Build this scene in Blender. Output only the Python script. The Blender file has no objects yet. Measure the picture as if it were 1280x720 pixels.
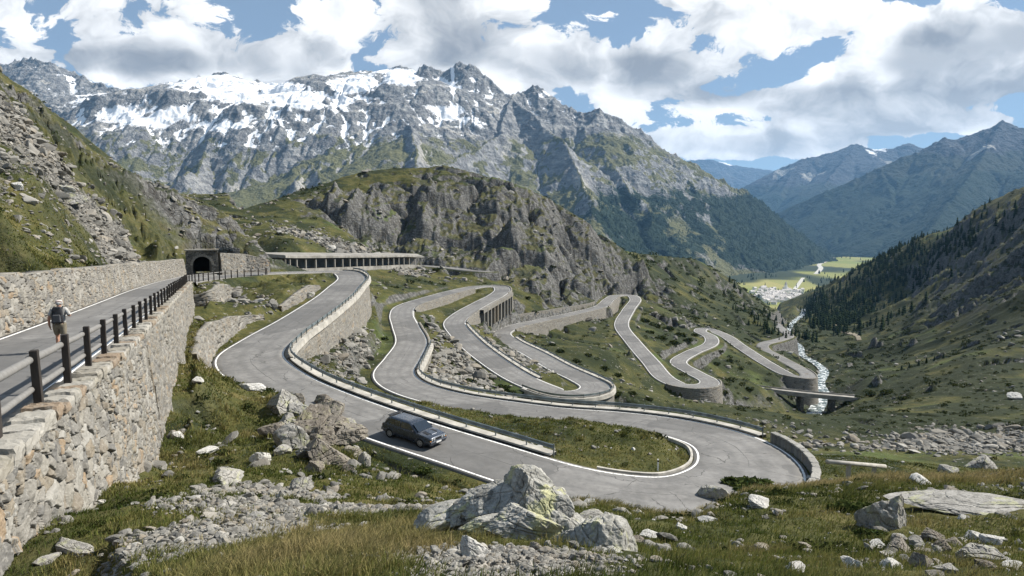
import bpy, bmesh, math, random, time
import numpy as np
from mathutils import Vector, Matrix
T0 = time.time()
def log(s): print('[%.1fs] %s' % (time.time() - T0, s))
rng = np.random.default_rng(7)
random.seed(7)
scene = bpy.context.scene
COL = scene.collection
# ------------------------------------------------------------------ camera model
F = 860.0; PITCH = math.atan(85 / 860.0)
CP, SP = math.cos(PITCH), math.sin(PITCH)
def W(px, py, D):
    """point of the place seen at photo pixel (px, py) at depth D (metres north of the camera, camera at the origin)"""
    a = (px - 640) / F; b = (360 - py) / F
    y = CP + b * SP; z = b * CP - SP
    s = D / y
    return (a * s, D, z * s)
def WH(px, py, h):
    """same, but the point lies h metres below the camera"""
    b = (360 - py) / F
    y = CP + b * SP; z = b * CP - SP
    return W(px, py, -h * y / z)
def proj(P):
    P = np.asarray(P, float)
    x, y, z = P[..., 0], P[..., 1], P[..., 2]
    f = y * CP - z * SP; u = y * SP + z * CP
    return 640 + F * x / f, 360 - F * u / f
# ------------------------------------------------------------------ noise
def _h(ix, iy, seed):
    h = (ix.astype(np.int64) * 374761393 + iy.astype(np.int64) * 668265263 + seed * 974634541) & 0xffffffff
    h = ((h ^ (h >> 13)) * 1274126177) & 0xffffffff
    return h ^ (h >> 16)
_ga = np.arange(256) / 256.0 * 2 * np.pi
_GX = np.cos(_ga).astype(np.float32); _GY = np.sin(_ga).astype(np.float32)
def pn(x, y, seed=0):
    xf = np.floor(x); yf = np.floor(y)
    ix = xf.astype(np.int64); iy = yf.astype(np.int64)
    fx = (x - xf).astype(np.float32); fy = (y - yf).astype(np.float32)
    u = fx * fx * fx * (fx * (fx * 6 - 15) + 10); v = fy * fy * fy * (fy * (fy * 6 - 15) + 10)
    def g(dx, dy):
        h = _h(ix + dx, iy + dy, seed) & 255
        return _GX[h] * (fx - dx) + _GY[h] * (fy - dy)
    a = g(0, 0); b = g(1, 0); c = g(0, 1); d = g(1, 1)
    a = a + (b - a) * u; c = c + (d - c) * u
    return (a + (c - a) * v) * 1.5
def fbm(x, y, oct=4, gain=.5, seed=0):
    s = 0; a = 1.0; t = 0
    for k in range(oct):
        s = s + a * pn(x * 2 ** k, y * 2 ** k, seed + k * 17); t += a; a *= gain
    return s / t
def ridged(x, y, oct=4, gain=.55, seed=0):
    s = 0; a = 1.0; t = 0; w = 1.0
    for k in range(oct):
        n = 1 - np.abs(pn(x * 2 ** k, y * 2 ** k, seed + k * 31)) * 1.6
        n = np.clip(n, 0, 1) ** 2
        s = s + a * n * w; t += a; a *= gain; w = np.clip(n * 1.5, 0.2, 1)
    return s / t
def cells(u, v, seed=0, jitter=.85):
    """Worley: returns F1, F2, random id of the nearest cell, its centre offset"""
    iu = np.floor(u).astype(np.int64); iv = np.floor(v).astype(np.int64)
    f1 = np.full(u.shape, 9.0); f2 = np.full(u.shape, 9.0); cid = np.zeros(u.shape)
    for dx in (-1, 0, 1):
        for dy in (-1, 0, 1):
            h = _h(iu + dx, iv + dy, seed)
            cx = iu + dx + .5 + ((h & 1023) / 1023.0 - .5) * jitter
            cy = iv + dy + .5 + (((h >> 10) & 1023) / 1023.0 - .5) * jitter
            d = np.hypot(u - cx, v - cy)
            r = ((h >> 4) & 0xffff) / 65535.0
            m = d < f1
            f2 = np.where(m, f1, np.minimum(f2, d)); cid = np.where(m, r, cid); f1 = np.where(m, d, f1)
    return f1, f2, cid
def sstep(a, b, x):
    t = np.clip((x - a) / (b - a), 0, 1); return t * t * (3 - 2 * t)
# ------------------------------------------------------------------ meshes
def mesh_np(name, V, Fq, mats=None, attrs=None, smooth=True, mi=None):
    """V (n,3); Fq int array (m,3|4) or list of such arrays"""
    me = bpy.data.meshes.new(name)
    V = np.ascontiguousarray(V, np.float32)
    if not isinstance(Fq, list): Fq = [Fq]
    Fq = [np.asarray(f, np.int32) for f in Fq if len(f)]
    me.vertices.add(len(V)); me.vertices.foreach_set('co', V.ravel())
    nl = sum(f.size for f in Fq); nf = sum(len(f) for f in Fq)
    me.loops.add(nl); me.loops.foreach_set('vertex_index', np.concatenate([f.ravel() for f in Fq]))
    me.polygons.add(nf)
    st = []; base = 0
    for f in Fq:
        st.append(base + np.arange(len(f)) * f.shape[1]); base += f.size
    me.polygons.foreach_set('loop_start', np.concatenate(st).astype(np.int32))
    me.polygons.foreach_set('use_smooth', np.full(nf, smooth))
    if mi is not None: me.polygons.foreach_set('material_index', np.asarray(mi, np.int32))
    for k, a in (attrs or {}).items():
        a = np.asarray(a, np.float32)
        if a.ndim == 1:
            at = me.attributes.new(k, 'FLOAT', 'POINT'); at.data.foreach_set('value', a)
        else:
            at = me.attributes.new(k, 'FLOAT_COLOR', 'POINT')
            if a.shape[1] == 3: a = np.concatenate([a, np.ones((len(a), 1), np.float32)], 1)
            at.data.foreach_set('color', np.ascontiguousarray(a).ravel())
    me.update(calc_edges=True)
    for m in (mats if isinstance(mats, (list, tuple)) else [mats] if mats else []): me.materials.append(m)
    return me
def link(name, me, parent=None, loc=None, rot=None, sc=None):
    o = bpy.data.objects.new(name, me); COL.objects.link(o)
    if parent is not None: o.parent = parent
    if loc is not None: o.location = loc
    if rot is not None: o.rotation_euler = rot
    if sc is not None: o.scale = sc
    return o
def tag(o, label=None, cat=None, group=None, kind=None):
    if label: o['label'] = label
    if cat: o['category'] = cat
    if group: o['group'] = group
    if kind: o['kind'] = kind
    return o
def empty(name, loc=(0, 0, 0), rot=0.0, label=None, cat=None, group=None):
    o = link(name, None, loc=loc); o.rotation_euler = (0, 0, rot) if not isinstance(rot, tuple) else rot
    return tag(o, label, cat, group)
def copy_tree(o, parent=None):
    c = o.copy(); COL.objects.link(c)
    if parent is not None: c.parent = parent
    for ch in o.children: copy_tree(ch, c)
    return c
def grid_faces(nr, nc, wrap=False):
    r = np.arange(nr - 1)[:, None]; c = np.arange(nc if wrap else nc - 1)[None, :]; c2 = (c + 1) % nc
    return np.stack([r * nc + c, r * nc + c2, (r + 1) * nc + c2, (r + 1) * nc + c], -1).reshape(-1, 4)
class MB:
    """collects shapes for ONE mesh"""
    def __init__(s): s.v = []; s.f = []; s.n = 0; s.m = []
    def add(s, V, Fc, mi=0):
        V = np.asarray(V, float); s.v.append(V)
        for f in Fc: s.f.append(tuple(int(i) + s.n for i in f)); s.m.append(mi)
        s.n += len(V); return s
    def box(s, c, size, rot=None, mi=0, taper=(1, 1)):
        x, y, z = np.asarray(size, float) / 2
        V = np.array([(-x, -y, -z), (x, -y, -z), (x, y, -z), (-x, y, -z), (-x * taper[0], -y * taper[1], z), (x * taper[0], -y * taper[1], z), (x * taper[0], y * taper[1], z), (-x * taper[0], y * taper[1], z)])
        if rot is not None: V = V @ np.array(Matrix.Rotation(rot, 3, 'Z') if isinstance(rot, float) else rot).T
        return s.add(V + np.asarray(c, float), [(3, 2, 1, 0), (4, 5, 6, 7), (0, 1, 5, 4), (1, 2, 6, 5), (2, 3, 7, 6), (3, 0, 4, 7)], mi)
    def tube(s, pts, rad, n=8, mi=0, cap=True):
        pts = np.asarray(pts, float); m = len(pts)
        rad = np.full(m, rad) if np.isscalar(rad) else np.asarray(rad, float)
        tn = np.gradient(pts, axis=0); tn /= np.linalg.norm(tn, axis=1)[:, None]
        up = np.array([0, 0, 1.0]) if abs(tn[0][2]) < .9 else np.array([1.0, 0, 0])
        V = []
        for i in range(m):
            a = np.cross(tn[i], up); a /= np.linalg.norm(a); b = np.cross(a, tn[i])
            for k in range(n):
                t = 2 * math.pi * k / n; V.append(pts[i] + rad[i] * (a * math.cos(t) + b * math.sin(t)))
        Fc = [tuple(f) for f in grid_faces(m, n, True)]
        if cap: Fc += [tuple(range(n))[::-1], tuple(range((m - 1) * n, m * n))]
        return s.add(V, Fc, mi)
    def prism(s, poly, axis, a, b, mi=0):
        """extrude a 2-D polygon; axis 'x': poly is (y,z); 'y': (x,z); 'z': (x,y)"""
        n = len(poly); V = []
        for t in (a, b):
            for p, q in poly: V.append({'x': (t, p, q), 'y': (p, t, q), 'z': (p, q, t)}[axis])
        Fc = [tuple(range(n))[::-1], tuple(range(n, 2 * n))] + [(i, (i + 1) % n, n + (i + 1) % n, n + i) for i in range(n)]
        return s.add(V, Fc, mi)
    def mesh(s, name, mats, bevel=0, smooth=False, seg=2):
        me = bpy.data.meshes.new(name); V = np.concatenate(s.v)
        me.from_pydata(V.tolist(), [], s.f)
        for m in (mats if isinstance(mats, (list, tuple)) else [mats]): me.materials.append(m)
        me.polygons.foreach_set('material_index', s.m)
        bm = bmesh.new(); bm.from_mesh(me)
        bmesh.ops.recalc_face_normals(bm, faces=bm.faces)
        if bevel:
            es = [e for e in bm.edges if len(e.link_faces) == 2 and e.calc_face_angle(0) > .5]
            bmesh.ops.bevel(bm, geom=es, offset=bevel, segments=seg, profile=.5, affect='EDGES', clamp_overlap=True)
        bm.to_mesh(me); bm.free()
        if smooth: me.polygons.foreach_set('use_smooth', np.ones(len(me.polygons), bool))
        return me
    def build(s, name, mats, parent=None, bevel=0, smooth=False, **k):
        return link(name, s.mesh(name, mats, bevel, smooth), parent, **k)
# ------------------------------------------------------------------ node helper
class NT:
    def __init__(s, name=None, tree=None):
        if tree is None:
            s.mat = bpy.data.materials.new(name); s.mat.use_nodes = True; tree = s.mat.node_tree
        s.t = tree; tree.nodes.clear(); s._g = None
    def n(s, typ, ins=None, **kw):
        nd = s.t.nodes.new(typ)
        for k, v in kw.items(): setattr(nd, k, v)
        for k, v in (ins or {}).items(): s.set(nd.inputs[k], v)
        return nd
    def set(s, sock, v):
        if isinstance(v, bpy.types.NodeSocket): s.t.links.new(v, sock)
        elif v is None: pass
        else:
            if isinstance(v, (tuple, list)) and sock.type == 'RGBA' and len(v) == 3: v = (*v, 1)
            sock.default_value = v
    def m(s, op, a, b=0.0, c=None, clamp=False):
        nd = s.n('ShaderNodeMath', operation=op); nd.use_clamp = clamp
        s.set(nd.inputs[0], a); s.set(nd.inputs[1], b)
        if c is not None: s.set(nd.inputs[2], c)
        return nd.outputs[0]
    def v(s, op, a, b=None, out=0):
        nd = s.n('ShaderNodeVectorMath', operation=op); s.set(nd.inputs[0], a)
        if b is not None:
            if op == 'SCALE': s.set(nd.inputs[3], b)
            else: s.set(nd.inputs[1], b)
        return nd.outputs[out]
    def mix(s, f, a, b, mode='MIX'):
        nd = s.n('ShaderNodeMix', data_type='RGBA', blend_type=mode); nd.clamp_factor = True
        s.set(nd.inputs[0], f); s.set(nd.inputs[6], a); s.set(nd.inputs[7], b)
        return nd.outputs[2]
    def noise(s, scale, detail=4, rough=.55, vec=None, dist=0.0, out='Fac'):
        nd = s.n('ShaderNodeTexNoise'); s.set(nd.inputs['Scale'], scale); s.set(nd.inputs['Detail'], detail)
        s.set(nd.inputs['Roughness'], rough); s.set(nd.inputs['Distortion'], dist); s.set(nd.inputs['Vector'], vec if vec is not None else s.pos())
        return nd.outputs[out]
    def vor(s, scale, vec=None, feature='F1', out='Distance', rnd=1.0):
        nd = s.n('ShaderNodeTexVoronoi', feature=feature); s.set(nd.inputs['Scale'], scale); s.set(nd.inputs['Randomness'], rnd)
        s.set(nd.inputs['Vector'], vec if vec is not None else s.pos()); return nd.outputs[out]
    def geo(s):
        if s._g is None: s._g = s.n('ShaderNodeNewGeometry')
        return s._g
    def pos(s): return s.geo().outputs['Position']
    def obj(s): return s.n('ShaderNodeTexCoord').outputs['Object']
    def nz(s): return s.n('ShaderNodeSeparateXYZ', {0: s.geo().outputs['Normal']}).outputs[2]
    def attr(s, name, col=False):
        nd = s.n('ShaderNodeAttribute', attribute_name=name); return nd.outputs['Color' if col else 'Fac']
    def rnd(s): return s.n('ShaderNodeObjectInfo').outputs['Random']
    def ss(s, a, b, x):
        nd = s.n('ShaderNodeMapRange', interpolation_type='SMOOTHSTEP'); s.set(nd.inputs[0], x); s.set(nd.inputs[1], a); s.set(nd.inputs[2], b)
        return nd.outputs[0]
    def ramp(s, f, stops, interp='LINEAR'):
        nd = s.n('ShaderNodeValToRGB', {0: f}); cr = nd.color_ramp; cr.interpolation = interp
        while len(cr.elements) < len(stops): cr.elements.new(.5)
        for e, (p, c) in zip(cr.elements, stops): e.position = p; e.color = (*c, 1) if len(c) == 3 else c
        return nd.outputs[0]
    def bump(s, h, strength=.5, dist=.1, normal=None):
        nd = s.n('ShaderNodeBump'); s.set(nd.inputs['Height'], h); s.set(nd.inputs['Strength'], strength); s.set(nd.inputs['Distance'], dist)
        if normal is not None: s.set(nd.inputs['Normal'], normal)
        return nd.outputs[0]
    def out(s, col, rough=.85, normal=None, spec=.2, metal=0.0, **kw):
        b = s.n('ShaderNodeBsdfPrincipled'); s.set(b.inputs['Base Color'], col); s.set(b.inputs['Roughness'], rough)
        s.set(b.inputs['Specular IOR Level'], spec); s.set(b.inputs['Metallic'], metal)
        if normal is not None: s.set(b.inputs['Normal'], normal)
        for k, v in kw.items(): s.set(b.inputs[k.replace('_', ' ')], v)
        o = s.n('ShaderNodeOutputMaterial'); s.t.links.new(b.outputs[0], o.inputs[0]); return s.mat
def plain(name, col, rough=.6, metal=0.0, spec=.4, var=.25, scale=3.0, coat=0.0):
    """a paint or simple material with mottling and fine bump"""
    t = NT(name); ob = t.obj()
    n1 = t.noise(scale, 5, .6, ob)
    c = t.mix(t.ss(.3, .7, n1), tuple(x * (1 - var) for x in col), tuple(min(1, x * (1 + var)) for x in col))
    return t.out(c, t.m('MULTIPLY_ADD', n1, .2, rough - .1), t.bump(t.noise(scale * 8, 3, .6, ob), .15, .02), spec, metal, Coat_Weight=coat)
# ================================================================== roads as centre lines
def smooth1(a, sig):
    k = np.arange(-int(3 * sig) - 1, int(3 * sig) + 2); w = np.exp(-.5 * (k / sig) ** 2); w /= w.sum()
    p = len(k) // 2
    return np.convolve(np.concatenate([2 * a[0] - a[1:p + 1][::-1], a, 2 * a[-1] - a[-p - 1:-1][::-1]]), w, 'valid')
def spline(P, step=1.0, sz=7.0, sxy=1.2):
    P = np.asarray(P, float); n = len(P)
    Q = np.vstack([2 * P[0] - P[1], P, 2 * P[-1] - P[-2]])
    out = []; par = []
    for i in range(1, n):
        p0, p1, p2, p3 = Q[i - 1], Q[i], Q[i + 1], Q[i + 2]
        t0 = 0; t1 = t0 + np.linalg.norm(p1 - p0) ** .5; t2 = t1 + np.linalg.norm(p2 - p1) ** .5; t3 = t2 + np.linalg.norm(p3 - p2) ** .5
        t = np.linspace(t1, t2, 40, endpoint=(i == n - 1))[:, None]
        A1 = (t1 - t) / (t1 - t0) * p0 + (t - t0) / (t1 - t0) * p1; A2 = (t2 - t) / (t2 - t1) * p1 + (t - t1) / (t2 - t1) * p2
        A3 = (t3 - t) / (t3 - t2) * p2 + (t - t2) / (t3 - t2) * p3
        B1 = (t2 - t) / (t2 - t0) * A1 + (t - t0) / (t2 - t0) * A2; B2 = (t3 - t) / (t3 - t1) * A2 + (t - t1) / (t3 - t1) * A3
        out.append((t2 - t) / (t2 - t1) * B1 + (t - t1) / (t2 - t1) * B2)
        par.append(i - 1 + np.linspace(0, 1, 40, endpoint=(i == n - 1)))
    C = np.concatenate(out); par = np.concatenate(par)
    s = np.concatenate([[0], np.cumsum(np.hypot(*np.diff(C[:, :2], axis=0).T))])
    m = max(8, int(s[-1] / step)); q = np.linspace(0, s[-1], m)
    R = np.stack([np.interp(q, s, C[:, k]) for k in range(3)], 1); pr = np.interp(q, s, par)
    for k, g in ((0, sxy), (1, sxy), (2, sz)): R[:, k] = smooth1(R[:, k], g / step)
    return R, pr
class Road: pass
ROADS = {}
def road(key, pts, hw=3.0, step=1.0, bank=3.0, sz=7.0, sxy=1.2):
    r = Road(); r.key = key; r.hw = hw
    P = [p if len(p) == 4 else WH(*p) for p in pts]
    P = [p[:3] for p in P]
    r.C, r.par = spline(P, step, sz, sxy); r.bank = bank
    t = np.gradient(r.C[:, :2], axis=0); t /= np.linalg.norm(t, axis=1)[:, None]
    r.N = np.stack([-t[:, 1], t[:, 0]], 1)          # left of travel
    r.bl = np.full(len(r.C), bank); r.br = np.full(len(r.C), bank)
    ROADS[key] = r; return r
def fence_line(Y):
    Y = np.asarray(Y, float)
    X = -12.65 - .434 * (Y - 21) 
    h = np.interp(Y, [-8, 3, 11.4, 21, 37, 72, 95, 125, 150], [3.0, 3.3, 3.62, 4.36, 5.36, 7.3, 8.6, 10.0, 11.2])
    return np.stack([X, Y, -h], -1)
UD = np.array([-.398, .917]); UN = np.array([-.917, -.398])
Yu = np.array([-9, 0, 10, 20, 35, 55, 75, 95, 110, 122, 133, 146.0])
def up_shift(Y): return np.interp(Y, [0, 78, 95, 110, 122, 133, 146], [0, 0, .6, 1.9, 3.1, 4.6, 6.4])
fu = fence_line(Yu); fu[:, :2] += UN * 2.75; fu[:, 0] += up_shift(Yu)
road('upper', [(*p, 0) for p in fu], hw=2.5, bank=1.2, sz=10)
road('car', [(-47.5, 96, -8.75, 0), (-50.0, 108, -9.3, 0), (-51.0, 122, -9.9, 0), (-49.5, 136, -10.5, 0), (380, 340, 11.0), (424, 339.2, 11.5), (439, 346.5, 12.0), (429, 359, 12.3), (415, 372, 12.6), (375, 400, 13.2),
     (335, 425, 13.6), (312, 447, 13.9), (341, 475, 14.2), (402, 502, 14.6), (500, 536, 15.1), (595, 567, 15.7), (700, 600, 16.3), (790, 618, 16.8), (870, 621, 17.1),
     (935, 594, 17.4), (916, 556, 17.9), (850, 535, 18.4), (780, 525.5, 18.9), (700, 519.5, 19.4), (640, 512, 19.8), (560, 499, 20.3), (508, 483, 20.7), (492, 468, 21.0), (503, 448, 21.3), (514, 428, 21.7),
     (507, 408, 22.1), (502, 393, 22.4), (508, 383, 22.7), (537, 373, 23.1), (578, 362, 23.6), (604, 357.5, 23.9), (622, 357.8, 24.2), (628, 362, 24.5), (621, 369, 24.8), (602, 379, 25.3), (578, 393, 25.9), (568, 404, 26.3),
     (577, 418, 26.8), (602, 441, 27.6), (644, 469, 28.7), (672.5, 482.5, 29.4), (706, 493.5, 30.1), (735, 491.5, 30.7), (744, 484, 31.1), (729, 474, 31.5), (700, 460.6, 32.1), (667, 442, 33.0), (636, 426, 33.8), (627.5, 416, 34.3), (644, 408, 35.0),
     (672.5, 401.5, 35.8), (715, 392.5, 37.0), (751, 383, 38.2), (762, 374, 39.0), (773, 369, 39.5), (787, 369, 39.9), (794, 373, 40.3), (785.5, 387.5, 41.0), (777, 407, 41.8), (791, 427, 42.8), (813, 452, 44.0), (834, 474, 45.2),
     (855, 482.5, 46.0), (880, 483, 46.7), (887, 477, 47.2), (868, 466, 47.8), (848, 453, 48.5), (864, 441, 49.4), (888, 430, 50.3), (888, 421, 50.9), (875, 413.5, 51.6), (882, 410.5, 52.4), (905, 419, 53.6), (928, 434.5, 55.2), (960, 454.5, 57.2),
     (988, 469, 59.2), (1006, 472.5, 60.2), (1009, 467.5, 61.0), (976, 448, 63.0), (955, 436, 64.6), (955, 429.5, 66), (972, 425, 68), (986, 420, 71), (979, 413, 75), (970, 404, 88)], hw=3.0)
road('gallery', [W(325, 338, 172) + (0,), W(345, 336.5, 190) + (0,), W(400, 334.5, 212) + (0,), W(460, 332.5, 245) + (0,), W(520, 331, 282) + (0,), W(560, 335, 284) + (0,), W(592, 338, 279) + (0,), W(612, 339, 283) + (0,)], hw=3.0, bank=1.5)
road('bridge', [tuple(WH(a, b, c)) + (0,) for a, b, c in ((905, 477, 56.5), (935, 483, 58.5), (965, 487.5, 60.2), (1010, 492, 61.5), (1045, 495, 62.3), (1073, 497.5, 63))], hw=2.2, step=1.5)
RC = ROADS['car']
def at_par(r, a, b):
    i = np.where((r.par >= a) & (r.par <= b))[0]; return i[0], i[-1] + 1
def par_near(px, py, r=None, after=0):
    r = r or RC; x, y = proj(r.C); d = np.hypot(x - px, y - py); d[r.par < after] = 1e9
    return r.par[np.argmin(d)]
# walls under or above the roads: road, side (+1 left / -1 right of travel), from / to control index, drop (m, + below the road, - above it)
WALLS = [
    ('car', 1, 5.0, 11.3, [1.5, 7.5, 7.0, 6.0, 4.6, 3.2, 1.6, .9]),    # big curved wall under the first bend
    ('car', -1, 27.2, 30.2, [1.2, 2.5, 2.2, .8]),
    ('car', -1, 31.4, 34.2, [.8, 2.0, 2.4, 1.2]),                      # low wall on the approach to hairpin two
    ('car', 1, 35.6, 41.0, [1.0, 3.5, 5.0, 5.5, 4.5, 2.5, .8]),        # under hairpin two (with openings)
    ('car', -1, 45.0, 49.0, [.8, 2.5, 4.0, 4.0, 1.5]),                 # under hairpin three
    ('car', 1, 51.9, 57.2, [-1.0, -2.4, -2.8, -2.4, -1.5]),            # cut wall on the uphill side
    ('car', -1, 53.4, 56.9, [1, 3.0, 3.2, 2.6, 1.2]),
    ('car', -1, 57.0, 58.6, [3.0, 5.5, 6.0, 2.0]),
    ('car', -1, 66.3, 69.3, [.8, 3, 4.2, 4.0, 1.2]),
    ('car', -1, 79.8, 82.4, [.8, 2.6, 3.4, 1.5]),
]
def wall_drop(w, par):
    k = np.linspace(w[2], w[3], len(w[4])); return np.interp(par, k, w[4])
# ================================================================== terrain control points
CT = []
def c_(px, py, D): CT.append(W(px, py, D))
def cw(x, y, z): CT.append((x, y, z))
# foreground knoll the photographer stands on
for x in (-3, 0, 3): cw(x, 1.2, -1.65)
for x in (-2.5, -1, 0, 1, 2.5): cw(x, .5, -1.6)
for q in ((0, 722, 7.6), (0, 694, 9.2), (100, 720, 6.8), (100, 645, 13.9), (150, 608, 18.6), (190, 583, 26.2), (200, 720, 5.6), (200, 655, 10), (205, 610, 20), (300, 722, 4.8), (300, 665, 8.5), (300, 615, 15.5), (300, 562, 26), (300, 512, 41), (296, 474, 56),
          (250, 545, 37), (235, 470, 56), (335, 482, 52), (370, 497, 44), (402, 516, 36), (400, 545, 29), (352, 502, 42), (425, 545, 31), (500, 596, 23), (560, 606, 21), (450, 625, 14.5), (420, 665, 8.8), (400, 722, 4.3), (520, 690, 5.8), (540, 640, 11),
          (640, 722, 4.1), (640, 672, 7), (640, 640, 10), (640, 628, 18), (760, 624, 19.5), (870, 634, 20.5), (930, 604, 19.5), (1040, 598, 22), (800, 722, 4.2), (800, 680, 8.8), (900, 700, 6.6), (960, 722, 4.9), (1000, 662, 10.8), (1100, 655, 11.3), (1100, 604, 20),
          (1200, 646, 11.6), (1280, 634, 12.3), (1280, 594, 21.5), (1280, 705, 6.8), (1160, 600, 21), (1400, 600, 20), (1400, 700, 8), (1150, 722, 5.5)): c_(*q)
for q in ((5, 30, -13.2), (10, 31, -13.6), (17, 32, -14.4), (-3, 31, -12.6), (0, 24, -10.6), (24, 38, -18.5), (33, 40, -20), (22, 48, -20), (26, 62, -24), (45, 40, -21)): cw(*q)
# below and right of the big hairpin, stream gorge, right-hand slope
for q in ((1060, 580, 72), (1150, 575, 82), (1250, 570, 86), (1100, 542, 122), (1200, 540, 122), (1280, 535, 115), (1050, 524, 190), (1000, 535, 208), (985, 545, 195), (1022, 507, 262), (1110, 505, 195), (1200, 500, 172), (1280, 500, 160), (1280, 430, 245), (1200, 452, 240),
          (1100, 470, 275), (1060, 456, 330), (1040, 478, 300), (1280, 350, 400), (1280, 245, 650), (1200, 400, 400), (1200, 330, 650), (1200, 272, 800), (1150, 294, 900), (1240, 255, 730), (1100, 324, 1100), (1060, 350, 1300), (1040, 364, 1450), (1005, 396, 1600),
          (1100, 400, 600), (1040, 422, 560), (1150, 420, 420), (1150, 350, 800), (1003, 442, 450), (985, 423, 560), (990, 403, 800), (1008, 387, 1150), (1400, 200, 600), (1400, 320, 380), (1400, 450, 220), (1400, 550, 110), (1600, 160, 560), (1600, 400, 250), (1600, 580, 70), (1800, 300, 400), (1070, 497, 238), (1085, 500, 232)): c_(*q)
for q in ((750, 1050, -70), (800, 1500, -190), (820, 1900, -262), (700, 820, -20), (560, 560, 60), (900, 2200, -266), (690, 1900, -262)): cw(*q)
for D, z in ((2100, -262), (2700, -273), (4000, -282), (7000, -300), (14000, -320), (24000, -330)):
    for t in (-1.6, -.6, 0, .25, .42, .6, 1.6): cw(t * D, D, z + (60 if abs(t - .3) > .5 else 0))
# left slope above the upper road
for q in ((0, 270, 42), (0, 200, 70), (0, 92, 122), (30, 112, 126), (60, 137, 130), (110, 182, 135), (165, 217, 142), (230, 242, 152), (290, 267, 158), (320, 300, 157), (345, 333, 163),
          (100, 250, 82), (50, 230, 70), (200, 290, 108), (150, 270, 100), (252, 300, 146), (300, 318, 141), (330, 337, 141), (270, 290, 150), (-100, 250, 40), (-100, 40, 118), (-250, 0, 100), (-500, -100, 90)): c_(*q)
for q in ((-180, 260, 33), (-130, 250, 6), (-100, 250, -6), (-90, 230, -13), (-200, 180, 45), (-300, 200, 60)): cw(*q)
# between wall, grass hump and first bend
for q in ((250, 436, 73), (262, 402, 82), (240, 398, 84), (222, 430, 62), (215, 470, 50), (300, 372, 104), (350, 350, 122), (372, 346, 133), (395, 347, 138), (335, 378, 101), (300, 405, 86), (272, 425, 76), (380, 358, 122)): c_(*q)
# patch between the first bend and strand B, strand B's left bank
for q in ((460, 392, 148), (430, 432, 100), (480, 402, 148), (450, 472, 83), (400, 461, 81), (432, 481, 73), (405, 440, 90), (470, 422, 122), (490, 350, 222), (540, 350, 245), (470, 362, 188), (560, 352, 252), (440, 398, 128)): c_(*q)
# knoll
for q in ((300, 262, 300), (345, 250, 320), (430, 222, 370), (470, 214, 380), (500, 210, 390), (550, 207, 400), (600, 217, 400), (640, 228, 405), (690, 250, 415), (730, 275, 430), (780, 312, 470), (830, 320, 540), (870, 324, 600), (905, 345, 680), (950, 374, 740), (975, 396, 700),
          (430, 312, 262), (480, 314, 280), (520, 313, 302), (600, 333, 288), (560, 292, 325), (520, 270, 335), (560, 240, 352), (640, 340, 285), (640, 290, 325), (640, 252, 360), (700, 330, 330), (700, 362, 300), (700, 290, 370), (750, 362, 372), (760, 325, 415), (820, 352, 430), (850, 382, 410),
          (850, 350, 500), (905, 402, 400), (920, 382, 540), (950, 420, 430), (965, 402, 580), (350, 300, 232), (400, 282, 285), (330, 320, 202), (430, 256, 325), (500, 235, 360), (590, 265, 345), (385, 318, 225), (340, 290, 250), (455, 320, 262)): c_(*q)
for q in ((-150, 700, -25), (-40, 700, -10), (40, 760, -60), (-400, 700, -20), (-100, 1300, -150), (-500, 1400, -90), (150, 950, -140), (280, 1400, -240), (-900, 900, 10), (-1200, 1600, 60), (-300, 480, 0), (-200, 420, 5), (200, 800, -150)): cw(*q)
# slopes between the strands
for q in ((590, 481, 97), (560, 460, 122), (760, 500, 118), (780, 480, 150), (800, 500, 130), (900, 505, 165), (940, 500, 215), (720, 430, 205), (680, 420, 215), (760, 440, 190), (930, 470, 235), (860, 400, 350), (830, 410, 300), (820, 500, 160), (700, 372, 285)): c_(*q)
# road points and the drops beside the walls
def off_pts(r, i, off, dz): return (*(r.C[i, :2] + r.N[i] * off), r.C[i, 2] + dz)
for k, r in ROADS.items():
    i = 0
    while i < len(r.C):
        if r.C[i, 1] > 2:
            if k != 'bridge' or r.C[i, 0] < 92: CT.append(tuple(r.C[i] - (0, 0, .1)))
        i += int(max(6, .05 * r.C[i, 1]))
for w in WALLS:
    r = ROADS[w[0]]; a, b = at_par(r, w[2], w[3])
    for i in range(a + 2, b - 1, 7):
        d = wall_drop(w, r.par[i])
        CT.append(off_pts(r, i, w[1] * (r.hw + 2.2), -d if d > 0 else -d))
# foot of the big retaining wall under the upper road, top of the wall above it
RW_Y = np.array([9, 11.4, 13.7, 18, 25.4, 28.5, 32, 37, 45, 55, 70, 85, 100]); RW_D = np.array([1.0, 1.5, 2.05, 2.8, 4.6, 4.9, 4.6, 4.3, 4.0, 3.8, 3.6, 3.2, 2.6])
for y, d in zip(RW_Y, RW_D):
    p = fence_line(y); CT.append((p[0] + .92 * 2.0, p[1] + .40 * 2.0, p[2] - d))
for y in np.arange(4, 130, 5.0):
    p = fence_line(y); p[0] += up_shift(y); q = p[:2] + UN * 8.3; CT.append((q[0], q[1], p[2] + np.interp(y, [4, 30, 120], [2.3, 2.5, 2.9])))
    pass
CT = np.array(CT)
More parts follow.
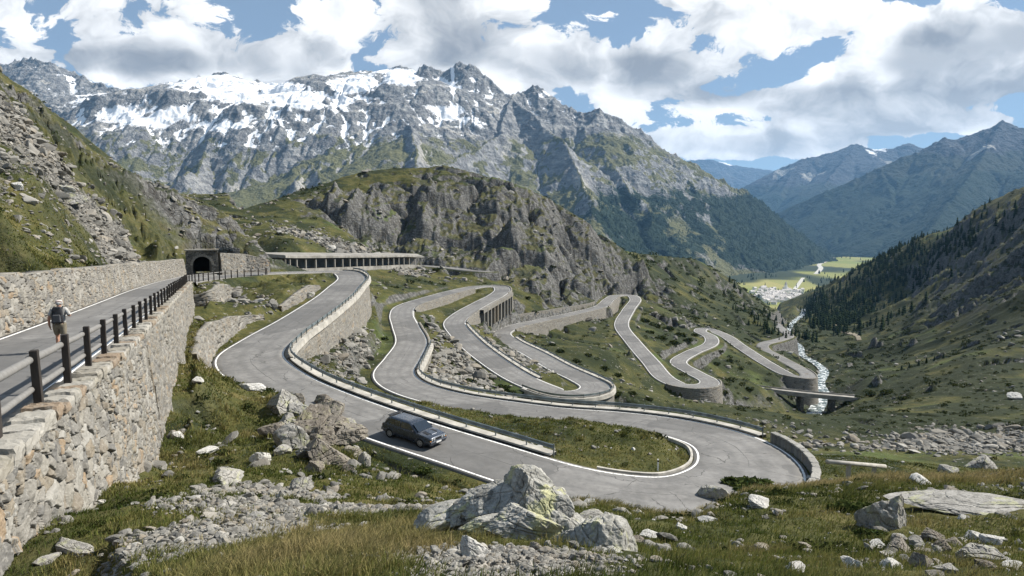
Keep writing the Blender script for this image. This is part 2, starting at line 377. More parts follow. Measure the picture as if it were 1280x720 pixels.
# ------------------------------------------------------------------ thin plate spline over (x/y, ln y), value z/y
def tps_fit(U, val, lam):
    n = len(U); d2 = ((U[:, None] - U[None]) ** 2).sum(-1)
    K = .5 * d2 * np.log(d2 + 1e-12) + lam * np.eye(n); Pm = np.c_[np.ones(n), U]
    A = np.block([[K, Pm], [Pm.T, np.zeros((3, 3))]])
    return np.linalg.solve(A, np.r_[val, np.zeros(3)])
def tps_eval(U, w, Q):
    out = np.empty(len(Q))
    for i in range(0, len(Q), 20000):
        q = Q[i:i + 20000]; d2 = ((q[:, None] - U[None]) ** 2).sum(-1)
        out[i:i + 20000] = (.5 * d2 * np.log(d2 + 1e-12)) @ w[:len(U)] + w[len(U)] + q @ w[-2:]
    return out
_U = np.c_[CT[:, 0] / CT[:, 1], np.log(CT[:, 1])]
_key = np.round(_U * 400).astype(int); _, _ix = np.unique(_key, axis=0, return_index=True)
CT = CT[_ix]; _U = _U[_ix]
_w = tps_fit(_U, CT[:, 2] / CT[:, 1], 2e-4)
log('tps %d' % len(CT))
# ------------------------------------------------------------------ terrain grid
def seg(a, b, n): return list(np.exp(np.linspace(math.log(a), math.log(b), n, endpoint=False)))
Q_ = 1.0
YS = np.array(seg(.4, 2, 14) + seg(2, 12, int(230 * Q_)) + seg(12, 60, int(270 * Q_)) + seg(60, 250, int(330 * Q_)) + seg(250, 520, int(330 * Q_)) + seg(520, 2000, int(210 * Q_)) + seg(2000, 6000, 60) + seg(6000, 24000, 25) + [24000])
TS = np.concatenate([np.linspace(-2.6, -.95, 60, endpoint=False), np.linspace(-.95, -.78, 50, endpoint=False), np.linspace(-.78, .78, int(930 * Q_), endpoint=False), np.linspace(.78, .95, 50, endpoint=False), np.linspace(.95, 2.6, 60)])
NR, NC = len(YS), len(TS)
cu = np.linspace(-2.7, 2.7, 380); cwv = np.linspace(math.log(.35), math.log(25000), 420)
_cv = tps_eval(_U, _w, np.stack(np.meshgrid(cu, cwv), -1).reshape(-1, 2)).reshape(420, 380)
def crm(x, g):
    """cubic interpolation matrix from the regular grid g to x"""
    h = g[1] - g[0]; f = np.clip((x - g[0]) / h, 1, len(g) - 2.001); i = f.astype(int); t = f - i
    M = np.zeros((len(x), len(g))); r = np.arange(len(x))
    for k, c in ((-1, -.5 * t + t * t - .5 * t ** 3), (0, 1 - 2.5 * t * t + 1.5 * t ** 3), (1, .5 * t + 2 * t * t - 1.5 * t ** 3), (2, -.5 * t * t + .5 * t ** 3)): M[r, i + k] += c
    return M
Zs = crm(np.log(YS), cwv) @ _cv @ crm(TS, cu).T * YS[:, None]
X = TS[None, :] * YS[:, None]; Y = np.broadcast_to(YS[:, None], X.shape)
log('terrain base %d x %d' % (NR, NC))
# ------------------------------------------------------------------ nearest road per vertex
bd = np.full(X.shape, 1e9); bz = np.zeros(X.shape); bhw = np.zeros(X.shape); bb = np.ones(X.shape); bs = np.zeros(X.shape); bdr = np.zeros(X.shape)
for r in ROADS.values(): r.dl = np.zeros(len(r.C)); r.dr = np.zeros(len(r.C))
for w in WALLS:
    r = ROADS[w[0]]; a, b = at_par(r, w[2], w[3]); dr = wall_drop(w, r.par[a:b])
    (r.dl if w[1] > 0 else r.dr)[a:b] = dr
    (r.bl if w[1] > 0 else r.br)[a:b] = np.where(np.abs(dr) > .7, .35, 1.0)
ROADS['upper'].br[:] = np.where(ROADS['upper'].C[:, 1] < 100, .35, 2.5)
ROADS['upper'].bl[:] = .5
_cy = ROADS['upper'].C[:, 1]
ROADS['upper'].dr[:] = np.where(_cy < 96, np.interp(_cy, RW_Y, RW_D), 0)
ROADS['upper'].dl[:] = np.where(_cy < 131, -np.interp(_cy, [4, 30, 120], [2.3, 2.5, 2.9]), 0)
def carve(r, R):
    C = r.C
    for i in range(len(C) - 1):
        y0 = min(C[i, 1], C[i + 1, 1]) - R; y1 = max(C[i, 1], C[i + 1, 1]) + R
        if y1 < .5: continue
        i0, i1 = np.searchsorted(YS, [max(y0, .41), y1])
        ya = max(y0, .5) if y0 > 1 else .5
        tl = min((C[i, 0] - R) / ya, (C[i, 0] - R) / y1); th = max((C[i, 0] + R) / ya, (C[i, 0] + R) / y1)
        j0, j1 = np.searchsorted(TS, [tl, th])
        if i1 <= i0 or j1 <= j0: continue
        s = np.s_[i0:i1, j0:j1]
        dx, dy = C[i + 1, 0] - C[i, 0], C[i + 1, 1] - C[i, 1]; L2 = dx * dx + dy * dy
        px, py = X[s] - C[i, 0], Y[s] - C[i, 1]
        t = np.clip((px * dx + py * dy) / L2, 0, 1)
        ex, ey = px - t * dx, py - t * dy; d = np.hypot(ex, ey)
        sd = dx * py - dy * px
        m = d < bd[s]
        for arr, val in ((bdr, np.where(sd > 0, r.dl[i], r.dr[i])), (bd, d), (bz, C[i, 2] + t * (C[i + 1, 2] - C[i, 2])), (bhw, r.hw), (bb, np.where(sd > 0, r.bl[i], r.br[i])), (bs, np.sign(sd))):
            v = arr[s]; v[m] = np.broadcast_to(val, m.shape)[m]
for k, r in ROADS.items():
    if k == 'bridge': 
        r2 = Road(); n = int((r.C[:, 0] < 90).sum()); r2.C = r.C[:n]; r2.hw = r.hw; r2.bl = r.bl[:n] ; r2.br = r.br[:n]; r2.dl = r.dl[:n]; r2.dr = r.dr[:n]; carve(r2, 9)
    else: carve(r, 10.0)
e = bd - bhw                                            # metres outside the road edge
_s0 = np.where(bb < .5, .12, .45); f_road = 1 - sstep(_s0, _s0 + np.where(bb < .5, .2, bb), e)                    # 1 on the road, 0 past its bank
# ------------------------------------------------------------------ masks and relief
def gz(px, py, D, sx, sy):
    """soft patch of the ground round a place (sx, sy in metres)"""
    x, y, z = W(px, py, D); return np.exp(-.5 * (((X - x) / sx) ** 2 + ((Y - y) / sy) ** 2))
lnY = np.log(YS)[:, None]; PX0 = 640 + F * TS[None] / CP + 0 * Y
dzr = np.gradient(Zs, axis=0) / np.gradient(YS)[:, None]; dzt = np.gradient(Zs, axis=1) / (np.gradient(TS)[None] * YS[:, None])
slope = np.hypot(dzr - dzt * TS[None], dzt)
n40 = fbm(X / 38, Y / 38, 4, .5, 3); n12 = fbm(X / 11, Y / 11, 4, .5, 9); n4 = fbm(X / 3.6, Y / 3.6, 4, .5, 21); n200 = fbm(X / 260, Y / 260, 4, .5, 33)
cliff = sum(g for g in (1.3 * gz(560, 280, 330, 42, 26), 1.2 * gz(640, 310, 310, 26, 28), 1.2 * gz(700, 320, 335, 22, 26), .9 * gz(500, 290, 315, 30, 22), .8 * gz(690, 262, 400, 40, 22), .9 * gz(750, 350, 385, 20, 26), .7 * gz(800, 340, 430, 30, 30), .5 * gz(600, 225, 395, 35, 15)))
crag = .95 * gz(290, 295, 150, 16, 12) + 1.0 * gz(325, 322, 148, 9, 10) + .8 * gz(255, 285, 150, 10, 8) + .9 * gz(30, 112, 126, 40, 9) + .8 * gz(100, 185, 134, 26, 8) + .55 * gz(165, 225, 142, 16, 8)
scree = .85 * gz(110, 258, 86, 15, 8) + .75 * gz(30, 225, 74, 14, 9) + .75 * gz(175, 295, 100, 13, 7) + .85 * gz(1175, 558, 100, 10, 7) + .7 * gz(1235, 550, 108, 8, 8) + .7 * gz(430, 312, 262, 20, 9) + .6 * gz(470, 440, 98, 8, 14) + .5 * gz(590, 440, 135, 9, 25)
outc = .9 * gz(385, 545, 30, 3.2, 4) + .8 * gz(360, 500, 40, 3.5, 4) + .7 * gz(440, 440, 100, 6, 9) + .8 * gz(720, 372, 290, 14, 12) + .6 * gz(690, 400, 235, 8, 10) + .6 * gz(480, 350, 210, 14, 8) + .5 * gz(370, 372, 112, 4, 6) + .4 * gz(300, 340, 118, 6, 6) + .5 * gz(1230, 330, 480, 40, 60) + .7 * gz(1265, 320, 460, 30, 40) + .4 * gz(1120, 590, 60, 10, 8)
gravel = .70 * gz(335, 606, 15.5, 1.9, 1.1) + .55 * gz(240, 690, 7.6, 1.0, 1.2) + .9 * gz(640, 705, 4.8, .55, .8) + .8 * gz(430, 635, 12, 2.2, .9) + .5 * gz(330, 650, 9.5, 1.6, 1.0) + .55 * gz(1150, 700, 7, 1.6, 1.0) + .5 * gz(560, 690, 5.6, .6, .5)
lft = (PX0 < 350) * sstep(20, 30, Y) * (1 - sstep(190, 230, Y))
rocky = sstep(.75, 1.15, slope + .55 * n40 + .35 * n12) * sstep(20, 70, Y)
rock = np.clip(np.maximum(rocky * .9, np.clip(cliff + crag + outc, 0, 1.2) * sstep(-.75, .1, n12 + .7 * n40 + .9 * (cliff + crag + outc) - .9)), 0, 1)
rock = rock * (1 - lft * (1 - np.clip(crag * 1.2, .25, 1)))
grassy = np.clip(gz(350, 362, 124, 9, 12) + gz(255, 402, 84, 6, 10) + .8 * gz(450, 415, 125, 8, 18) + .9 * gz(50, 165, 105, 16, 8) + gz(60, 312, 42, 18, 7) + gz(220, 258, 135, 16, 10) + .8 * gz(150, 222, 120, 14, 8) + .8 * gz(130, 305, 75, 10, 5), 0, 1)
rock = rock * (1 - .9 * grassy)
rock = np.maximum(rock, (1 - .9 * grassy) * (1 - .6 * lft) * .8 * sstep(.30, .48, n12 * .7 + n40 * .7 + .2 * slope) * sstep(60, 160, Y) * (1 - sstep(700, 1500, Y)))
keep = 1 - f_road
turfy = np.clip(lft * (1 - np.clip(crag, 0, 1)) + grassy, 0, 1)
scree = scree * (1 - .9 * grassy)
rock *= keep
scr = np.clip(scree * sstep(-.5, .25, n12 + .6 * n4 + scree - .45), 0, 1) * keep
grv = np.clip(gravel * sstep(-.3, .3, n4 + .6 * fbm(X / 1.2, Y / 1.2, 3, .5, 81) + gravel - .45), 0, 1) * keep
near = np.minimum(1, Y / 90)
rel = np.minimum(1, Y / 14)
amp = sstep(0, 6, e + 1)
Z = Zs + amp * near * (1.1 * n40 + .75 * n12 + .28 * n4 * np.minimum(1, 60 / Y + .2)) 
Z = Z + amp * rel * .09 * fbm(X / 1.1, Y / 1.1, 4, .55, 41) * np.minimum(1, 70 / Y)
Z = Z + keep * .022 * fbm(X / .28, Y / .28, 3, .6, 47) * np.minimum(1, 14 / Y)
# hummocks of turf
hum = cells(X / .9, Y / .9, 5)[0]; Z = Z + amp * .16 * (np.clip(.6 - hum, 0, 1)) * rel * (1 - grv) * (Y < 70)
# rock relief: tilted, jointed blocks
wx = X + 1.2 * n12 + .5 * n4; wy = Y + 1.2 * fbm(X / 9 + 40, Y / 9, 3, .5, 77)
sc_ = np.clip(Y / 300, .12, 1.4)
def blocks(s, seed):
    f1, f2, cid = cells((wx * .94 + wy * .34) / s, (wy * .94 - wx * .34) / (s * .62), seed, .95)
    return (cid - .5) * 1.1 - .9 * np.clip(.22 - (f2 - f1), 0, .22) / .22
far = sstep(70, 140, Y)
Z = Z + rock * far * (5.0 * sc_ * blocks(34, 3) + 1.2 * sc_ * blocks(13, 13) + 11 * sc_ * (ridged(wx / 42, wy / 110, 6, .58, 51) - .45) + .6 * sc_ * (ridged(wx / 10, wy / 40, 5, .62, 55) - .45) + .6 * np.minimum(sc_, 1) * (ridged(wx / 4, wy / 6, 4, .65, 58) - .4))
Z = Z + rock * (1 - far) * (.55 * blocks(2.6, 3) + .3 * blocks(1.1, 13) + .14 * blocks(.5, 19) + .35 * (ridged(wx / 3.5, wy / 3.5, 4, .55, 51) - .4))
Z = Z + scr * (.25 * blocks(2.2, 63) + .12 * blocks(1.0, 64))
Z = Z + grv * .05 * blocks(.16, 66) * np.minimum(1, 15 / Y)
mid = sstep(150, 500, Y)
Z = Z + amp * mid * (4.0 * n200 * np.minimum(1, Y / 900) + 1.5 * (ridged(X / 60, Y / 60, 4, .5, 91) - .4)) * (1 - sstep(1900, 2300, Y))
# right-hand slope: gullies running down to the stream
rs = sstep(.30, .5, X / Y) * sstep(220, 420, Y) * (1 - sstep(1600, 2000, Y))
Z = Z + rs * 17 * (ridged((X * .62 + Y * .78) / 150, (Y * .62 - X * .78) / 330, 4, .5, 95) - .45)
flat = sstep(1900, 2400, Y)
# stream bed
ST = np.array([WH(960, 560, 61), WH(985, 545, 62.5), WH(1000, 533, 64), WH(1014, 520, 66), WH(1023, 506, 69.5), WH(1030, 492, 72), WH(1024, 478, 75), WH(1030, 463, 78), WH(1018, 452, 81), WH(1003, 443, 85), WH(1000, 432, 89), WH(988, 424, 93), WH(986, 412, 103), WH(992, 402, 116), WH(1003, 393, 130), WH(1006, 386, 146)])
SR, _ = spline(ST, 3.0, 8, 3.0)
sd_ = np.full(X.shape, 1e9); sz_ = np.zeros(X.shape)
for i in range(len(SR)):
    R = 26; i0, i1 = np.searchsorted(YS, [SR[i, 1] - R, SR[i, 1] + R]); j0, j1 = np.searchsorted(TS, [(SR[i, 0] - R) / SR[i, 1] , (SR[i, 0] + R) / SR[i, 1]])
    s = np.s_[i0:i1, j0:j1]; d = np.hypot(X[s] - SR[i, 0], Y[s] - SR[i, 1]); m = d < sd_[s]
    v = sd_[s]; v[m] = d[m]; v = sz_[s]; v[m] = SR[i, 2]
SWID = np.interp(SR[:, 1], [180, 260, 450, 800, 1200], [3.4, 4.2, 3.4, 4.8, 7])
sw_ = np.interp(Y, SR[:, 1][np.argsort(SR[:, 1])], SWID[np.argsort(SR[:, 1])])
f_st = 1 - sstep(sw_ * .5, sw_ * .5 + 14, sd_)
Z = Z * (1 - f_st) + f_st * (sz_ - 1.2 + .8 * np.clip(sd_ / sw_ - .5, 0, 2) + .5 * n4)
# ridge lines: ground behind a crest falls away, ground before it stays under it
def crest(pts, back=.12, far=2.6, near=.55, drop=0.0, jag=.004, soft=.03, ext=None):
    global Z
    P = np.array([W(*q[:3]) for q in pts]); tq = P[:, 0] / P[:, 1]; o_ = np.argsort(tq); tq = tq[o_]; P = P[o_]
    D = np.interp(TS, tq, P[:, 1])[None]; k = np.interp(TS, tq, P[:, 2] / P[:, 1])[None]
    w = sstep(tq[0] - .001, tq[0] + soft, TS) * (1 - sstep(tq[-1] - soft, tq[-1] + .001, TS))
    cap_ = k * Y - drop + np.maximum(Y - D, 0) * -back + jag * D * fbm(TS[None] * 30 + 0 * Y, 3 + 0 * Y, 5, .6, 5)
    if ext is None: wf = 1 - sstep(far * .75, far, Y / D)
    else: x_ = np.interp(TS, ext[0], ext[1])[None]; wf = 1 - sstep(x_ * .85, x_, Y - D)
    w = w[None] * sstep(near * .9, near, Y / D) * wf
    Z = Z + w * (np.minimum(Z, cap_) - Z)
crest([(-420, -130, 112), (-250, -40, 112), (-100, 40, 118), (0, 90, 122), (30, 112, 126), (60, 136, 130), (110, 181, 135), (165, 216, 142), (230, 241, 152), (290, 266, 158), (320, 300, 160), (350, 338, 166)], far=1.45, soft=.02, jag=.013)
tl = np.clip(1.1 * gz(30, 112, 122, 36, 8) + .9 * gz(100, 180, 130, 22, 7) + .5 * gz(200, 232, 146, 20, 6), 0, 1)
Z = Z + tl * (3.4 * (ridged(X / 13, Y / 13, 5, .6, 151) - .5) + 1.6 * blocks(4.5, 153) - .6)
crest([(285, 268, 290), (300, 262, 300), (345, 248, 320), (390, 234, 350), (430, 220, 370), (470, 212, 380), (500, 209, 390), (535, 210, 398), (545, 206, 400), (560, 207, 400), (600, 217, 400), (640, 228, 405), (690, 248, 415), (730, 275, 430), (780, 312, 470), (830, 320, 540), (870, 323, 600), (905, 343, 680), (950, 373, 740), (975, 394, 700)])
crest([(236, 446, 62), (255, 456, 60), (272, 463, 58), (285, 465, 58), (300, 468, 57), (330, 478, 54), (352, 486, 48), (380, 500, 42), (400, 514, 37), (420, 532, 33), (440, 549, 30), (470, 566, 28), (500, 579, 26), (540, 593, 24), (580, 606, 22), (620, 620, 20), (680, 618, 19.5), (720, 611, 19.5), (760, 622, 19.5), (820, 634, 20), (862, 637, 20.5), (885, 628, 20.5), (930, 606, 20), (1000, 602, 21), (1045, 598, 22), (1080, 596, 22)], back=.33, near=.5, drop=.25, jag=.006, ext=([-.48, -.42, -.36, -.28, .6], [4, 5, 8, 18, 18]))
# walls hold the ground: it drops (or rises) behind their faces
isup = bhw < 2.6
reach = np.where(isup, 2.0, 2.0)
hold = (bdr > .5) & (e > .12) & (e < reach + 1.5)
lim = bz - bdr * np.where(isup, 1.0, 1.0) + np.maximum(e - reach, 0) * 1.5
Z = np.where(hold, np.minimum(Z, lim), Z)
rise = (bdr < -.5) & (e > .55) & (e < 2.6)
Z = np.where(rise, np.maximum(Z, bz - bdr - .15 + .1 * n4), Z)
Z = Z * (1 - f_road) + f_road * (bz - .10 - .0006 * Y)
# no bump may cover a road or hide it from above: cap the ground just outside the edge
cap = bz + .05 + np.maximum(e, 0) * np.where(bb < .6, .02, 1.0)
log('terrain relief')
def ground(x, y):
    x = np.asarray(x, float); y = np.asarray(y, float)
    i = np.clip(np.searchsorted(YS, y) - 1, 0, NR - 2); j = np.clip(np.searchsorted(TS, x / y) - 1, 0, NC - 2)
    a = np.clip((y - YS[i]) / (YS[i + 1] - YS[i]), 0, 1); b = np.clip((x / y - TS[j]) / (TS[j + 1] - TS[j]), 0, 1)
    return (Z[i, j] * (1 - b) + Z[i, j + 1] * b) * (1 - a) + (Z[i + 1, j] * (1 - b) + Z[i + 1, j + 1] * b) * a
def samp(A, x, y):
    i = np.clip(np.searchsorted(YS, y) - 1, 0, NR - 2); j = np.clip(np.searchsorted(TS, np.asarray(x) / np.asarray(y)) - 1, 0, NC - 2)
    return A[i, j]
PX, PY = proj(np.stack([X, Y, Z], -1))
def on_ground(px, py, lo=2.0, hi=3000.0):
    """first visible ground point under photo pixel (px, py): march along the ray"""
    ys = np.exp(np.linspace(math.log(lo), math.log(hi), 1600)); p = np.array(W(px, py, 1.0))
    g = ground(p[0] * ys, ys); k = np.argmax(p[2] * ys < g)
    y = ys[k]; return np.array([p[0] * y, y, g[k]])

# banks held up by free standing rubble walls: fill behind each
FREE = [([(246, 452), (262, 438), (285, 420), (312, 403), (330, 398)], [.6, 2.2, 2.6, 1.8, .4], 'steep bank wall of grey rubble left of the first bend', 51),
        ([(240, 379), (262, 377), (285, 373), (303, 367)], [1.0, 2.2, 2.2, .6], 'rubble wall under the far end of the wooden fence', 52),
        ([(352, 388), (372, 378), (388, 368), (400, 360)], [.5, 1.4, 1.5, .5], 'broken rock wall on the inner side of the first bend', 53)]
FPATH = []
for pts, hts, lab, sd0 in FREE:
    P = np.array([on_ground(*p) for p in pts]); P, _ = spline(P, .5, 2, 1.0); hh = np.interp(np.linspace(0, 1, len(P)), np.linspace(0, 1, len(hts)), hts)
    T_ = np.gradient(P[:, :2], axis=0); T_ /= np.linalg.norm(T_, axis=1)[:, None]; N_ = np.stack([T_[:, 1], -T_[:, 0]], 1); tz = smooth1(P[:, 2], 6) + hh
    FPATH.append((P, N_, tz, lab, sd0))
    for i in range(0, len(P), 2):
        R = 7.0; i0, i1 = np.searchsorted(YS, [P[i, 1] - R, P[i, 1] + R]); j0, j1 = np.searchsorted(TS, [(P[i, 0] - R) / P[i, 1], (P[i, 0] + R) / P[i, 1]]); s_ = np.s_[i0:i1, j0:j1]
        dx, dy = X[s_] - P[i, 0], Y[s_] - P[i, 1]; bh = -(dx * N_[i, 0] + dy * N_[i, 1]); al = np.abs(dx * T_[i, 0] + dy * T_[i, 1])
        m = (bh > .35) & (al < .8) & (bh < R); v = Z[s_]; v[m] = np.maximum(v[m], (tz[i] - .06 - np.maximum(bh - 2.0, 0) * .5)[m] + .08 * n4[s_][m])
Z = Z * (1 - f_road) + f_road * (bz - .10 - .0006 * Y)
# ================================================================== ground materials
def terrain_mat():
    t = NT('alpine_ground'); P = t.pos()
    rock, scr, grv, dist = t.attr('rock'), t.attr('scree'), t.attr('gravel'), t.attr('far')
    n0 = t.noise(.03, 5, .6); n1 = t.noise(.22, 6, .62); n2 = t.noise(1.6, 6, .65); n3 = t.noise(9, 4, .65)
    # turf: olive, straw and dark heath mottled at several sizes
    g = t.ramp(t.m('ADD', t.m('MULTIPLY', n1, .6), t.m('MULTIPLY', n2, .4)), [(.30, (.016, .022, .008)), (.42, (.036, .041, .013)), (.52, (.070, .069, .022)), (.63, (.112, .093, .035)), (.75, (.155, .125, .058))])
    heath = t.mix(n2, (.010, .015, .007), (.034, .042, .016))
    g = t.mix(t.ss(.49, .58, t.m('ADD', t.m('MULTIPLY', t.noise(.07, 5, .6), .75), t.m('MULTIPLY', n1, .25))), g, heath)
    wet = t.mix(t.ss(.55, .7, n0), g, t.mix(n2, (.05, .075, .02), (.09, .11, .035)))
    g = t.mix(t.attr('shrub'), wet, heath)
    # bare stones showing through the turf
    st = t.m('MULTIPLY', t.ss(.60, .68, t.noise(1.1, 5, .7)), t.ss(.44, .58, n1))
    # rock
    strat = t.noise(1.0, 5, .65, t.v('MULTIPLY', P, (.5, .5, 1.6)))
    rk = t.ramp(t.m('ADD', t.m('MULTIPLY', n2, .45), t.m('MULTIPLY', strat, .55)), [(.32, (.030, .030, .029)), (.45, (.085, .084, .080)), (.57, (.160, .157, .148)), (.72, (.29, .284, .268))])
    joint = t.noise(.55, 4, .6, t.v('MULTIPLY', P, (1, 1, .18)))
    rk = t.mix(t.m('MULTIPLY', t.ss(.49, .41, joint), .75), rk, (.045, .043, .04))
    rk = t.mix(t.m('MULTIPLY', t.ss(.5, .68, n1), .5), rk, (.085, .08, .07))
    rk = t.mix(t.m('MULTIPLY', t.ss(.56, .7, t.noise(.5, 4, .6)), .35), rk, (.12, .12, .07))
    pale = t.mix(n3, (.17, .16, .145), (.40, .385, .355))
    crack = t.vor(.55, t.v('ADD', P, t.v('SCALE', t.noise(.4, 3, .6, out='Color'), 2.2)), 'DISTANCE_TO_EDGE')
    rk = t.mix(t.m('MULTIPLY', t.ss(.06, .0, crack), t.m('MULTIPLY', t.ss(.45, .62, n1), .6)), rk, (.035, .033, .03))
    stones = t.vor(1.7, t.v('ADD', P, t.v('SCALE', t.noise(1.5, 3, .6, out='Color'), .5)), 'F1', 'Color')
    sv = t.n('ShaderNodeSeparateXYZ', {0: stones}).outputs[0]
    sedge = t.vor(1.7, t.v('ADD', P, t.v('SCALE', t.noise(1.5, 3, .6, out='Color'), .5)), 'DISTANCE_TO_EDGE')
    sc = t.mix(t.m('ADD', t.m('MULTIPLY', sv, .4), t.m('MULTIPLY', n2, .6)), (.075, .071, .064), (.25, .238, .212)); sc = t.mix(t.m('MULTIPLY', t.ss(.09, .0, sedge), .5), sc, (.04, .04, .034))
    steep = t.ss(.80, .62, t.m('ADD', t.nz(), t.m('MULTIPLY', t.m('SUBTRACT', n2, .5), .35)))
    rm = t.ss(.30, .55, t.m('ADD', rock, t.m('MULTIPLY', t.m('SUBTRACT', n1, .5), .7)))
    flatgrass = t.m('MULTIPLY', t.ss(.66, .80, t.m('ADD', t.nz(), t.m('MULTIPLY', t.m('SUBTRACT', n1, .5), .5))), .85)
    rm = t.m('MULTIPLY', rm, t.m('SUBTRACT', 1.0, flatgrass))
    rm = t.m('MAXIMUM', rm, t.m('MULTIPLY', t.m('MULTIPLY', steep, t.m('MULTIPLY_ADD', t.attr('turfy'), -.9, 1.0)), t.ss(8, 40, dist)))
    col = t.mix(t.m('MULTIPLY', t.m('MULTIPLY', st, t.ss(10, 60, dist)), t.m('SUBTRACT', 1.0, t.m('MULTIPLY', t.ss(180, 420, dist), .8))), g, pale)
    col = t.mix(rm, col, rk)
    col = t.mix(t.ss(.32, .55, t.m('ADD', scr, t.m('MULTIPLY', t.m('SUBTRACT', n2, .5), .5))), col, sc)
    gv = t.n('ShaderNodeSeparateXYZ', {0: t.vor(11, None, 'F1', 'Color')}).outputs[1]
    gcol = t.mix(gv, (.085, .075, .06), (.30, .28, .245)); gcol = t.mix(t.m('MULTIPLY', t.ss(.05, .0, t.vor(11, None, 'DISTANCE_TO_EDGE')), .6), gcol, (.06, .052, .04))
    col = t.mix(t.ss(.3, .55, t.m('ADD', grv, t.m('MULTIPLY', t.m('SUBTRACT', n3, .5), .6))), col, gcol)
    # valley floor: hay meadows
    cellc = t.n('ShaderNodeSeparateXYZ', {0: t.vor(.0045, t.v('MULTIPLY', P, (1, .55, 0)), 'F1', 'Color')})
    md = t.mix(cellc.outputs[0], (.16, .185, .045), (.31, .27, .10)); md = t.mix(t.m('MULTIPLY', t.noise(.01, 4), .5), md, (.11, .14, .035))
    fv = t.attr('meadow'); fo = t.attr('forest')
    col = t.mix(fv, col, md)
    fcol = t.mix(t.noise(.05, 5, .7), (.008, .016, .008), (.028, .042, .020))
    col = t.mix(fo, col, fcol)
    h = t.m('ADD', t.m('MULTIPLY', n2, .6), t.m('MULTIPLY', n3, .12))
    h = t.m('ADD', h, t.m('MULTIPLY', t.m('MULTIPLY', t.ss(.12, .0, crack), rm), -.5))
    h = t.m('ADD', h, t.m('MULTIPLY', t.m('MULTIPLY', t.ss(.12, .0, sedge), t.ss(.3, .6, scr)), -.5))
    return t.out(col, .95, t.bump(h, .8, .5), .12)
M_GROUND = terrain_mat()
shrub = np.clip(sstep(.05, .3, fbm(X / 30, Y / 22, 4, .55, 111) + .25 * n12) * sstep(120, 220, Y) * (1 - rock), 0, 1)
shrub = np.maximum(shrub, 1.0 * sstep(-.25, .12, n40 + n12 * .6 + .1) * np.clip(gz(1180, 470, 240, 60, 50) + gz(1250, 520, 150, 40, 25) + gz(1150, 520, 150, 30, 30) + gz(1230, 400, 350, 90, 60) + gz(1250, 330, 480, 80, 80) + gz(1150, 390, 520, 80, 90) + 1.2 * gz(900, 380, 470, 60, 90) + gz(960, 405, 600, 50, 110) + .9 * gz(820, 430, 260, 22, 40), 0, 1) * (1 - scr))  # real heath, thickened on the right slope so its darkness stands for shade
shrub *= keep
meadow = sstep(1900, 2100, Y) * np.maximum(1 - sstep(3150, 3350, Y + 900 * sstep(.42, .47, X / Y) + 500 * fbm(X / 500, Y / 900, 3, .5, 14)), sstep(.0, .12, fbm(X / 900, Y / 1500, 3, .5, 8) - .05))
forest = sstep(1900, 2300, Y) * (1 - meadow) * .8
V = np.stack([X, Y, Z], -1).reshape(-1, 3)
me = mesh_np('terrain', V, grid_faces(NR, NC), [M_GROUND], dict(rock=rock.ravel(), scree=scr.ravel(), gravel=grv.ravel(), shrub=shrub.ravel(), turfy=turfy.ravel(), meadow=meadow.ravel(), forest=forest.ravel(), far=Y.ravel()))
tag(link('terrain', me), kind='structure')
log('terrain mesh')
# ================================================================== asphalt and lines
def asphalt():
    t = NT('weathered_asphalt'); P = t.pos()
    n1 = t.noise(.35, 4, .6); n2 = t.noise(2.5, 5, .6); n3 = t.noise(60, 2, .5); side = t.attr('side')
    c = t.mix(t.ss(.3, .7, t.m('ADD', t.m('MULTIPLY', n1, .6), t.m('MULTIPLY', n2, .4))), (.105, .102, .097), (.215, .208, .196))
    pt = t.vor(.09, t.v('ADD', P, t.v('SCALE', t.noise(.15, 3, .6, out='Color'), 5)), 'F1', 'Color')
    pv = t.n('ShaderNodeSeparateXYZ', {0: pt}).outputs[0]
    c = t.mix(t.m('MULTIPLY', t.ss(.70, .72, pv), .55), c, (.085, .083, .08))
    # wheel tracks: two polished bands per lane, a joint down the middle
    tr = t.m('ABSOLUTE', t.m('SUBTRACT', t.m('ABSOLUTE', t.m('SUBTRACT', t.m('ABSOLUTE', side), .5)), .24))
    c = t.mix(t.m('MULTIPLY', t.ss(.16, .0, tr), t.m('MULTIPLY', n1, .55)), c, (.08, .078, .075))
    jw = t.m('ABSOLUTE', t.m('ADD', side, t.m('MULTIPLY', t.m('SUBTRACT', t.noise(.8, 3), .5), .06)))
    c = t.mix(t.m('MULTIPLY', t.ss(.016, .006, jw), t.m('MULTIPLY', t.ss(.45, .6, t.noise(.12, 2)), .8)), c, (.045, .044, .042))
    crk = t.vor(.22, t.v('ADD', P, t.v('SCALE', t.noise(.5, 4, .6, out='Color'), 1.6)), 'DISTANCE_TO_EDGE')
    c = t.mix(t.m('MULTIPLY', t.ss(.012, .004, crk), t.m('MULTIPLY', t.ss(.42, .56, n1), .8)), c, (.05, .048, .045))
    c = t.mix(t.m('MULTIPLY', t.ss(.72, 1.0, t.m('ABSOLUTE', side)), t.m('MULTIPLY', n2, .5)), c, (.16, .145, .12))
    c = t.mix(t.m('MULTIPLY', t.ss(.5, .9, n3), .35), c, (.26, .25, .24))
    return t.out(c, t.m('MULTIPLY_ADD', n2, .15, .75), t.bump(n3, .25, .01), .3)
M_ASPH = asphalt()
def line_mat():
    t = NT('worn_road_paint'); n = t.noise(5, 5, .7); w = t.ss(.36, .52, n)
    c = t.mix(w, (.38, .37, .35), t.mix(t.noise(.6, 3), (.74, .73, .70), (.84, .83, .80)))
    return t.out(c, .7, None, .3)
M_LINE = line_mat()
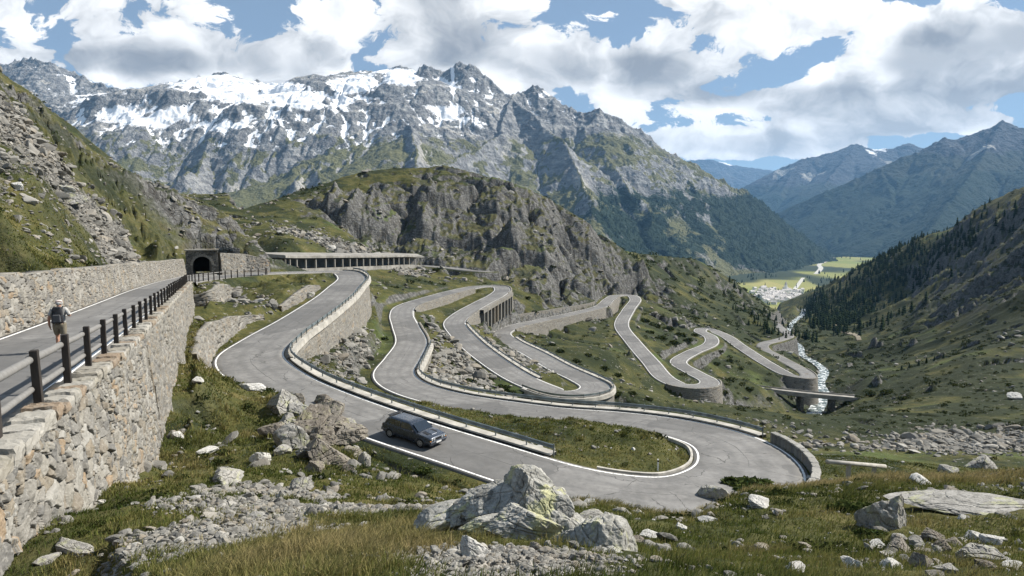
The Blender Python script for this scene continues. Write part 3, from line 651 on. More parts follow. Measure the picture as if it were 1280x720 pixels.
def sweep(C, N, prof, closed=False, cap=False):
    """sweep lateral profile [(offset, dz)...] along centre line C with left normals N"""
    prof = np.asarray(prof, float)
    if prof.ndim == 2: prof = np.broadcast_to(prof, (len(C), *prof.shape))
    V = np.empty((len(C), prof.shape[1], 3)); V[..., :2] = C[:, None, :2] + N[:, None] * prof[..., :1]; V[..., 2] = C[:, None, 2] + prof[..., 1]
    nr, nc = V.shape[:2]; Fs = grid_faces(nr, nc, closed)
    return V.reshape(-1, 3), Fs
def widen(r):
    return np.full(len(r.C), r.hw)
HAIR = {}
for k, r in ROADS.items():
    hw = np.full(len(r.C), r.hw)
    if k == 'car':
        hw += .9 * np.exp(-((r.par - 19.0) / 1.3) ** 2) + .5 * np.exp(-((r.par - 11.5) / 1.5) ** 2)
    r.hwv = hw
    o = np.array([-1.04, -1.0, -.75, -.5, -.25, 0, .25, .5, .75, 1.0, 1.04]); dz = np.array([-.35, 0, .012, .025, .04, .045, .04, .025, .012, 0, -.35])
    prof = np.stack([hw[:, None] * o[None], np.broadcast_to(dz, (len(hw), 11))], -1)
    if k == 'bridge': continue
    V, Fs = sweep(r.C, r.N, prof)
    if k == 'car':
        nm = 'hairpin_road'
    else: nm = {'upper': 'upper_road', 'gallery': 'gallery_road'}[k]
    tag(link(nm, mesh_np(nm, V, Fs, [M_ASPH], dict(side=np.tile(o, len(hw))))), kind='structure')
    # painted edge lines
    if k in ('car', 'upper'):
        segs = {'car': [(1, 3, 80), (-1, 3, 80)], 'upper': [(1, 0, 9.6), (-1, 0, 7.2)]}[k]
        for sd, a, b in segs:
            i0, i1 = at_par(r, a, b)
            off = hw[i0:i1] - .28; z = .004 + .006 * np.clip(r.C[i0:i1, 1] / 100, .3, 3); wd = .075 if k == 'car' else .07
            pr = np.stack([np.stack([sd * (off - wd), z + .012 * (.28 + wd) / (.25 * r.hw)], 1), np.stack([sd * (off + wd), z + .012 * (.28 - wd) / (.25 * r.hw)], 1)], 1)
            V, Fs = sweep(r.C[i0:i1], r.N[i0:i1], pr)
            if sd > 0: Fs = Fs[:, ::-1]
            tag(link('road_line', mesh_np('road_line', V, Fs, [M_LINE])), kind='structure')
log('roads')
# ================================================================== mountains, carved by running water
def fill(H, n=12):
    for _ in range(n):
        P = np.pad(H, 1, constant_values=1e9)
        mn = np.minimum.reduce([P[a:a + H.shape[0], b:b + H.shape[1]] for a in range(3) for b in range(3) if (a, b) != (1, 1)])
        H[1:-1, 1:-1] = np.maximum(H, mn + .05)[1:-1, 1:-1]
    return H
def erode(H, dx, it, K, m=.45, tmax=1.1):
    nr, nc = H.shape; idx = np.arange(nr * nc).reshape(nr, nc)
    offs = [(a, b) for a in (-1, 0, 1) for b in (-1, 0, 1) if (a, b) != (0, 0)]
    for k in range(it):
        H = fill(H, 8); P = np.pad(H, 1, mode='edge'); best = np.zeros(H.shape); rec = idx.copy(); ln = np.ones(H.shape)
        for a, b in offs:
            L = dx * math.hypot(a, b); s = (H - P[1 + a:1 + a + nr, 1 + b:1 + b + nc]) / L
            s *= 1 + .25 * rng.random(H.shape)
            q = s > best; best[q] = s[q]; ln[q] = L
            ri = np.clip(np.arange(nr)[:, None] + a, 0, nr - 1) * nc + np.clip(np.arange(nc)[None] + b, 0, nc - 1)
            rec[q] = ri[q]
        r = rec.ravel(); d = (r != idx.ravel()).astype(np.int32); p = r.copy()
        while True:
            d2 = d + d[p]; p2 = p[p]
            if (p2 == p).all(): break
            d, p = d2, p2
        order = np.argsort(d, kind='stable'); cnt = np.bincount(d); st = np.concatenate([[0], np.cumsum(cnt)])
        A = np.full(nr * nc, dx * dx)
        for l in range(len(cnt) - 1, 0, -1):
            g = order[st[l]:st[l + 1]]; np.add.at(A, r[g], A[g])
        Fc = K * A ** m / ln.ravel(); h = H.ravel().copy()
        for l in range(1, len(cnt)):
            g = order[st[l]:st[l + 1]]; f = Fc[g]; hr = h[r[g]]; h[g] = np.where(h[g] > hr, (h[g] + f * hr) / (1 + f), h[g])
        H = h.reshape(nr, nc)
        for _ in range(3):                      # scree: no slope stays above tmax
            for a, b in ((0, 1), (1, 0), (1, 1), (1, -1)):
                L = dx * math.hypot(a, b); S = np.roll(H, (-a, -b), (0, 1)); df = H - S; ex = np.sign(df) * np.maximum(np.abs(df) - tmax * L, 0) * .22
                ex[-1, :] = 0; ex[:, -1] = 0; ex[:, 0] = 0
                H = H - ex + np.roll(ex, (a, b), (0, 1))
    return H
def ridge_field(ridges, GX, GY, base, ncr=5):
    H = base.copy(); DC = np.full(GX.shape, 1e9); nr_ = 0
    for pts, s1, d1, s2 in ridges:
        P = np.array([W(*p) for p in pts])
        for i in range(len(P) - 1):
            ax, ay, az = P[i]; bx, by, bz_ = P[i + 1]; dx, dy = bx - ax, by - ay
            t = np.clip(((GX - ax) * dx + (GY - ay) * dy) / (dx * dx + dy * dy), 0, 1)
            d = np.hypot(GX - ax - t * dx, GY - ay - t * dy)
            if nr_ < ncr: DC = np.minimum(DC, d)
            H = np.maximum(H, az + t * (bz_ - az) - s1 * np.minimum(d, d1) - s2 * np.maximum(d - d1, 0))
        nr_ += 1
    return H, DC
def mountain(name, ridges, x0, x1, y0, y1, dx, base, it, K, nz, up=2, tmax=1.1, rough=1.0, seed=0, fine=1.0):
    gx = np.arange(x0, x1, dx); gy = np.arange(y0, y1, dx); GX, GY = np.meshgrid(gx, gy)
    H0, DC = ridge_field(ridges, GX, GY, base(GX, GY))
    q = sstep(30, 420, DC)
    wxx = GX + q * nz * 2.2 * fbm(GX / (nz * 9), GY / (nz * 9), 4, .5, seed + 1); wyy = GY + q * nz * 2.2 * fbm(GX / (nz * 9), GY / (nz * 9), 4, .5, seed + 2)
    H, _ = ridge_field(ridges, wxx, wyy, base(GX, GY))
    hi = sstep(-250, 200, H)
    H = H + (.12 + .88 * q) * hi * (nz * 1.1 * fbm(GX / (nz * 7), GY / (nz * 7), 5, .55, seed) + nz * 2.0 * fbm(GX / (nz * 19), GY / (nz * 19), 3, .5, seed + 15))
    H = erode(H, dx, it, K, tmax=tmax)
    ux = np.linspace(gx[0], gx[-1], (len(gx) - 1) * up + 1); uy = np.linspace(gy[0], gy[-1], (len(gy) - 1) * up + 1)
    Hu = crm(uy, gy) @ H @ crm(ux, gx).T; UX, UY = np.meshgrid(ux, uy)
    sl = np.hypot(*np.gradient(Hu, dx / up)); r = rough * sstep(.25, .9, sl)
    Hu = Hu + fine * r * (34 * (ridged(UX / 190, UY / 190, 6, .62, seed + 5) - .42) + 13 * (ridged(UX / 60, UY / 60, 4, .62, seed + 6) - .42))
    DCu = crm(uy, gy) @ DC @ crm(ux, gx).T
    Hu = Hu + fine * np.exp(-(DCu / 110) ** 2) * (44 * (ridged(UX / 150, UY / 150, 5, .6, seed + 31) - .5))
    return UX, UY, Hu, sl
def pixmask(px, py, blobs):
    m = np.zeros(px.shape)
    for cx, cy_, sx, sy, rot, a in blobs:
        c, s = math.cos(math.radians(rot)), math.sin(math.radians(rot)); u = (px - cx) * c + (py - cy_) * s; v = -(px - cx) * s + (py - cy_) * c
        m = np.maximum(m, a * np.exp(-.5 * ((u / sx) ** 2 + (v / sy) ** 2)))
    return m
def mountain_mat(name, veg1, veg2, rock1, rock2, s=1.0):
    t = NT(name); P = t.pos()
    n1 = t.noise(.004 * s, 6, .6); n2 = t.noise(.02 * s, 6, .65); n3 = t.noise(.09 * s, 4, .65)
    strat = t.noise(.02 * s, 5, .65, t.v('MULTIPLY', P, (.6, .6, 2.2)))
    rk = t.ramp(t.m('ADD', t.m('MULTIPLY', n2, .5), t.m('MULTIPLY', strat, .5)), [(.32, tuple(x * .45 for x in rock1)), (.48, rock1), (.66, rock2)])
    sc = t.mix(n2, (.26, .25, .225), (.44, .42, .38))
    vg = t.mix(t.m('ADD', t.m('MULTIPLY', n1, .5), t.m('MULTIPLY', n3, .5)), veg1, veg2)
    fo = t.mix(n3, (.008, .017, .012), (.026, .042, .022))
    a = lambda k, am, sc_: t.ss(.38, .6, t.m('ADD', t.attr(k), t.m('MULTIPLY', t.m('SUBTRACT', t.m('ADD', t.m('MULTIPLY', n2, .5), t.m('MULTIPLY', n3, .5)), .5), am)))
    c = t.mix(a('scree', .9, 1), rk, sc); c = t.mix(a('veg', 1.1, 1), c, vg); c = t.mix(a('forest', 1.5, 1), c, fo)
    snowm = a('snow', 1.0, 1)
    c = t.mix(snowm, c, t.mix(n3, (.70, .71, .73), (.86, .86, .86)))
    h = t.m('ADD', n2, t.m('MULTIPLY', n3, .35)); h = t.m('MULTIPLY', h, t.m('SUBTRACT', 1.0, t.m('MULTIPLY', snowm, .85)))
    return t.out(c, .95, t.bump(h, 1.0, 34 / s), .1)
# ---- the massif across the valley
RID = [
    ([(-250, 130, 5600), (-60, 105, 5600), (0, 79, 5600), (45, 71, 5500), (62, 75, 5450), (90, 86, 5500), (130, 105, 5400), (185, 119, 5300), (208, 121, 5300)], .85, 500, .42),
    ([(208, 121, 5350), (240, 98, 5400), (262, 94, 5400), (280, 91, 5400), (300, 99, 5400), (325, 102, 5400), (345, 107, 5400), (365, 112, 5400), (390, 106, 5350), (415, 99, 5300)], .33, 1100, .9),
    ([(415, 99, 5300), (430, 90, 5300), (455, 88, 5300), (480, 92, 5250), (500, 82, 5250), (520, 88, 5200)], .36, 700, .85),
    ([(520, 88, 5200), (533, 77, 5050), (555, 84, 5050), (577, 75, 5000), (595, 81, 5000), (615, 99, 4950), (640, 119, 4900)], 1.15, 420, .62),
    ([(640, 119, 4900), (655, 112, 5100), (672, 106, 5100), (690, 117, 5000), (720, 137, 4900), (748, 136, 4800), (775, 149, 4800), (800, 160, 4850), (830, 185, 4900), (860, 200, 4900), (900, 225, 4950), (930, 237, 5000), (960, 260, 5050), (990, 285, 5200), (1030, 309, 5400), (1056, 324, 5500)], .82, 900, .72),
    ([(482, 99, 4650), (468, 112, 4560), (455, 130, 4450), (430, 160, 4150), (400, 205, 3700), (370, 232, 3300)], 1.0, 300, .5),
    ([(482, 99, 4650), (500, 112, 4720), (520, 124, 4850)], 1.0, 300, .5), ([(482, 99, 4650), (512, 172, 4000), (522, 212, 3500)], .95, 250, .5),
    ([(325, 121, 4900), (300, 150, 4500), (270, 176, 4100), (225, 216, 3500)], .95, 260, .5), ([(325, 121, 4900), (352, 160, 4400), (385, 205, 3700), (400, 230, 3300)], .95, 260, .5),
    ([(325, 121, 4900), (340, 112, 5200)], .9, 260, .5),
    ([(640, 122, 4800), (622, 160, 4300), (600, 192, 3900), (560, 215, 3500)], .95, 300, .48), ([(640, 122, 4800), (700, 172, 4250), (722, 222, 3700), (745, 255, 3400)], .85, 320, .62),
    ([(800, 160, 4850), (820, 222, 4300), (850, 272, 3950), (885, 312, 3750)], .75, 350, .65), ([(720, 137, 4900), (762, 202, 4300), (800, 252, 3800), (822, 285, 3550)], .75, 300, .65),
    ([(900, 225, 4950), (925, 282, 4500), (940, 318, 4250)], .75, 300, .65), ([(250, 140, 5000), (205, 188, 4400), (165, 214, 3900)], .8, 300, .5), ([(577, 75, 5000), (576, 128, 4750), (556, 170, 4300), (520, 235, 3400)], 1.0, 260, .5),
    ([(130, 105, 5400), (152, 160, 4900), (120, 210, 4300)], .8, 300, .5),
]
def basef(x, y):
    l = np.clip((2300 - y) * -.10, -30, 200); return np.where(x < -200, 0, np.clip((x + 200) / 1100, 0, 1) * -315) + l * np.clip(1 - (x + 200) / 1200, 0, 1) - 30
MX, MY, MH, MS = mountain('massif', RID, -5000, 2950, 2150, 5900, 12.0, basef, 16, .0075, 50, 2, 1.25, 1.0, 200)
mpx, mpy = proj(np.stack([MX, MY, MH], -1))
nb = fbm(MX / 420, MY / 420, 5, .55, 301); nm_ = fbm(MX / 110, MY / 110, 4, .55, 302)
snowb = pixmask(mpx, mpy, [(150, 140, 55, 14, 12, 1.0), (230, 150, 60, 22, 10, 1.15), (290, 118, 45, 10, 0, 1.25), (265, 105, 40, 9, 0, 1.2), (375, 128, 35, 12, 10, 1.1), (350, 112, 30, 8, 0, 1.2), (405, 145, 25, 10, -10, .9), (440, 108, 28, 10, -5, 1.2), (500, 96, 20, 10, 0, 1.15), (425, 125, 14, 14, 0, 1.0),
                              (560, 138, 32, 9, 8, 1.15), (590, 152, 22, 9, 20, 1.0), (566, 100, 2.6, 24, -3, 1.3), (607, 122, 8, 4, 0, .9), (75, 90, 25, 9, 30, .55), (160, 180, 30, 12, 25, .8), (100, 120, 10, 14, 0, .6), (350, 155, 30, 12, 0, .6), (680, 118, 10, 6, 0, .8), (190, 185, 45, 12, 15, .7), (140, 195, 25, 9, 15, .7), (330, 165, 40, 14, 0, .55), (400, 180, 30, 14, 0, .45), (250, 190, 30, 10, 0, .4), (555, 95, 50, 20, 0, .42)])
snow = np.clip(snowb * 1.12 - .40 * sstep(.6, 1.2, MS) + .42 * nb + .46 * nm_ - .04, 0, 1) * sstep(300, 640, MH + 220 * nb + 120 * nm_)
snow = np.maximum(snow, .75 * sstep(.25, .5, nb + .5 * nm_ - .4 * (MS - .6)) * sstep(800, 1000, MH) * .9)
lap = lambda k: (np.roll(MH, k, 0) + np.roll(MH, -k, 0) + np.roll(MH, k, 1) + np.roll(MH, -k, 1)) / 4 - MH
conc = sstep(3, 16, lap(6) + .6 * lap(14) + 6 * nm_)
snow = np.maximum(snow, conc * pixmask(mpx, mpy, [(330, 150, 210, 48, 0, 1.0), (150, 165, 80, 40, 10, 1.0), (560, 130, 70, 45, 0, .9), (690, 135, 60, 25, 10, .7), (70, 100, 60, 22, 10, .8)]) * sstep(150, 500, MH + 150 * nb) * .9)
vegz = MH + 130 * nb + 60 * nm_ + np.where(mpx > 640, -70, 0)
veg = np.clip(sstep(680, 330, vegz) * sstep(1.35, .75, MS) * (.85 + .9 * nb), 0, 1)
rightw = sstep(660, 800, mpx)
forest = np.clip((sstep(270, 80, MH + 150 * nb + 70 * nm_) * rightw * (.85 + 1.2 * nm_ + .5 * nb) + .5 * sstep(880, 960, mpx) * sstep(420, 150, MH)), 0, 1)
# meadows low on the slope by the village stay open
openm = pixmask(mpx, mpy, [(945, 355, 40, 14, 15, 1), (905, 335, 14, 8, 30, .9), (850, 285, 12, 22, -35, .7), (890, 318, 8, 14, -35, .7)])
forest *= 1 - .9 * openm; m_forest = forest
screem = np.clip(sstep(.35, .1, np.abs(MS - .55)) * sstep(-.15, .3, nb + .4 * nm_) * sstep(50, 250, MH) * .95, 0, 1)
screem = np.maximum(screem, pixmask(mpx, mpy, [(295, 245, 16, 14, 0, 1), (380, 220, 8, 20, 20, .9), (640, 190, 14, 18, 0, .7), (530, 190, 10, 18, 0, .7), (730, 235, 8, 22, -30, .8)]))
M_MASSIF = mountain_mat('massif_rock', (.060, .072, .028), (.19, .175, .09), (.185, .185, .186), (.40, .395, .375))
M_FAR = mountain_mat('far_rock', (.020, .030, .018), (.05, .054, .036), (.048, .052, .060), (.105, .108, .114), .6)  # dark forest and rock tones, with the ranges' backlit shade darkened in
me = mesh_np('mountain', np.stack([MX, MY, MH], -1).reshape(-1, 3), grid_faces(*MX.shape), [M_MASSIF], dict(snow=snow.ravel(), veg=np.maximum(veg, openm).ravel(), forest=forest.ravel(), scree=(screem * (1 - forest)).ravel()))
tag(link('mountain', me), kind='structure')
log('massif')
# ---- the range on the right and the two behind
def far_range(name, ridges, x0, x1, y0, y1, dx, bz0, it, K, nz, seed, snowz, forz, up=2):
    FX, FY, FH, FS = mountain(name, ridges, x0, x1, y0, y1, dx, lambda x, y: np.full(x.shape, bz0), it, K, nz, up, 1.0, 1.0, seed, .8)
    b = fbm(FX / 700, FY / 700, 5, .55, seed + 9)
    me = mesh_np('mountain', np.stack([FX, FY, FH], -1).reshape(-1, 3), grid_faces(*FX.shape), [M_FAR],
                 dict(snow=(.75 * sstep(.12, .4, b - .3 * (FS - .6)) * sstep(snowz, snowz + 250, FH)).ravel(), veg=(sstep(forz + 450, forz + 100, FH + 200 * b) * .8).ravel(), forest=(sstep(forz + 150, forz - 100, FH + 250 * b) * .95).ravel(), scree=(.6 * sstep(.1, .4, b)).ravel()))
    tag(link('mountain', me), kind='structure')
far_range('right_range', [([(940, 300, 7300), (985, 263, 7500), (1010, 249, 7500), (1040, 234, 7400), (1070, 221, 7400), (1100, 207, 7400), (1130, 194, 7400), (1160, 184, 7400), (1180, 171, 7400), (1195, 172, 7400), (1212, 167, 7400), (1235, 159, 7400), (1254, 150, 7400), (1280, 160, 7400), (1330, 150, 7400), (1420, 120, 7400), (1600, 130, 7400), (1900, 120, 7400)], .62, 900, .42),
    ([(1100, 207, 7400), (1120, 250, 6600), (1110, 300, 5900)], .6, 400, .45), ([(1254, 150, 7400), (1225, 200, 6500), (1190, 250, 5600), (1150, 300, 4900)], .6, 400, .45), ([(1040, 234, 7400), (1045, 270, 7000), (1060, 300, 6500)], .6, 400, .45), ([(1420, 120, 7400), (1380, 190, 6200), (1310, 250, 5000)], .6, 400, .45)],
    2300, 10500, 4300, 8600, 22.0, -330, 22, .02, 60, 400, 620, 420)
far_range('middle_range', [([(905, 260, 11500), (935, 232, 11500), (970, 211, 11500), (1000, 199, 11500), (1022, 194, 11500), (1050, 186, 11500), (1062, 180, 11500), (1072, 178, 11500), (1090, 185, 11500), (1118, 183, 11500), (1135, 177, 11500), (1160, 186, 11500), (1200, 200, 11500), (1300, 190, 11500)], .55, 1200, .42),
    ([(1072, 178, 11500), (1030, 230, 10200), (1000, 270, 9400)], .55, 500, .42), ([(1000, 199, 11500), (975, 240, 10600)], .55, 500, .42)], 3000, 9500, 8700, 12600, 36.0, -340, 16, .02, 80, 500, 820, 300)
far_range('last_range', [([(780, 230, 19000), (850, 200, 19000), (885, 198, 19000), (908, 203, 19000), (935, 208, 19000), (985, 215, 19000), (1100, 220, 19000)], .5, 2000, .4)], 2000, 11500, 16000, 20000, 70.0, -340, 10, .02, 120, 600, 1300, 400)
log('far ranges')
# ------------------------------------------------------------------ the air between
def haze():
    t = NT('air'); v = t.n('ShaderNodeVolumePrincipled'); t.set(v.inputs['Color'], (.30, .60, 1.0)); t.set(v.inputs['Density'], HAZE_D); t.set(v.inputs['Anisotropy'], .1)
    o = t.n('ShaderNodeOutputMaterial'); t.t.links.new(v.outputs[0], o.inputs['Volume'])
    t.mat.cycles.homogeneous_volume = True
    return t.mat
HAZE_D = 3.2e-5
_lo = min([float(Z.min())] + [min(v[2] for v in o.bound_box) for o in COL.objects if o.name.startswith('mountain')]) - 1.0
_hi = max(max(v[2] for v in o.bound_box) for o in COL.objects if o.name.startswith('mountain')) + 60
b = MB(); b.box((0, 10000, 700), (150000, 44000, 2400)); b.v[0][:, 2] = np.where(b.v[0][:, 2] < 0, _lo, _hi)
hz = b.build('haze', [haze()]); tag(hz, kind='stuff')
log('haze %.0f %.0f' % (_lo, _hi))
# ================================================================== masonry
def stone_mat(name, cols, joint=(.05, .046, .04), moss=.25):
    t = NT(name); P = t.pos(); c = t.attr('stone'); j = t.attr('joint')
    n2 = t.noise(2.2, 5, .65); n3 = t.noise(14, 4, .65)
    col = t.ramp(c, cols, 'CONSTANT'); col = t.mix(t.m('MULTIPLY', n2, .75), col, t.mix(n3, (.07, .066, .058), (.34, .325, .29)))
    col = t.mix(t.m('MULTIPLY', t.ss(.5, .75, n3), .35), col, (.42, .40, .36))
    col = t.mix(t.m('MULTIPLY', t.ss(.56, .7, t.noise(.6, 5, .65)), moss), col, (.075, .075, .035))
    col = t.mix(t.ss(.55, .95, j), col, joint)
    return t.out(col, .93, t.bump(t.m('ADD', t.m('MULTIPLY', n3, .5), n2), .6, .04), .12)
GREYS = [(0, (.145, .135, .118)), (.13, (.235, .22, .192)), (.27, (.18, .172, .155)), (.40, (.31, .292, .255)), (.50, (.24, .195, .135)), (.60, (.115, .112, .108)), (.70, (.27, .25, .21)), (.80, (.20, .165, .12)), (.88, (.35, .335, .30)), (.95, (.30, .205, .115))]
GREYS = [(p, tuple(x * .86 for x in c)) for p, c in GREYS]
M_WALL = stone_mat('rubble_masonry', GREYS)
M_WALL_FAR = stone_mat('weathered_masonry', [(p, tuple(x * .88 for x in c)) for p, c in GREYS], moss=.22)
M_WALL_DARK = stone_mat('shade_toned_masonry', [(p, tuple(x * .7 for x in c)) for p, c in GREYS], moss=.3)  # darker copy of the masonry, shade put into the stone colours
def wall_mesh(name, P, T, N, top, bot, mat, size=(.42, .30), thick=.55, batter=.08, relief=.07, rowh=None, seed=1, back=True, cope=False):
    """P (n,2) foot line of the face, N (n,2) outward normals, top/bot z arrays; rubble stones modelled in the face"""
    n = len(P); s = np.concatenate([[0], np.cumsum(np.hypot(*np.diff(P, axis=0).T))])
    m = rowh; q = np.linspace(0, 1, m)
    U = np.broadcast_to(s[:, None], (n, m)); Zf = bot[:, None] + (top - bot)[:, None] * q[None]; Vv = Zf - (top - .0)[:, None] * .0
    wu = U + .25 * size[0] * fbm(U / size[0] / 1.7, Vv / size[0] / 1.7, 3, .5, seed); wv = Vv + .25 * size[1] * fbm(U / size[0] / 1.7 + 9, Vv / size[0] / 1.7, 3, .5, seed + 3)
    ang = .18 * fbm(U / 4.0, Vv / 4.0, 2, .5, seed + 8); ua = wu + ang * wv; va = wv - ang * wu * .15
    f1, f2, cid = cells(ua / size[0], va / size[1], seed, .9); ed = f2 - f1
    f1b, f2b, cb = cells(ua / size[0] * 1.9 + 31, va / size[1] * 1.9, seed + 5, .9)
    sel = fbm(U / 2.5, Vv / 2.5, 2, .5, seed + 12) > .12
    ed = np.where(sel, (f2b - f1b) * .8, ed); cid = np.where(sel, cb, cid)
    fx = (cid * 91.7 % 1 - .5); fy = (cid * 57.3 % 1 - .5)
    d = relief * 1.1 * (sstep(.0, .13, ed) - 1) + relief * .8 * (cid * 7.13 % 1 - .5) + relief * .45 * fbm(U / .16, Vv / .16, 4, .65, seed + 20)
    d = d + relief * .9 * (fx * np.sin(ua / size[0] * 3.1 + cid * 40) + fy * np.sin(va / size[1] * 3.1 + cid * 23)) * sstep(.05, .2, ed)
    d = d + .12 * fbm(U / 3.0, Vv / 3.0, 3, .5, seed + 25)
    lean = (top[:, None] - Zf) * batter
    D = d + lean
    XY = P[:, None] + N[:, None] * D[..., None]
    V = np.concatenate([XY, Zf[..., None]], -1)
    st, jt = cid, 1 - sstep(.02, .14, ed)
    rows = [V]; S = [st]; J = [jt]
    e0 = np.concatenate([P, (top + .0)[:, None]], 1); bk = np.concatenate([P - N * thick, top[:, None]], 1); bb_ = np.concatenate([P - N * thick, (bot)[:, None]], 1)
    rows += [bk[:, None], bb_[:, None]]; S += [st[:, -1:], st[:, -1:]]; J += [np.zeros((n, 1))] * 2
    V = np.concatenate(rows, 1); S = np.concatenate(S, 1); J = np.concatenate(J, 1); mm = V.shape[1]
    Fs = grid_faces(n, mm)
    V = V.reshape(-1, 3)
    ends = [np.array([[0, a, a + 1] for a in range(1, mm - 1)]), np.array([[(n - 1) * mm, (n - 1) * mm + a + 1, (n - 1) * mm + a] for a in range(1, mm - 1)])]
    return mesh_np(name, V, [Fs] + ends, [mat], dict(stone=S.ravel(), joint=J.ravel()))
def resamp(P, spacing):
    """resample a polyline with spacing(point) metres"""
    s = np.concatenate([[0], np.cumsum(np.hypot(*np.diff(P[:, :2], axis=0).T))]); out = [0.0]
    while out[-1] < s[-1]:
        y = np.interp(out[-1], s, P[:, 1]); out.append(out[-1] + spacing(y))
    out = np.array(out[:-1] + [s[-1]]); R = np.stack([np.interp(out, s, P[:, k]) for k in range(P.shape[1])], 1)
    t = np.gradient(R[:, :2], axis=0); t /= np.linalg.norm(t, axis=1)[:, None]
    return R, t
def coping(name, P, z, N, depth, parent, mat, ln=(.55, 1.0), hgt=.24, seed=3, out=.06):
    """a run of rough cap stones along P: one mesh"""
    r = np.random.default_rng(seed); s = np.concatenate([[0], np.cumsum(np.hypot(*np.diff(P, axis=0).T))]); a = 0; VV = []; FF = []; ST = []; nb0 = 0
    while a < s[-1] - .3:
        L = r.uniform(*ln); b = min(a + L, s[-1]); c = (a + b) / 2
        p = np.array([np.interp(c, s, P[:, 0]), np.interp(c, s, P[:, 1])]); nn = np.array([np.interp(c, s, N[:, 0]), np.interp(c, s, N[:, 1])]); nn /= np.linalg.norm(nn); tt = np.array([nn[1], -nn[0]]); zc = np.interp(c, s, z)
        dz = (np.interp(b, s, z) - np.interp(a, s, z)) / max(b - a, .01)
        sg = np.sign(np.dot(tt, [np.interp(b, s, P[:, 0]) - np.interp(a, s, P[:, 0]), np.interp(b, s, P[:, 1]) - np.interp(a, s, P[:, 1])]))
        k = 7; hl = (b - a) / 2 - .012; h2 = hgt * r.uniform(.8, 1.25); dd = depth / 2 * r.uniform(.92, 1.08)
        g = np.stack(np.meshgrid(np.linspace(-1, 1, k), np.linspace(-1, 1, k), np.linspace(-1, 1, 4), indexing='ij'), -1)
        # box surface only
        m = (np.abs(g).max(-1) > .999); pts = g[m]; ids = -np.ones(m.shape, int); ids[m] = np.arange(len(pts))
        Fq = []
        for ax in range(3):
            for sd in (0, -1):
                G = np.take(ids, sd, axis=ax); q = np.stack([G[:-1, :-1], G[1:, :-1], G[1:, 1:], G[:-1, 1:]], -1).reshape(-1, 4)
                Fq.append(q if (sd == -1) ^ (ax == 1) else q[:, ::-1])
        rr = (np.abs(pts) ** 6).sum(1) ** (1 / 6.0); q = pts / rr[:, None] ** .7
        q = q * [hl, dd, h2 / 2] + .055 * np.stack([fbm(q[:, 0] * 3 + a * 7 + i, q[:, 1] * 3 + q[:, 2] * 4, 3, .6, seed + i) for i in range(3)], 1)
        xy = p + nn * (out - depth / 2 + .0) + q[:, :1] * tt * 1.0 + q[:, 1:2] * nn
        VV.append(np.c_[xy, zc + h2 / 2 - .03 + q[:, 2] + q[:, 0] * dz * sg]); FF.append(np.concatenate(Fq) + nb0); ST.append(np.full(len(pts), r.random())); nb0 += len(pts); a = b
    me = mesh_np(name, np.concatenate(VV), np.concatenate(FF), [mat], dict(stone=np.concatenate(ST), joint=np.zeros(nb0)), smooth=False)
    return link(name, me, parent)
M_COPE = stone_mat('cap_stone', [(0, (.33, .31, .27)), (.25, (.26, .235, .19)), (.42, (.37, .35, .31)), (.58, (.22, .15, .09)), (.70, (.30, .275, .225)), (.85, (.25, .19, .125))], moss=.3)
def block_mat():
    t = NT('squared_masonry'); o = t.obj(); q = t.v('ADD', t.v('MULTIPLY', o, (1.6, 1.6, 2.6)), t.v('SCALE', t.noise(1.2, 3, .6, o, out='Color'), .3)); cv = t.n('ShaderNodeSeparateXYZ', {0: t.vor(1.0, q, 'F1', 'Color')}).outputs[0]; ed = t.vor(1.0, q, 'DISTANCE_TO_EDGE'); n = t.noise(5, 5, .65, o)
    c = t.mix(cv, (.07, .067, .06), (.21, .198, .172)); c = t.mix(t.m('MULTIPLY', n, .6), c, (.10, .095, .082)); c = t.mix(t.ss(.07, .0, ed), c, (.03, .028, .025))
    return t.out(c, .93, t.bump(t.m('ADD', t.m('MULTIPLY', n, .5), t.ss(.0, .09, ed)), .8, .06), .1)
M_BLOCK = block_mat()
# ---- the tall wall that carries the upper road
def ret_wall(name, y0, y1, off, label, sp, rows, size, relief, seed, cope=True, mat=None, batter=.10):
    ys = np.linspace(y0, y1, 200); P = fence_line(ys); P = np.c_[P[:, :2] + np.array([.917, .398]) * off, P[:, 2]]
    R, T = resamp(P, sp); N = np.stack([T[:, 1], -T[:, 0]], 1)
    top = R[:, 2] - .02; q = R[:, :2] + N * 1.6; bot = np.minimum(ground(q[:, 0], q[:, 1]), ground(*(R[:, :2] + N * .9).T)) - .6
    w = link(name, wall_mesh(name, R[:, :2], T, N, top, bot, mat or M_WALL, size, 1.0, batter, relief, rows, seed))
    tag(w, label, 'wall')
    if cope: coping('coping', R[:, :2], R[:, 2], N, .62, w, M_COPE, seed=seed)
    return w
ret_wall('retaining_wall', 3.5, 28.4, .45, 'tall dry stone retaining wall with big cap stones carrying the fenced upper road', lambda y: max(.02, .0021 * y), 190, (.44, .33), .085, 11)
ret_wall('retaining_wall', 28.8, 96, .40, 'rough weathered retaining wall further along the upper road with grass in its joints', lambda y: .0035 * y, 70, (.6, .42), .12, 12, mat=M_WALL_FAR)
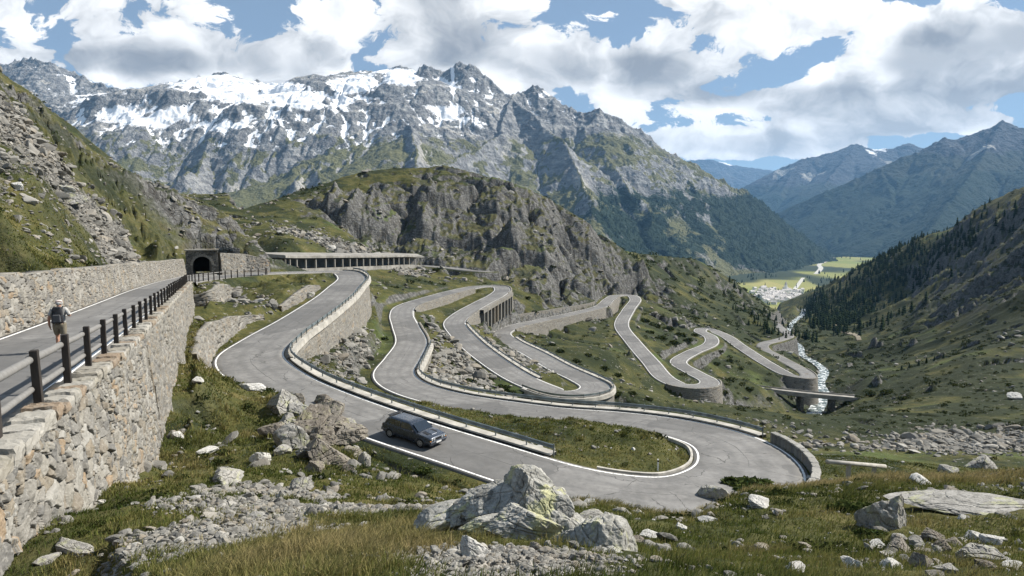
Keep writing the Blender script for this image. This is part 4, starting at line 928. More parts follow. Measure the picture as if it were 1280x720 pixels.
# ---- the wall above the upper road
ys = np.linspace(9, 131, 260); P = fence_line(ys); P[:, 0] += up_shift(ys); P = np.c_[P[:, :2] + UN * 5.75, P[:, 2]]
R, T = resamp(P, lambda y: max(.03, .0026 * y)); N = np.stack([T[:, 1], -T[:, 0]], 1)
hgt = np.interp(R[:, 1], [4, 30, 120], [2.35, 2.6, 3.0]) + .22 * fbm(R[:, 1] / 3.0, R[:, 1] * 0 + 2, 3, .5, 5) + .12 * (cells(R[:, 1] / .8, R[:, 1] * 0, 3)[2] - .5)
w = link('stone_wall', wall_mesh('stone_wall', R[:, :2], T, N, R[:, 2] + hgt, R[:, 2] - .3, M_WALL, (.58, .42), 1.2, .10, .11, 110, 21))
tag(w, 'long dry stone wall along the uphill edge of the upper road', 'wall')
log('near walls')
# ---- walls under and above the hairpins
WL = ['large curved masonry wall under the bend below the avalanche gallery', 'short stone wall beside the road just before the long guard rail', 'low stone wall on the left approach to the back hairpin', None,
      'curved stone wall round the outside of the hairpin nearest the grass island', 'dark cut wall above the slanting middle road', 'stone wall under the slanting middle road', 'smooth pale wall under the climb to the far hairpin with the rock behind',
      'round stone wall under the right-hand hairpin above the stream', 'round stone wall under the lowest hairpin by the river']
def seg_wall(w, p0=None, p1=None, label=None, seed=1, mat=None, up=.25):
    r = ROADS[w[0]]; a, b = at_par(r, w[2] if p0 is None else p0, w[3] if p1 is None else p1); sd = w[1]
    C = r.C[a:b]; dr = wall_drop(w, r.par[a:b]); off = (r.hwv[a:b] + .42)
    if sd > 0: C = C[::-1]; dr = dr[::-1]; off = off[::-1]; Nn = r.N[a:b][::-1]
    else: Nn = -r.N[a:b]
    pos = dr.mean() > 0
    if not pos: Nn = -Nn; off = -(off + .1); 
    P = np.c_[C[:, :2] + Nn * off[:, None], C[:, 2], dr]
    if not pos: P = P[::-1]
    R, T = resamp(P, lambda y: max(.12, .0024 * y)); N = np.stack([T[:, 1], -T[:, 0]], 1)
    if pos: top = R[:, 2] + up; q = R[:, :2] + N * 1.4; bot = np.minimum(R[:, 2] - R[:, 3], ground(q[:, 0], q[:, 1])) - .8
    else: top = R[:, 2] - R[:, 3] + .1; bot = R[:, 2] - .5
    o = link('retaining_wall', wall_mesh('retaining_wall', R[:, :2], T, N, top, bot, mat or M_WALL_FAR, (.7, .5), .5, .07, .08, 46, seed))
    return tag(o, label, 'wall')
for i, w in enumerate(WALLS):
    if i == 3: continue
    seg_wall(w, label=WL[i], seed=30 + i, mat=M_WALL_DARK if i in (5,) else M_WALL_FAR)
w = WALLS[3]
seg_wall(w, 35.6, 37.7, 'curved stone wall round the outside of the back hairpin', 40); seg_wall(w, 39.6, 41.0, 'stone wall at the foot of the pillared roadside arcade', 41)
# arcade between them
r = RC; a, b = at_par(r, 37.6, 39.7); C = r.C[a:b]; Nn = r.N[a:b]; dr = wall_drop(w, r.par[a:b])
ar = empty('arcade', tuple(C[len(C) // 2] + np.r_[Nn[len(C) // 2] * 4, -4]), label='row of masonry pillars holding up the outer edge of the back hairpin', cat='arcade')
def arc_strip(o0, o1, z0, z1, nm, mat):
    V, Fs = sweep(C - np.array(ar.location), Nn, [(o0, z1), (o1, z1), (o1, z0), (o0, z0)], True)
    link(nm, mesh_np(nm, V, Fs[:, ::-1], [mat], dict(stone=np.repeat(rng.random(len(C)), 4), joint=np.zeros(len(V))), smooth=False), ar)
arc_strip(3.2, 4.6, -.75, .28, 'beam', M_WALL_FAR)
arc_strip(3.1, 3.3, -6.0, -.76, 'back_wall', M_WALL_DARK)
for i in range(2, len(C) - 1, 4):
    m = MB(); m.box((0, 0, -2.8), (1.15, .9, 5.2)); p = C[i, :2] + Nn[i] * 4.05 - np.array(ar.location)[:2]
    m.v[0] = m.v[0] @ np.array(Matrix.Rotation(math.atan2(Nn[i, 1], Nn[i, 0]), 3, 'Z')).T + [p[0], p[1], C[i, 2] - ar.location[2] - .55]
    me = m.mesh('pillar', [M_WALL_FAR], .04); link('pillar', me, ar)
    for k, v in (('stone', rng.random()), ('joint', 0)):
        at = me.attributes.new(k, 'FLOAT', 'POINT'); at.data.foreach_set('value', np.full(len(me.vertices), v, np.float32))
# rough walls left of the first bend and below the fence
for P, N_, tz, lab, sd0 in FPATH:
    Q = np.c_[P[:, :2], tz]; R, T = resamp(Q, lambda y: .003 * y); N = np.stack([T[:, 1], -T[:, 0]], 1); q = R[:, :2] + N * .7; g = ground(q[:, 0], q[:, 1]); top = R[:, 2] + .18 * fbm(R[:, 0] / 1.5, R[:, 1] / 1.5, 3, .5, sd0)
    tag(link('stone_wall', wall_mesh('stone_wall', R[:, :2], T, N, top, np.minimum(g, top - .3) - .8, M_WALL_FAR, (.7, .5), .6, .16, .14, 50, sd0)), lab, 'wall')
M_PCOPE = stone_mat('grey_cap_stone', [(0, (.30, .29, .265)), (.35, (.25, .242, .222)), (.7, (.33, .318, .29))], moss=.15)
# ---- the parapet at the outside of the big hairpin
a, b = at_par(RC, 18.75, 20.1); C = RC.C[a:b]; Nn = -RC.N[a:b]
P = np.c_[C[:, :2] + Nn * (RC.hwv[a:b] + .75)[:, None], C[:, 2]]; R, T = resamp(P, lambda y: .06)
N = np.stack([T[:, 1], -T[:, 0]], 1)
pw = link('parapet', wall_mesh('parapet', R[:, :2] - N * .1, T, N, R[:, 2] + .66, R[:, 2] - 1.6, M_WALL_FAR, (.45, .32), .42, .04, .06, 60, 61))
tag(pw, 'thick stone parapet with pale coping at the outside of the big hairpin', 'parapet')
coping('coping', R[:, :2] - N * .12, R[:, 2] + .66, N, .54, pw, M_PCOPE, (.9, 1.5), .15, 62)
M_WHITE = plain('white_paint', (.78, .77, .74), .6, var=.08)
# ================================================================== steel guard rails
M_STEEL = plain('galvanised_steel', (.20, .235, .245), .45, .55, .5, .3, 1.5)
M_STEEL_D = plain('aged_steel_post', (.16, .18, .18), .6, .5, .4, .3, 3)
M_CONC = plain('concrete', (.36, .34, .30), .9, 0, .2, .25, .8)
def guard_rail(key, side, p0, p1, off, label, sp=2.6, kerb=True, hz=.62):
    r = ROADS[key]; a, b = at_par(r, p0, p1); C = r.C[a:b]; Nn = r.N[a:b] * side; hw = r.hwv[a:b]
    P = np.c_[C[:, :2] + Nn * (hw + off)[:, None], C[:, 2]]; R, T = resamp(P, lambda y: .8); N = np.stack([T[:, 1], -T[:, 0]], 1)
    if np.dot(N[len(N) // 2], Nn[len(Nn) // 2]) < 0: N = -N
    base = R[len(R) // 2].copy(); o = empty('guard_rail', tuple(base), label=label, cat='guard rail', group='steel guard rails along the hairpins')
    L = R - base
    zt = np.full(len(L), hz); k = min(4, len(L) // 4)
    prof = np.array([(-.0, .16), (-.045, .13), (-.045, .06), (0, .02), (0, -.02), (-.045, -.06), (-.045, -.13), (0, -.16), (.012, -.16), (.012, .16)])
    V = np.empty((len(L), len(prof), 3)); V[..., :2] = L[:, None, :2] + N[:, None] * prof[None, :, :1]; V[..., 2] = L[:, None, 2] + hz + prof[None, :, 1]
    Fs = grid_faces(len(L), len(prof), True); link('rail', mesh_np('rail', V.reshape(-1, 3), Fs, [M_STEEL], smooth=False), o)
    Q, TQ = resamp(P, lambda y: sp)
    m = MB(); m.box((0, 0, 0), (.10, .07, 1.05)); pm = m.mesh('post', [M_STEEL_D], .008)
    for i in range(len(Q)):
        q = Q[i] - base; nn = np.array([TQ[i, 1], -TQ[i, 0]]); j = np.argmin(np.hypot(R[:, 0] - Q[i, 0], R[:, 1] - Q[i, 1])); nn = N[j]
        c = link('post', pm, o, loc=(q[0] + nn[0] * .07, q[1] + nn[1] * .07, q[2] + .28)); c.rotation_euler.z = math.atan2(nn[1], nn[0])
    if kerb:
        V, Fs = sweep(np.c_[R[:, :2] + N * .12, R[:, 2]], N, [(-.42, .03), (-.40, .14), (.35, .16), (.40, -.5)])
        kb = link('kerb', mesh_np('kerb', V, Fs if True else Fs, [M_CONC], smooth=False)); tag(kb, kind='structure')
    return o
guard_rail('car', 1, 5.1, par_near(672, 560, after=12), .45, 'long steel guard rail running from the gallery bend down past the dark car')
guard_rail('car', -1, 20.1, 28.9, .45, 'long curving steel guard rail round the outside of the big hairpin')
guard_rail('car', 1, 41.1, 44.6, .4, 'steel guard rail between the two narrow strands of the middle hairpins', 4)
guard_rail('car', -1, 44.9, 52.4, .4, 'steel guard rail round the hairpin in the middle and up its inner strand', 4)
# kerb round the grass island
a, b = at_par(RC, 16.2, 22.5); V, Fs = sweep(RC.C[a:b], RC.N[a:b], np.stack([np.stack([RC.hwv[a:b] + q, np.full(b - a, z)], 1) for q, z in ((.10, -.05), (.10, .12), (.28, .13), (.34, -.15))], 1))
tag(link('kerb', mesh_np('kerb', V, Fs[:, ::-1], [M_CONC], smooth=False)), kind='structure')
# ================================================================== wooden fence
def wood(name, c1, c2):
    t = NT(name); o = t.obj(); n = t.noise(3, 5, .65, t.v('MULTIPLY', o, (4, 4, .8))); n2 = t.noise(30, 3, .6, o)
    return t.out(t.mix(n, c1, c2), .85, t.bump(t.m('ADD', n, n2), .4, .01), .2)
M_POST = wood('dark_timber', (.018, .015, .013), (.055, .048, .042)); M_RAIL = wood('grey_timber', (.10, .098, .092), (.26, .25, .235))
ys = np.linspace(5.2, 92, 300); fp = fence_line(ys); tail = np.array([(-45.2, 99, -8.95), (-46.6, 107, -9.3), (-47.4, 115, -9.65), (-47.5, 123, -10.0), (-46.8, 131, -10.3)])
FP, _ = spline(np.concatenate([fp[::15], tail]), .5, 3, 1.5)
fe = empty('roadside_fence', tuple(FP[20]), label='dark timber post and grey rail fence along the edge of the upper road', cat='fence')
Q, TQ = resamp(FP, lambda y: 2.9 if y > 9 else 2.9)
base = np.array(fe.location)
for i in range(len(Q)):
    m = MB(); ph = rng.uniform(1.12, 1.2); m.box((0, 0, ph / 2 - .1), (.17, .15, ph + .2), taper=(.94, .94)); q = Q[i] - base
    c = link('post', m.mesh('post', [M_POST], .012), fe, loc=(q[0], q[1], q[2] + .12)); c.rotation_euler = (rng.normal(0, .012), rng.normal(0, .012), math.atan2(TQ[i, 1], TQ[i, 0]))
for h, rr in ((1.08, .075), (.50, .065)):
    for i in range(len(Q) - 1):
        a, b = Q[i] - base, Q[i + 1] - base; nn = np.array([-TQ[i, 1], TQ[i, 0], 0]) * .10
        u = np.linspace(-.02, 1.02, 7)[:, None]; pts = a + (b - a) * u + nn + [0, 0, h]; pts[:, 2] += -.012 * np.sin(np.pi * u[:, 0]) + rng.normal(0, .003, 7)
        m = MB(); m.tube(pts, rr * rng.uniform(.9, 1.08) * np.linspace(1.05, .95, 7), 10); m.build('rail', [M_RAIL], fe, smooth=True)
# ================================================================== tunnel portal
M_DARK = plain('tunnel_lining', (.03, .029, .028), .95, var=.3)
pc = fence_line(131.0); pc[0] += up_shift(131.0); pcx = pc[:2] + UN * 2.75; pz = pc[2] + .05
def portal_mesh(w, h, aw, ah, depth):
    m = MB(); n = 24; ins = []; spring = ah - aw / 2
    ins.append((-aw / 2, -.4)); ins.append((-aw / 2, spring * .5))
    for k in range(n + 1): a = math.pi - math.pi * k / n; ins.append((aw / 2 * math.cos(a), spring + aw / 2 * math.sin(a)))
    ins.append((aw / 2, spring * .5)); ins.append((aw / 2, -.4))
    out = []
    for x, z in ins:
        if z <= spring * .5 + 1e-6: out.append((math.copysign(w / 2, x), z))
        else:
            dx, dz = x, z - spring * .5; s = min((w / 2) / abs(dx) if abs(dx) > 1e-6 else 9e9, (h - spring * .5) / dz if dz > 1e-6 else 9e9); out.append((dx * s, spring * .5 + dz * s))
    k = len(ins)
    V = [(x, 0, z) for x, z in ins] + [(x, 0, z) for x, z in out] + [(x, depth, z) for x, z in ins] + [(x, depth, z) for x, z in out]
    Fc = []
    for i in range(k - 1): Fc += [(i, i + 1, k + i + 1, k + i), (2 * k + i, 3 * k + i, 3 * k + i + 1, 2 * k + i + 1), (i, 2 * k + i, 2 * k + i + 1, i + 1), (k + i, k + i + 1, 3 * k + i + 1, 3 * k + i)]
    m.add(V, Fc); return m, ins
def sattr(me, v=.5):
    co_ = np.empty(len(me.vertices) * 3, np.float32); me.vertices.foreach_get('co', co_); c = co_.reshape(-1, 3)
    for k, val in (('stone', (np.abs(np.sin(c[:, 0] * 12.9 + c[:, 2] * 78.2)) * 43.7) % 1), ('joint', np.zeros(len(c)))):
        at = me.attributes.new(k, 'FLOAT', 'POINT'); at.data.foreach_set('value', val.astype(np.float32))
prt = empty('tunnel_portal', (pcx[0], pcx[1], pz), math.atan2(UD[1], UD[0]) - math.pi / 2, 'arched stone tunnel portal at the end of the upper road', 'tunnel portal')
m, ins = portal_mesh(5.6, 4.5, 3.2, 3.35, 1.2); me = m.mesh('surround', [M_BLOCK], .03); link('surround', me, prt)
# ring of voussoirs
m = MB(); 
for k in range(15):
    a0 = math.pi * k / 15 + .01; a1 = math.pi * (k + 1) / 15 - .01; sp_ = 3.35 - 1.6; q = [(r_ * math.cos(a_), sp_ + r_ * math.sin(a_)) for r_, a_ in ((1.61, a0), (2.05, a0), (2.05, a1), (1.61, a1))]; m.prism(q, 'y', -.06, .3)
me = m.mesh('arch_ring', [M_WALL], .015); sattr(me); link('arch_ring', me, prt)
m = MB(); m.box((0, .4, 4.62), (5.9, 1.9, .25)); me = m.mesh('coping', [M_COPE], .03); sattr(me); link('coping', me, prt)
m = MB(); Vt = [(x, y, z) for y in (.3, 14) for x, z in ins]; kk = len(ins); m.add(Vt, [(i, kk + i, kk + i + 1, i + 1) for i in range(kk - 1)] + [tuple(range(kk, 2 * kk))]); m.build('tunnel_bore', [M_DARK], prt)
# wing wall right of the portal
P = np.array([(pcx[0] + 2.9, pcx[1] + 1.4), (-53.0, 137.0), (-49.5, 140.5)]); P = np.c_[P, [pz, pz - .2, pz - .5], [4.0, 3.7, 2.6]]; R, T = resamp(P, lambda y: .1); N = np.stack([T[:, 1], -T[:, 0]], 1)
tag(link('stone_wall', wall_mesh('stone_wall', R[:, :2], T, N, R[:, 2] + R[:, 3], R[:, 2] - 1, M_WALL, (.6, .45), 3.0, .06, .1, 40, 71)), 'sunlit wing wall built against the rock right of the tunnel portal', 'wall')
# ================================================================== avalanche gallery
G = ROADS['gallery']; a, b = at_par(G, .5, 4.15); C = G.C[a:b]; Nn = G.N[a:b]
M_GAL = plain('weathered_concrete', (.23, .218, .195), .9, 0, .2, .3, .35)
gb = C[len(C) // 2]; gl = empty('avalanche_gallery', tuple(gb), label='long concrete avalanche gallery with open columns at the foot of the knoll', cat='gallery')
def gstrip(nm, prof, mat):
    V, Fs = sweep(C - gb, Nn, prof, True); n = len(prof); Lv = len(V)
    link(nm, mesh_np(nm, V, [Fs, np.array([list(range(n))[::-1]]), np.array([list(range(Lv - n, Lv))])], [mat], smooth=False), gl)
gstrip('roof', [(-4.9, 3.1), (-4.9, 3.75), (-4.5, 3.85), (4.3, 4.6), (4.3, 3.3)], M_GAL)
gstrip('back_wall', [(3.6, -.3), (3.6, 3.25), (4.2, 3.25), (4.2, -.3)], M_GAL)
gstrip('plinth', [(-4.6, -2.2), (-4.6, .1), (-3.7, .1), (-3.7, -2.2)], M_GAL)
m = MB(); m.box((0, 0, 1.65), (.42, .5, 3.1)); cm = m.mesh('column', [M_GAL], .03)
for i in range(3, len(C) - 1, 5):
    c = link('column', cm, gl, loc=(C[i, 0] - gb[0] - Nn[i, 0] * 4.25, C[i, 1] - gb[1] - Nn[i, 1] * 4.25, C[i, 2] - gb[2])); c.rotation_euler.z = math.atan2(Nn[i, 1], Nn[i, 0])
# ================================================================== bridge over the stream
B = ROADS['bridge']; a, b = 6, len(B.C); C = B.C[a:b]; Nn = B.N[a:b]; bb0 = C[len(C) // 2]
br = empty('road_bridge', tuple(bb0), label='flat concrete bridge crossing the white stream below the hairpins', cat='bridge')
def bstrip(nm, prof, mat, par=br, CC=None, NN=None):
    CC = C if CC is None else CC; NN = Nn if NN is None else NN
    V, Fs = sweep(CC - bb0, NN, prof, True); n = len(prof); Lv = len(V)
    return link(nm, mesh_np(nm, V, [Fs, np.array([list(range(n))[::-1]]), np.array([list(range(Lv - n, Lv))])], [mat], smooth=False), par)
bstrip('deck', [(-2.3, -.9), (-2.4, .05), (2.4, .05), (2.3, -.9)], M_GAL)
for s_ in (-1, 1): bstrip('parapet', [(s_ * 2.2, .06), (s_ * 2.2, .55), (s_ * 2.4, .55), (s_ * 2.4, .06)][::1 if s_ < 0 else 1], M_GAL)
for px_ in (1000, 1042):
    i = int(np.argmin(np.abs(proj(C)[0] - px_))); m = MB(); m.box((0, 0, -6.5), (1.4, 4.0, 11.5), rot=float(math.atan2(Nn[i, 1], Nn[i, 0]) - math.pi / 2), taper=(.85, .95)); m.build('pier', [M_BLOCK], br, .04, loc=tuple(C[i] - bb0))
    pass
log('structures')
# ================================================================== the dark hatchback
def car_paint(name, col, rough=.28, metal=.5):
    t = NT(name); n = t.noise(6, 4, .6, t.obj())
    return t.out(t.mix(n, tuple(c * .8 for c in col), tuple(c * 1.2 for c in col)), t.m('MULTIPLY_ADD', n, .12, rough - .06), None, .5, metal, Coat_Weight=.7, Coat_Roughness=.12)
M_PAINT = car_paint('graphite_paint', (.034, .042, .057), .28, .4)
M_TRIM = plain('black_trim', (.012, .012, .013), .5, 0, .4); M_TYRE = plain('tyre_rubber', (.014, .014, .014), .85, 0, .2); M_RIM = plain('alloy', (.34, .34, .34), .35, .8, .5, .1)
def glass_dark(name, c=(.012, .015, .018)):
    t = NT(name); return t.out(c, .04, None, .9, 0, Coat_Weight=1.0, Coat_Roughness=.02)
M_GLASS = glass_dark('tinted_glass'); M_LAMP = plain('lamp_lens', (.55, .56, .55), .15, .3, .8, .05); M_CHROME = plain('bright_trim', (.50, .51, .52), .3, .9, .5, .05); M_SEAT = plain('seat_cloth', (.05, .045, .04), .9)
def loft(stations, mat, name, parent, cap=True, smooth=True):
    V = np.array(stations, float); n, k = V.shape[:2]; m = MB(); m.add(V.reshape(-1, 3), [tuple(f) for f in grid_faces(n, k, True)] + ([tuple(range(k))[::-1], tuple(range((n - 1) * k, n * k))] if cap else []))
    me = m.mesh(name, [mat]); bm = bmesh.new(); bm.from_mesh(me)
    for e_ in bm.edges: e_.smooth = not (len(e_.link_faces) == 2 and e_.calc_face_angle(0) > .75)
    bm.to_mesh(me); bm.free()
    me.polygons.foreach_set('use_smooth', np.full(len(me.polygons), smooth)); return link(name, me, parent)
i0 = int(np.argmin(np.abs(RC.par - 14.26))); cp = RC.C[i0].copy(); tt = RC.C[i0 + 4] - RC.C[i0 - 4]; tt /= np.linalg.norm(tt)
cp[:2] -= RC.N[i0] * .75; cp[2] += .045
car = empty('car', tuple(cp), label='dark grey boxy hatchback driving down the road beside the steel guard rail', cat='car')
car.scale = (1.14, 1.13, 1.03)
car.rotation_euler = Vector(tt).to_track_quat('X', 'Z').to_euler()
def section(x, top, w, bot, crown=.025, belt=None):
    b = belt or top - .07
    h = [(.70 * w, bot), (.785 * w, bot + .09), (.81 * w, .42), (.815 * w, .56), (.80 * w, .60), (.795 * w, b), (.75 * w, top - .012), (.50 * w, top + crown * .6), (0, top + crown)]
    pts = [(x, y, z) for y, z in h] + [(x, -y, z) for y, z in h[:-1][::-1]] + [(x, 0, bot)]
    return pts
ST_ = [(-1.95, .80, .90, .40), (-1.93, .86, .95, .34), (-1.82, .90, .985, .25), (-1.3, .905, 1.0, .20), (-.7, .90, 1.0, .19), (0, .895, 1.0, .19), (.6, .89, 1.0, .19), (.9, .875, 1.0, .20), (1.25, .845, .995, .21), (1.6, .80, .98, .22), (1.82, .765, .96, .25), (1.90, .74, .94, .30), (1.93, .70, .92, .36)]
loft([section(*s) for s in ST_], M_PAINT, 'body', car)
# cabin: rings of a rounded box that leans in
def ring(x0, x1, hw, z, r=.10, bow=.05):
    pts = []
    for cx, cy_, a0 in ((x1 - r, hw - r, 0), (x0 + r, hw - r, 90), (x0 + r, -hw + r, 180), (x1 - r, -hw + r, 270)):
        for k in range(5): a = math.radians(a0 + k * 22.5); pts.append((cx + r * math.cos(a), cy_ + r * math.sin(a), z))
    return [(x + (bow * (1 - (y / hw) ** 2) if x > (x0 + x1) / 2 else -bow * .5 * (1 - (y / hw) ** 2)), y, z) for x, y, z in pts]
RG = [(-1.86, .92, .755, .86), (-1.80, .82, .735, .93), (-1.62, .42, .665, 1.20), (-1.50, .20, .625, 1.335), (-1.42, .10, .57, 1.375), (-1.25, -.1, .42, 1.395)]
loft([ring(*q) for q in RG], M_PAINT, 'cabin', car)
def cab(x, z):
    pass
def panel(nm, q, mat, parent=car, lift=.008, th=.01):
    """thin pane on four corners"""
    q = np.array(q, float); n_ = np.cross(q[1] - q[0], q[3] - q[0]); n_ /= np.linalg.norm(n_); m = MB(); m.add(np.concatenate([q + n_ * lift, q + n_ * (lift - th)]), [(0, 1, 2, 3), (7, 6, 5, 4), (0, 4, 5, 1), (1, 5, 6, 2), (2, 6, 7, 3), (3, 7, 4, 0)]); return m.build(nm, [mat], parent)
for s in (1, -1):
    y0, y1 = .742 * s, .640 * s
    for xa, xb, xc, xd in ((.60, -.42, -.42, .17), (-.50, -1.40, -1.36, -.50)):
        q = [(xa, y0, .925), (xb, y0, .925), (xc, y1, 1.285), (xd, y1, 1.285)]
        panel('side_window', q if s > 0 else q[::-1], M_GLASS, lift=.012)
    m = MB(); m.box((.62, .88 * s, .95), (.10, .17, .12), taper=(.8, .9)); m.build('mirror', [M_TRIM], car, .02)
    m = MB(); m.box((.0, .822 * s, .50), (2.0, .02, .05)); m.build('side_moulding', [M_TRIM], car, .006)
    m = MB(); m.box((-.30, .803 * s, .78), (.14, .02, .03)); m.build('door_handle', [M_TRIM], car, .006)
panel('windscreen', [(.915, .66, .90), (.915, -.66, .90), (.37, -.57, 1.29), (.37, .57, 1.29)][::-1], M_GLASS, lift=-.022 + .075)
panel('rear_window', [(-1.83, -.60, .95), (-1.83, .60, .95), (-1.57, .53, 1.29), (-1.57, -.53, 1.29)][::-1], M_GLASS, lift=.03)
m = MB(); m.box((-1.56, 0, 1.415), (.26, 1.16, .035)); m.box((-1.56, .5, 1.38), (.1, .04, .06)); m.box((-1.56, -.5, 1.38), (.1, .04, .06)); m.build('roof_spoiler', [M_TRIM], car, .012)
m = MB(); m.box((1.925, 0, .64), (.05, 1.36, .15)); m.build('grille', [M_TRIM], car, .01)
m = MB(); m.box((1.93, 0, .725), (.05, 1.40, .022)); m.build('grille_trim', [M_CHROME], car, .005)
m = MB(); m.box((1.93, 0, .46), (.16, 1.56, .16)); m.box((1.90, 0, .31), (.12, 1.46, .14)); bp = m.build('front_bumper', [M_PAINT], car, .03); m = MB(); m.box((2.012, 0, .49), (.012, 1.5, .028)); m.build('bumper_strip', [M_CHROME], bp, .004)
m = MB(); m.box((-1.95, 0, .46), (.14, 1.54, .2)); m.build('rear_bumper', [M_PAINT], car, .03)
m = MB(); m.box((2.018, -.02, .42), (.012, .46, .10)); m.build('number_plate', [M_WHITE], car, .004)
for y in (.56, .36, -.36, -.56):
    m = MB(); m.tube([(1.90, y, .64), (1.955, y, .64), (1.962, y, .64)], [.072, .072, .05], 20); m.build('headlight', [M_LAMP], car)
for s in (1, -1):
    m = MB(); m.box((1.93, .70 * s, .56), (.05, .1, .06)); m.build('indicator', [plain('amber_lens', (.5, .2, .03), .2)] if s > 0 else [bpy.data.materials['amber_lens']], car, .006)
    m = MB(); m.box((-1.955, .58 * s, .72), (.03, .30, .14)); m.build('tail_light', [plain('red_lens', (.25, .01, .01), .2)] if s > 0 else [bpy.data.materials['red_lens']], car, .008)
    m = MB(); m.box((1.28, .32 * s, .868), (.42, .30, .02), rot=np.array(Matrix.Rotation(.09, 3, 'Y'))); m.build('bonnet_vent', [M_TRIM], car, .006)
m = MB(); m.box((1.34, 0, .868), (.62, .52, .035), rot=np.array(Matrix.Rotation(.10, 3, 'Y')), taper=(.85, .85)); m.build('bonnet_bulge', [M_PAINT], car, .012)
for x in (1.22, -1.24):
    for s in (1, -1):
        y = .74 * s
        m = MB(); m.tube([(0, -.10, 0), (0, -.085, 0), (0, .085, 0), (0, .10, 0)], [.255, .29, .29, .255], 28); w = link('wheel', m.mesh('wheel', [M_TYRE], smooth=False), car, loc=(x, y, .285))
        m = MB(); m.tube([(0, .088 * s, 0), (0, .104 * s, 0)], [.205, .19], 24); rm = m.build('rim', [M_RIM], w)
        m = MB()
        for k in range(8): a = k * math.pi / 4; m.box((.12 * math.cos(a), .107 * s, .12 * math.sin(a)), (.055, .008, .05), rot=np.array(Matrix.Rotation(-a, 3, 'Y')))
        m.build('rim_opening', [M_TRIM], rm)
        ps = [(x + .345 * math.cos(a), .80 * s, .30 + .345 * math.sin(a)) for a in np.linspace(-.15, math.pi + .15, 16)]; m = MB(); m.tube(ps, .038, 8); m.build('wheel_arch', [M_PAINT], car, smooth=True)
        m = MB(); pts = [(x + .33 * math.cos(a), .30 + .33 * math.sin(a)) for a in np.linspace(0, 2 * math.pi, 24, endpoint=False)]; m.prism(pts, 'y', .7 * s, .819 * s); m.build('wheel_well', [M_TRIM], car)
# ================================================================== the walker
def skin_body(name, verts, edges, radii, root, sub=2):
    me = bpy.data.meshes.new(name); me.from_pydata(verts, edges, []); o = link(name, me)
    sk = o.modifiers.new('skin', 'SKIN'); sk.use_smooth_shade = True; ss_ = o.modifiers.new('sub', 'SUBSURF'); ss_.levels = ss_.render_levels = sub
    if not me.skin_vertices: me.attributes
    d_ = me.skin_vertices[0].data
    for i, r_ in enumerate(radii): d_[i].radius = r_ if isinstance(r_, tuple) else (r_, r_); d_[i].use_root = (i == root)
    bpy.context.view_layer.update(); dg = bpy.context.evaluated_depsgraph_get(); ev = o.evaluated_get(dg)
    m2 = bpy.data.meshes.new_from_object(ev); o.modifiers.clear(); o.data = m2; m2.name = name; return o
SK = {}; VS = []; ES = []; RD = []
def sv(key, p, r_, frm=None):
    SK[key] = len(VS); VS.append(p); RD.append(r_)
    if frm: ES.append((SK[frm], SK[key]))
sv('pelvis', (0, 0, .95), (.155, .12)); sv('waist', (0, .02, 1.10), (.145, .115), 'pelvis'); sv('chest', (0, .05, 1.30), (.165, .125), 'waist'); sv('neckb', (0, .06, 1.455), (.075, .07), 'chest'); sv('neck', (0, .085, 1.53), .058, 'neckb'); sv('head', (0, .11, 1.615), (.088, .098), 'neck'); sv('crown', (0, .105, 1.70), (.080, .09), 'head')
sv('nose', (0, .235, 1.61), .016, 'head')
for s, k in ((-1, 'l'), (1, 'r')):
    sv('ear' + k, (s * .095, .10, 1.615), .018, 'head')
    sv('sh' + k, (s * .185, .04, 1.405), .068, 'chest')
    el, wr, hd = ((-.275, -.01, 1.13), (-.29, .05, .89), (-.285, .075, .82)) if s < 0 else ((.315, -.04, 1.18), (.22, .15, 1.24), (.17, .20, 1.28))
    sv('el' + k, el, .048, 'sh' + k); sv('wr' + k, wr, .034, 'el' + k); sv('hd' + k, hd, (.036, .022), 'wr' + k)
    d_ = np.array(hd) - np.array(wr); d_ /= np.linalg.norm(d_); sd_v = np.array([0, 1, 0]) if s < 0 else np.array([.3, .3, .9])
    for f in range(4):
        ln_ = (.085, .095, .09, .07)[f]; b0 = np.array(hd) + d_ * .03 + sd_v * (.027 - .018 * f); sv('f%d%s' % (f, k), tuple(b0), .010, 'hd' + k); b1 = b0 + d_ * ln_ * .5; sv('g%d%s' % (f, k), tuple(b1), .009, 'f%d%s' % (f, k)); sv('h%d%s' % (f, k), tuple(b1 + d_ * ln_ * .35 + np.array([-s * .025, .012, 0])), .008, 'g%d%s' % (f, k))
    tb = np.array(hd) + sd_v * .04 + np.array([-s * .01, .01, 0]); sv('t' + k, tuple(tb), .011, 'hd' + k); sv('u' + k, tuple(tb + d_ * .035 + sd_v * .012), .010, 't' + k)
    sv('hip' + k, (s * .098, 0, .86), .105, 'pelvis')
    kn, an, to = ((-.105, .17, .50), (-.105, .10, .11), (-.11, .26, .055)) if s < 0 else ((.10, .0, .49), (.105, -.10, .10), (.12, .06, .035))
    sv('kn' + k, kn, .062, 'hip' + k); c_f = tuple((np.array(kn) * .62 + np.array(an) * .38) + [0, -.02, 0]); sv('cf' + k, c_f, .056, 'kn' + k); sv('an' + k, an, .038, 'cf' + k); sv('to' + k, to, (.042, .032), 'an' + k)
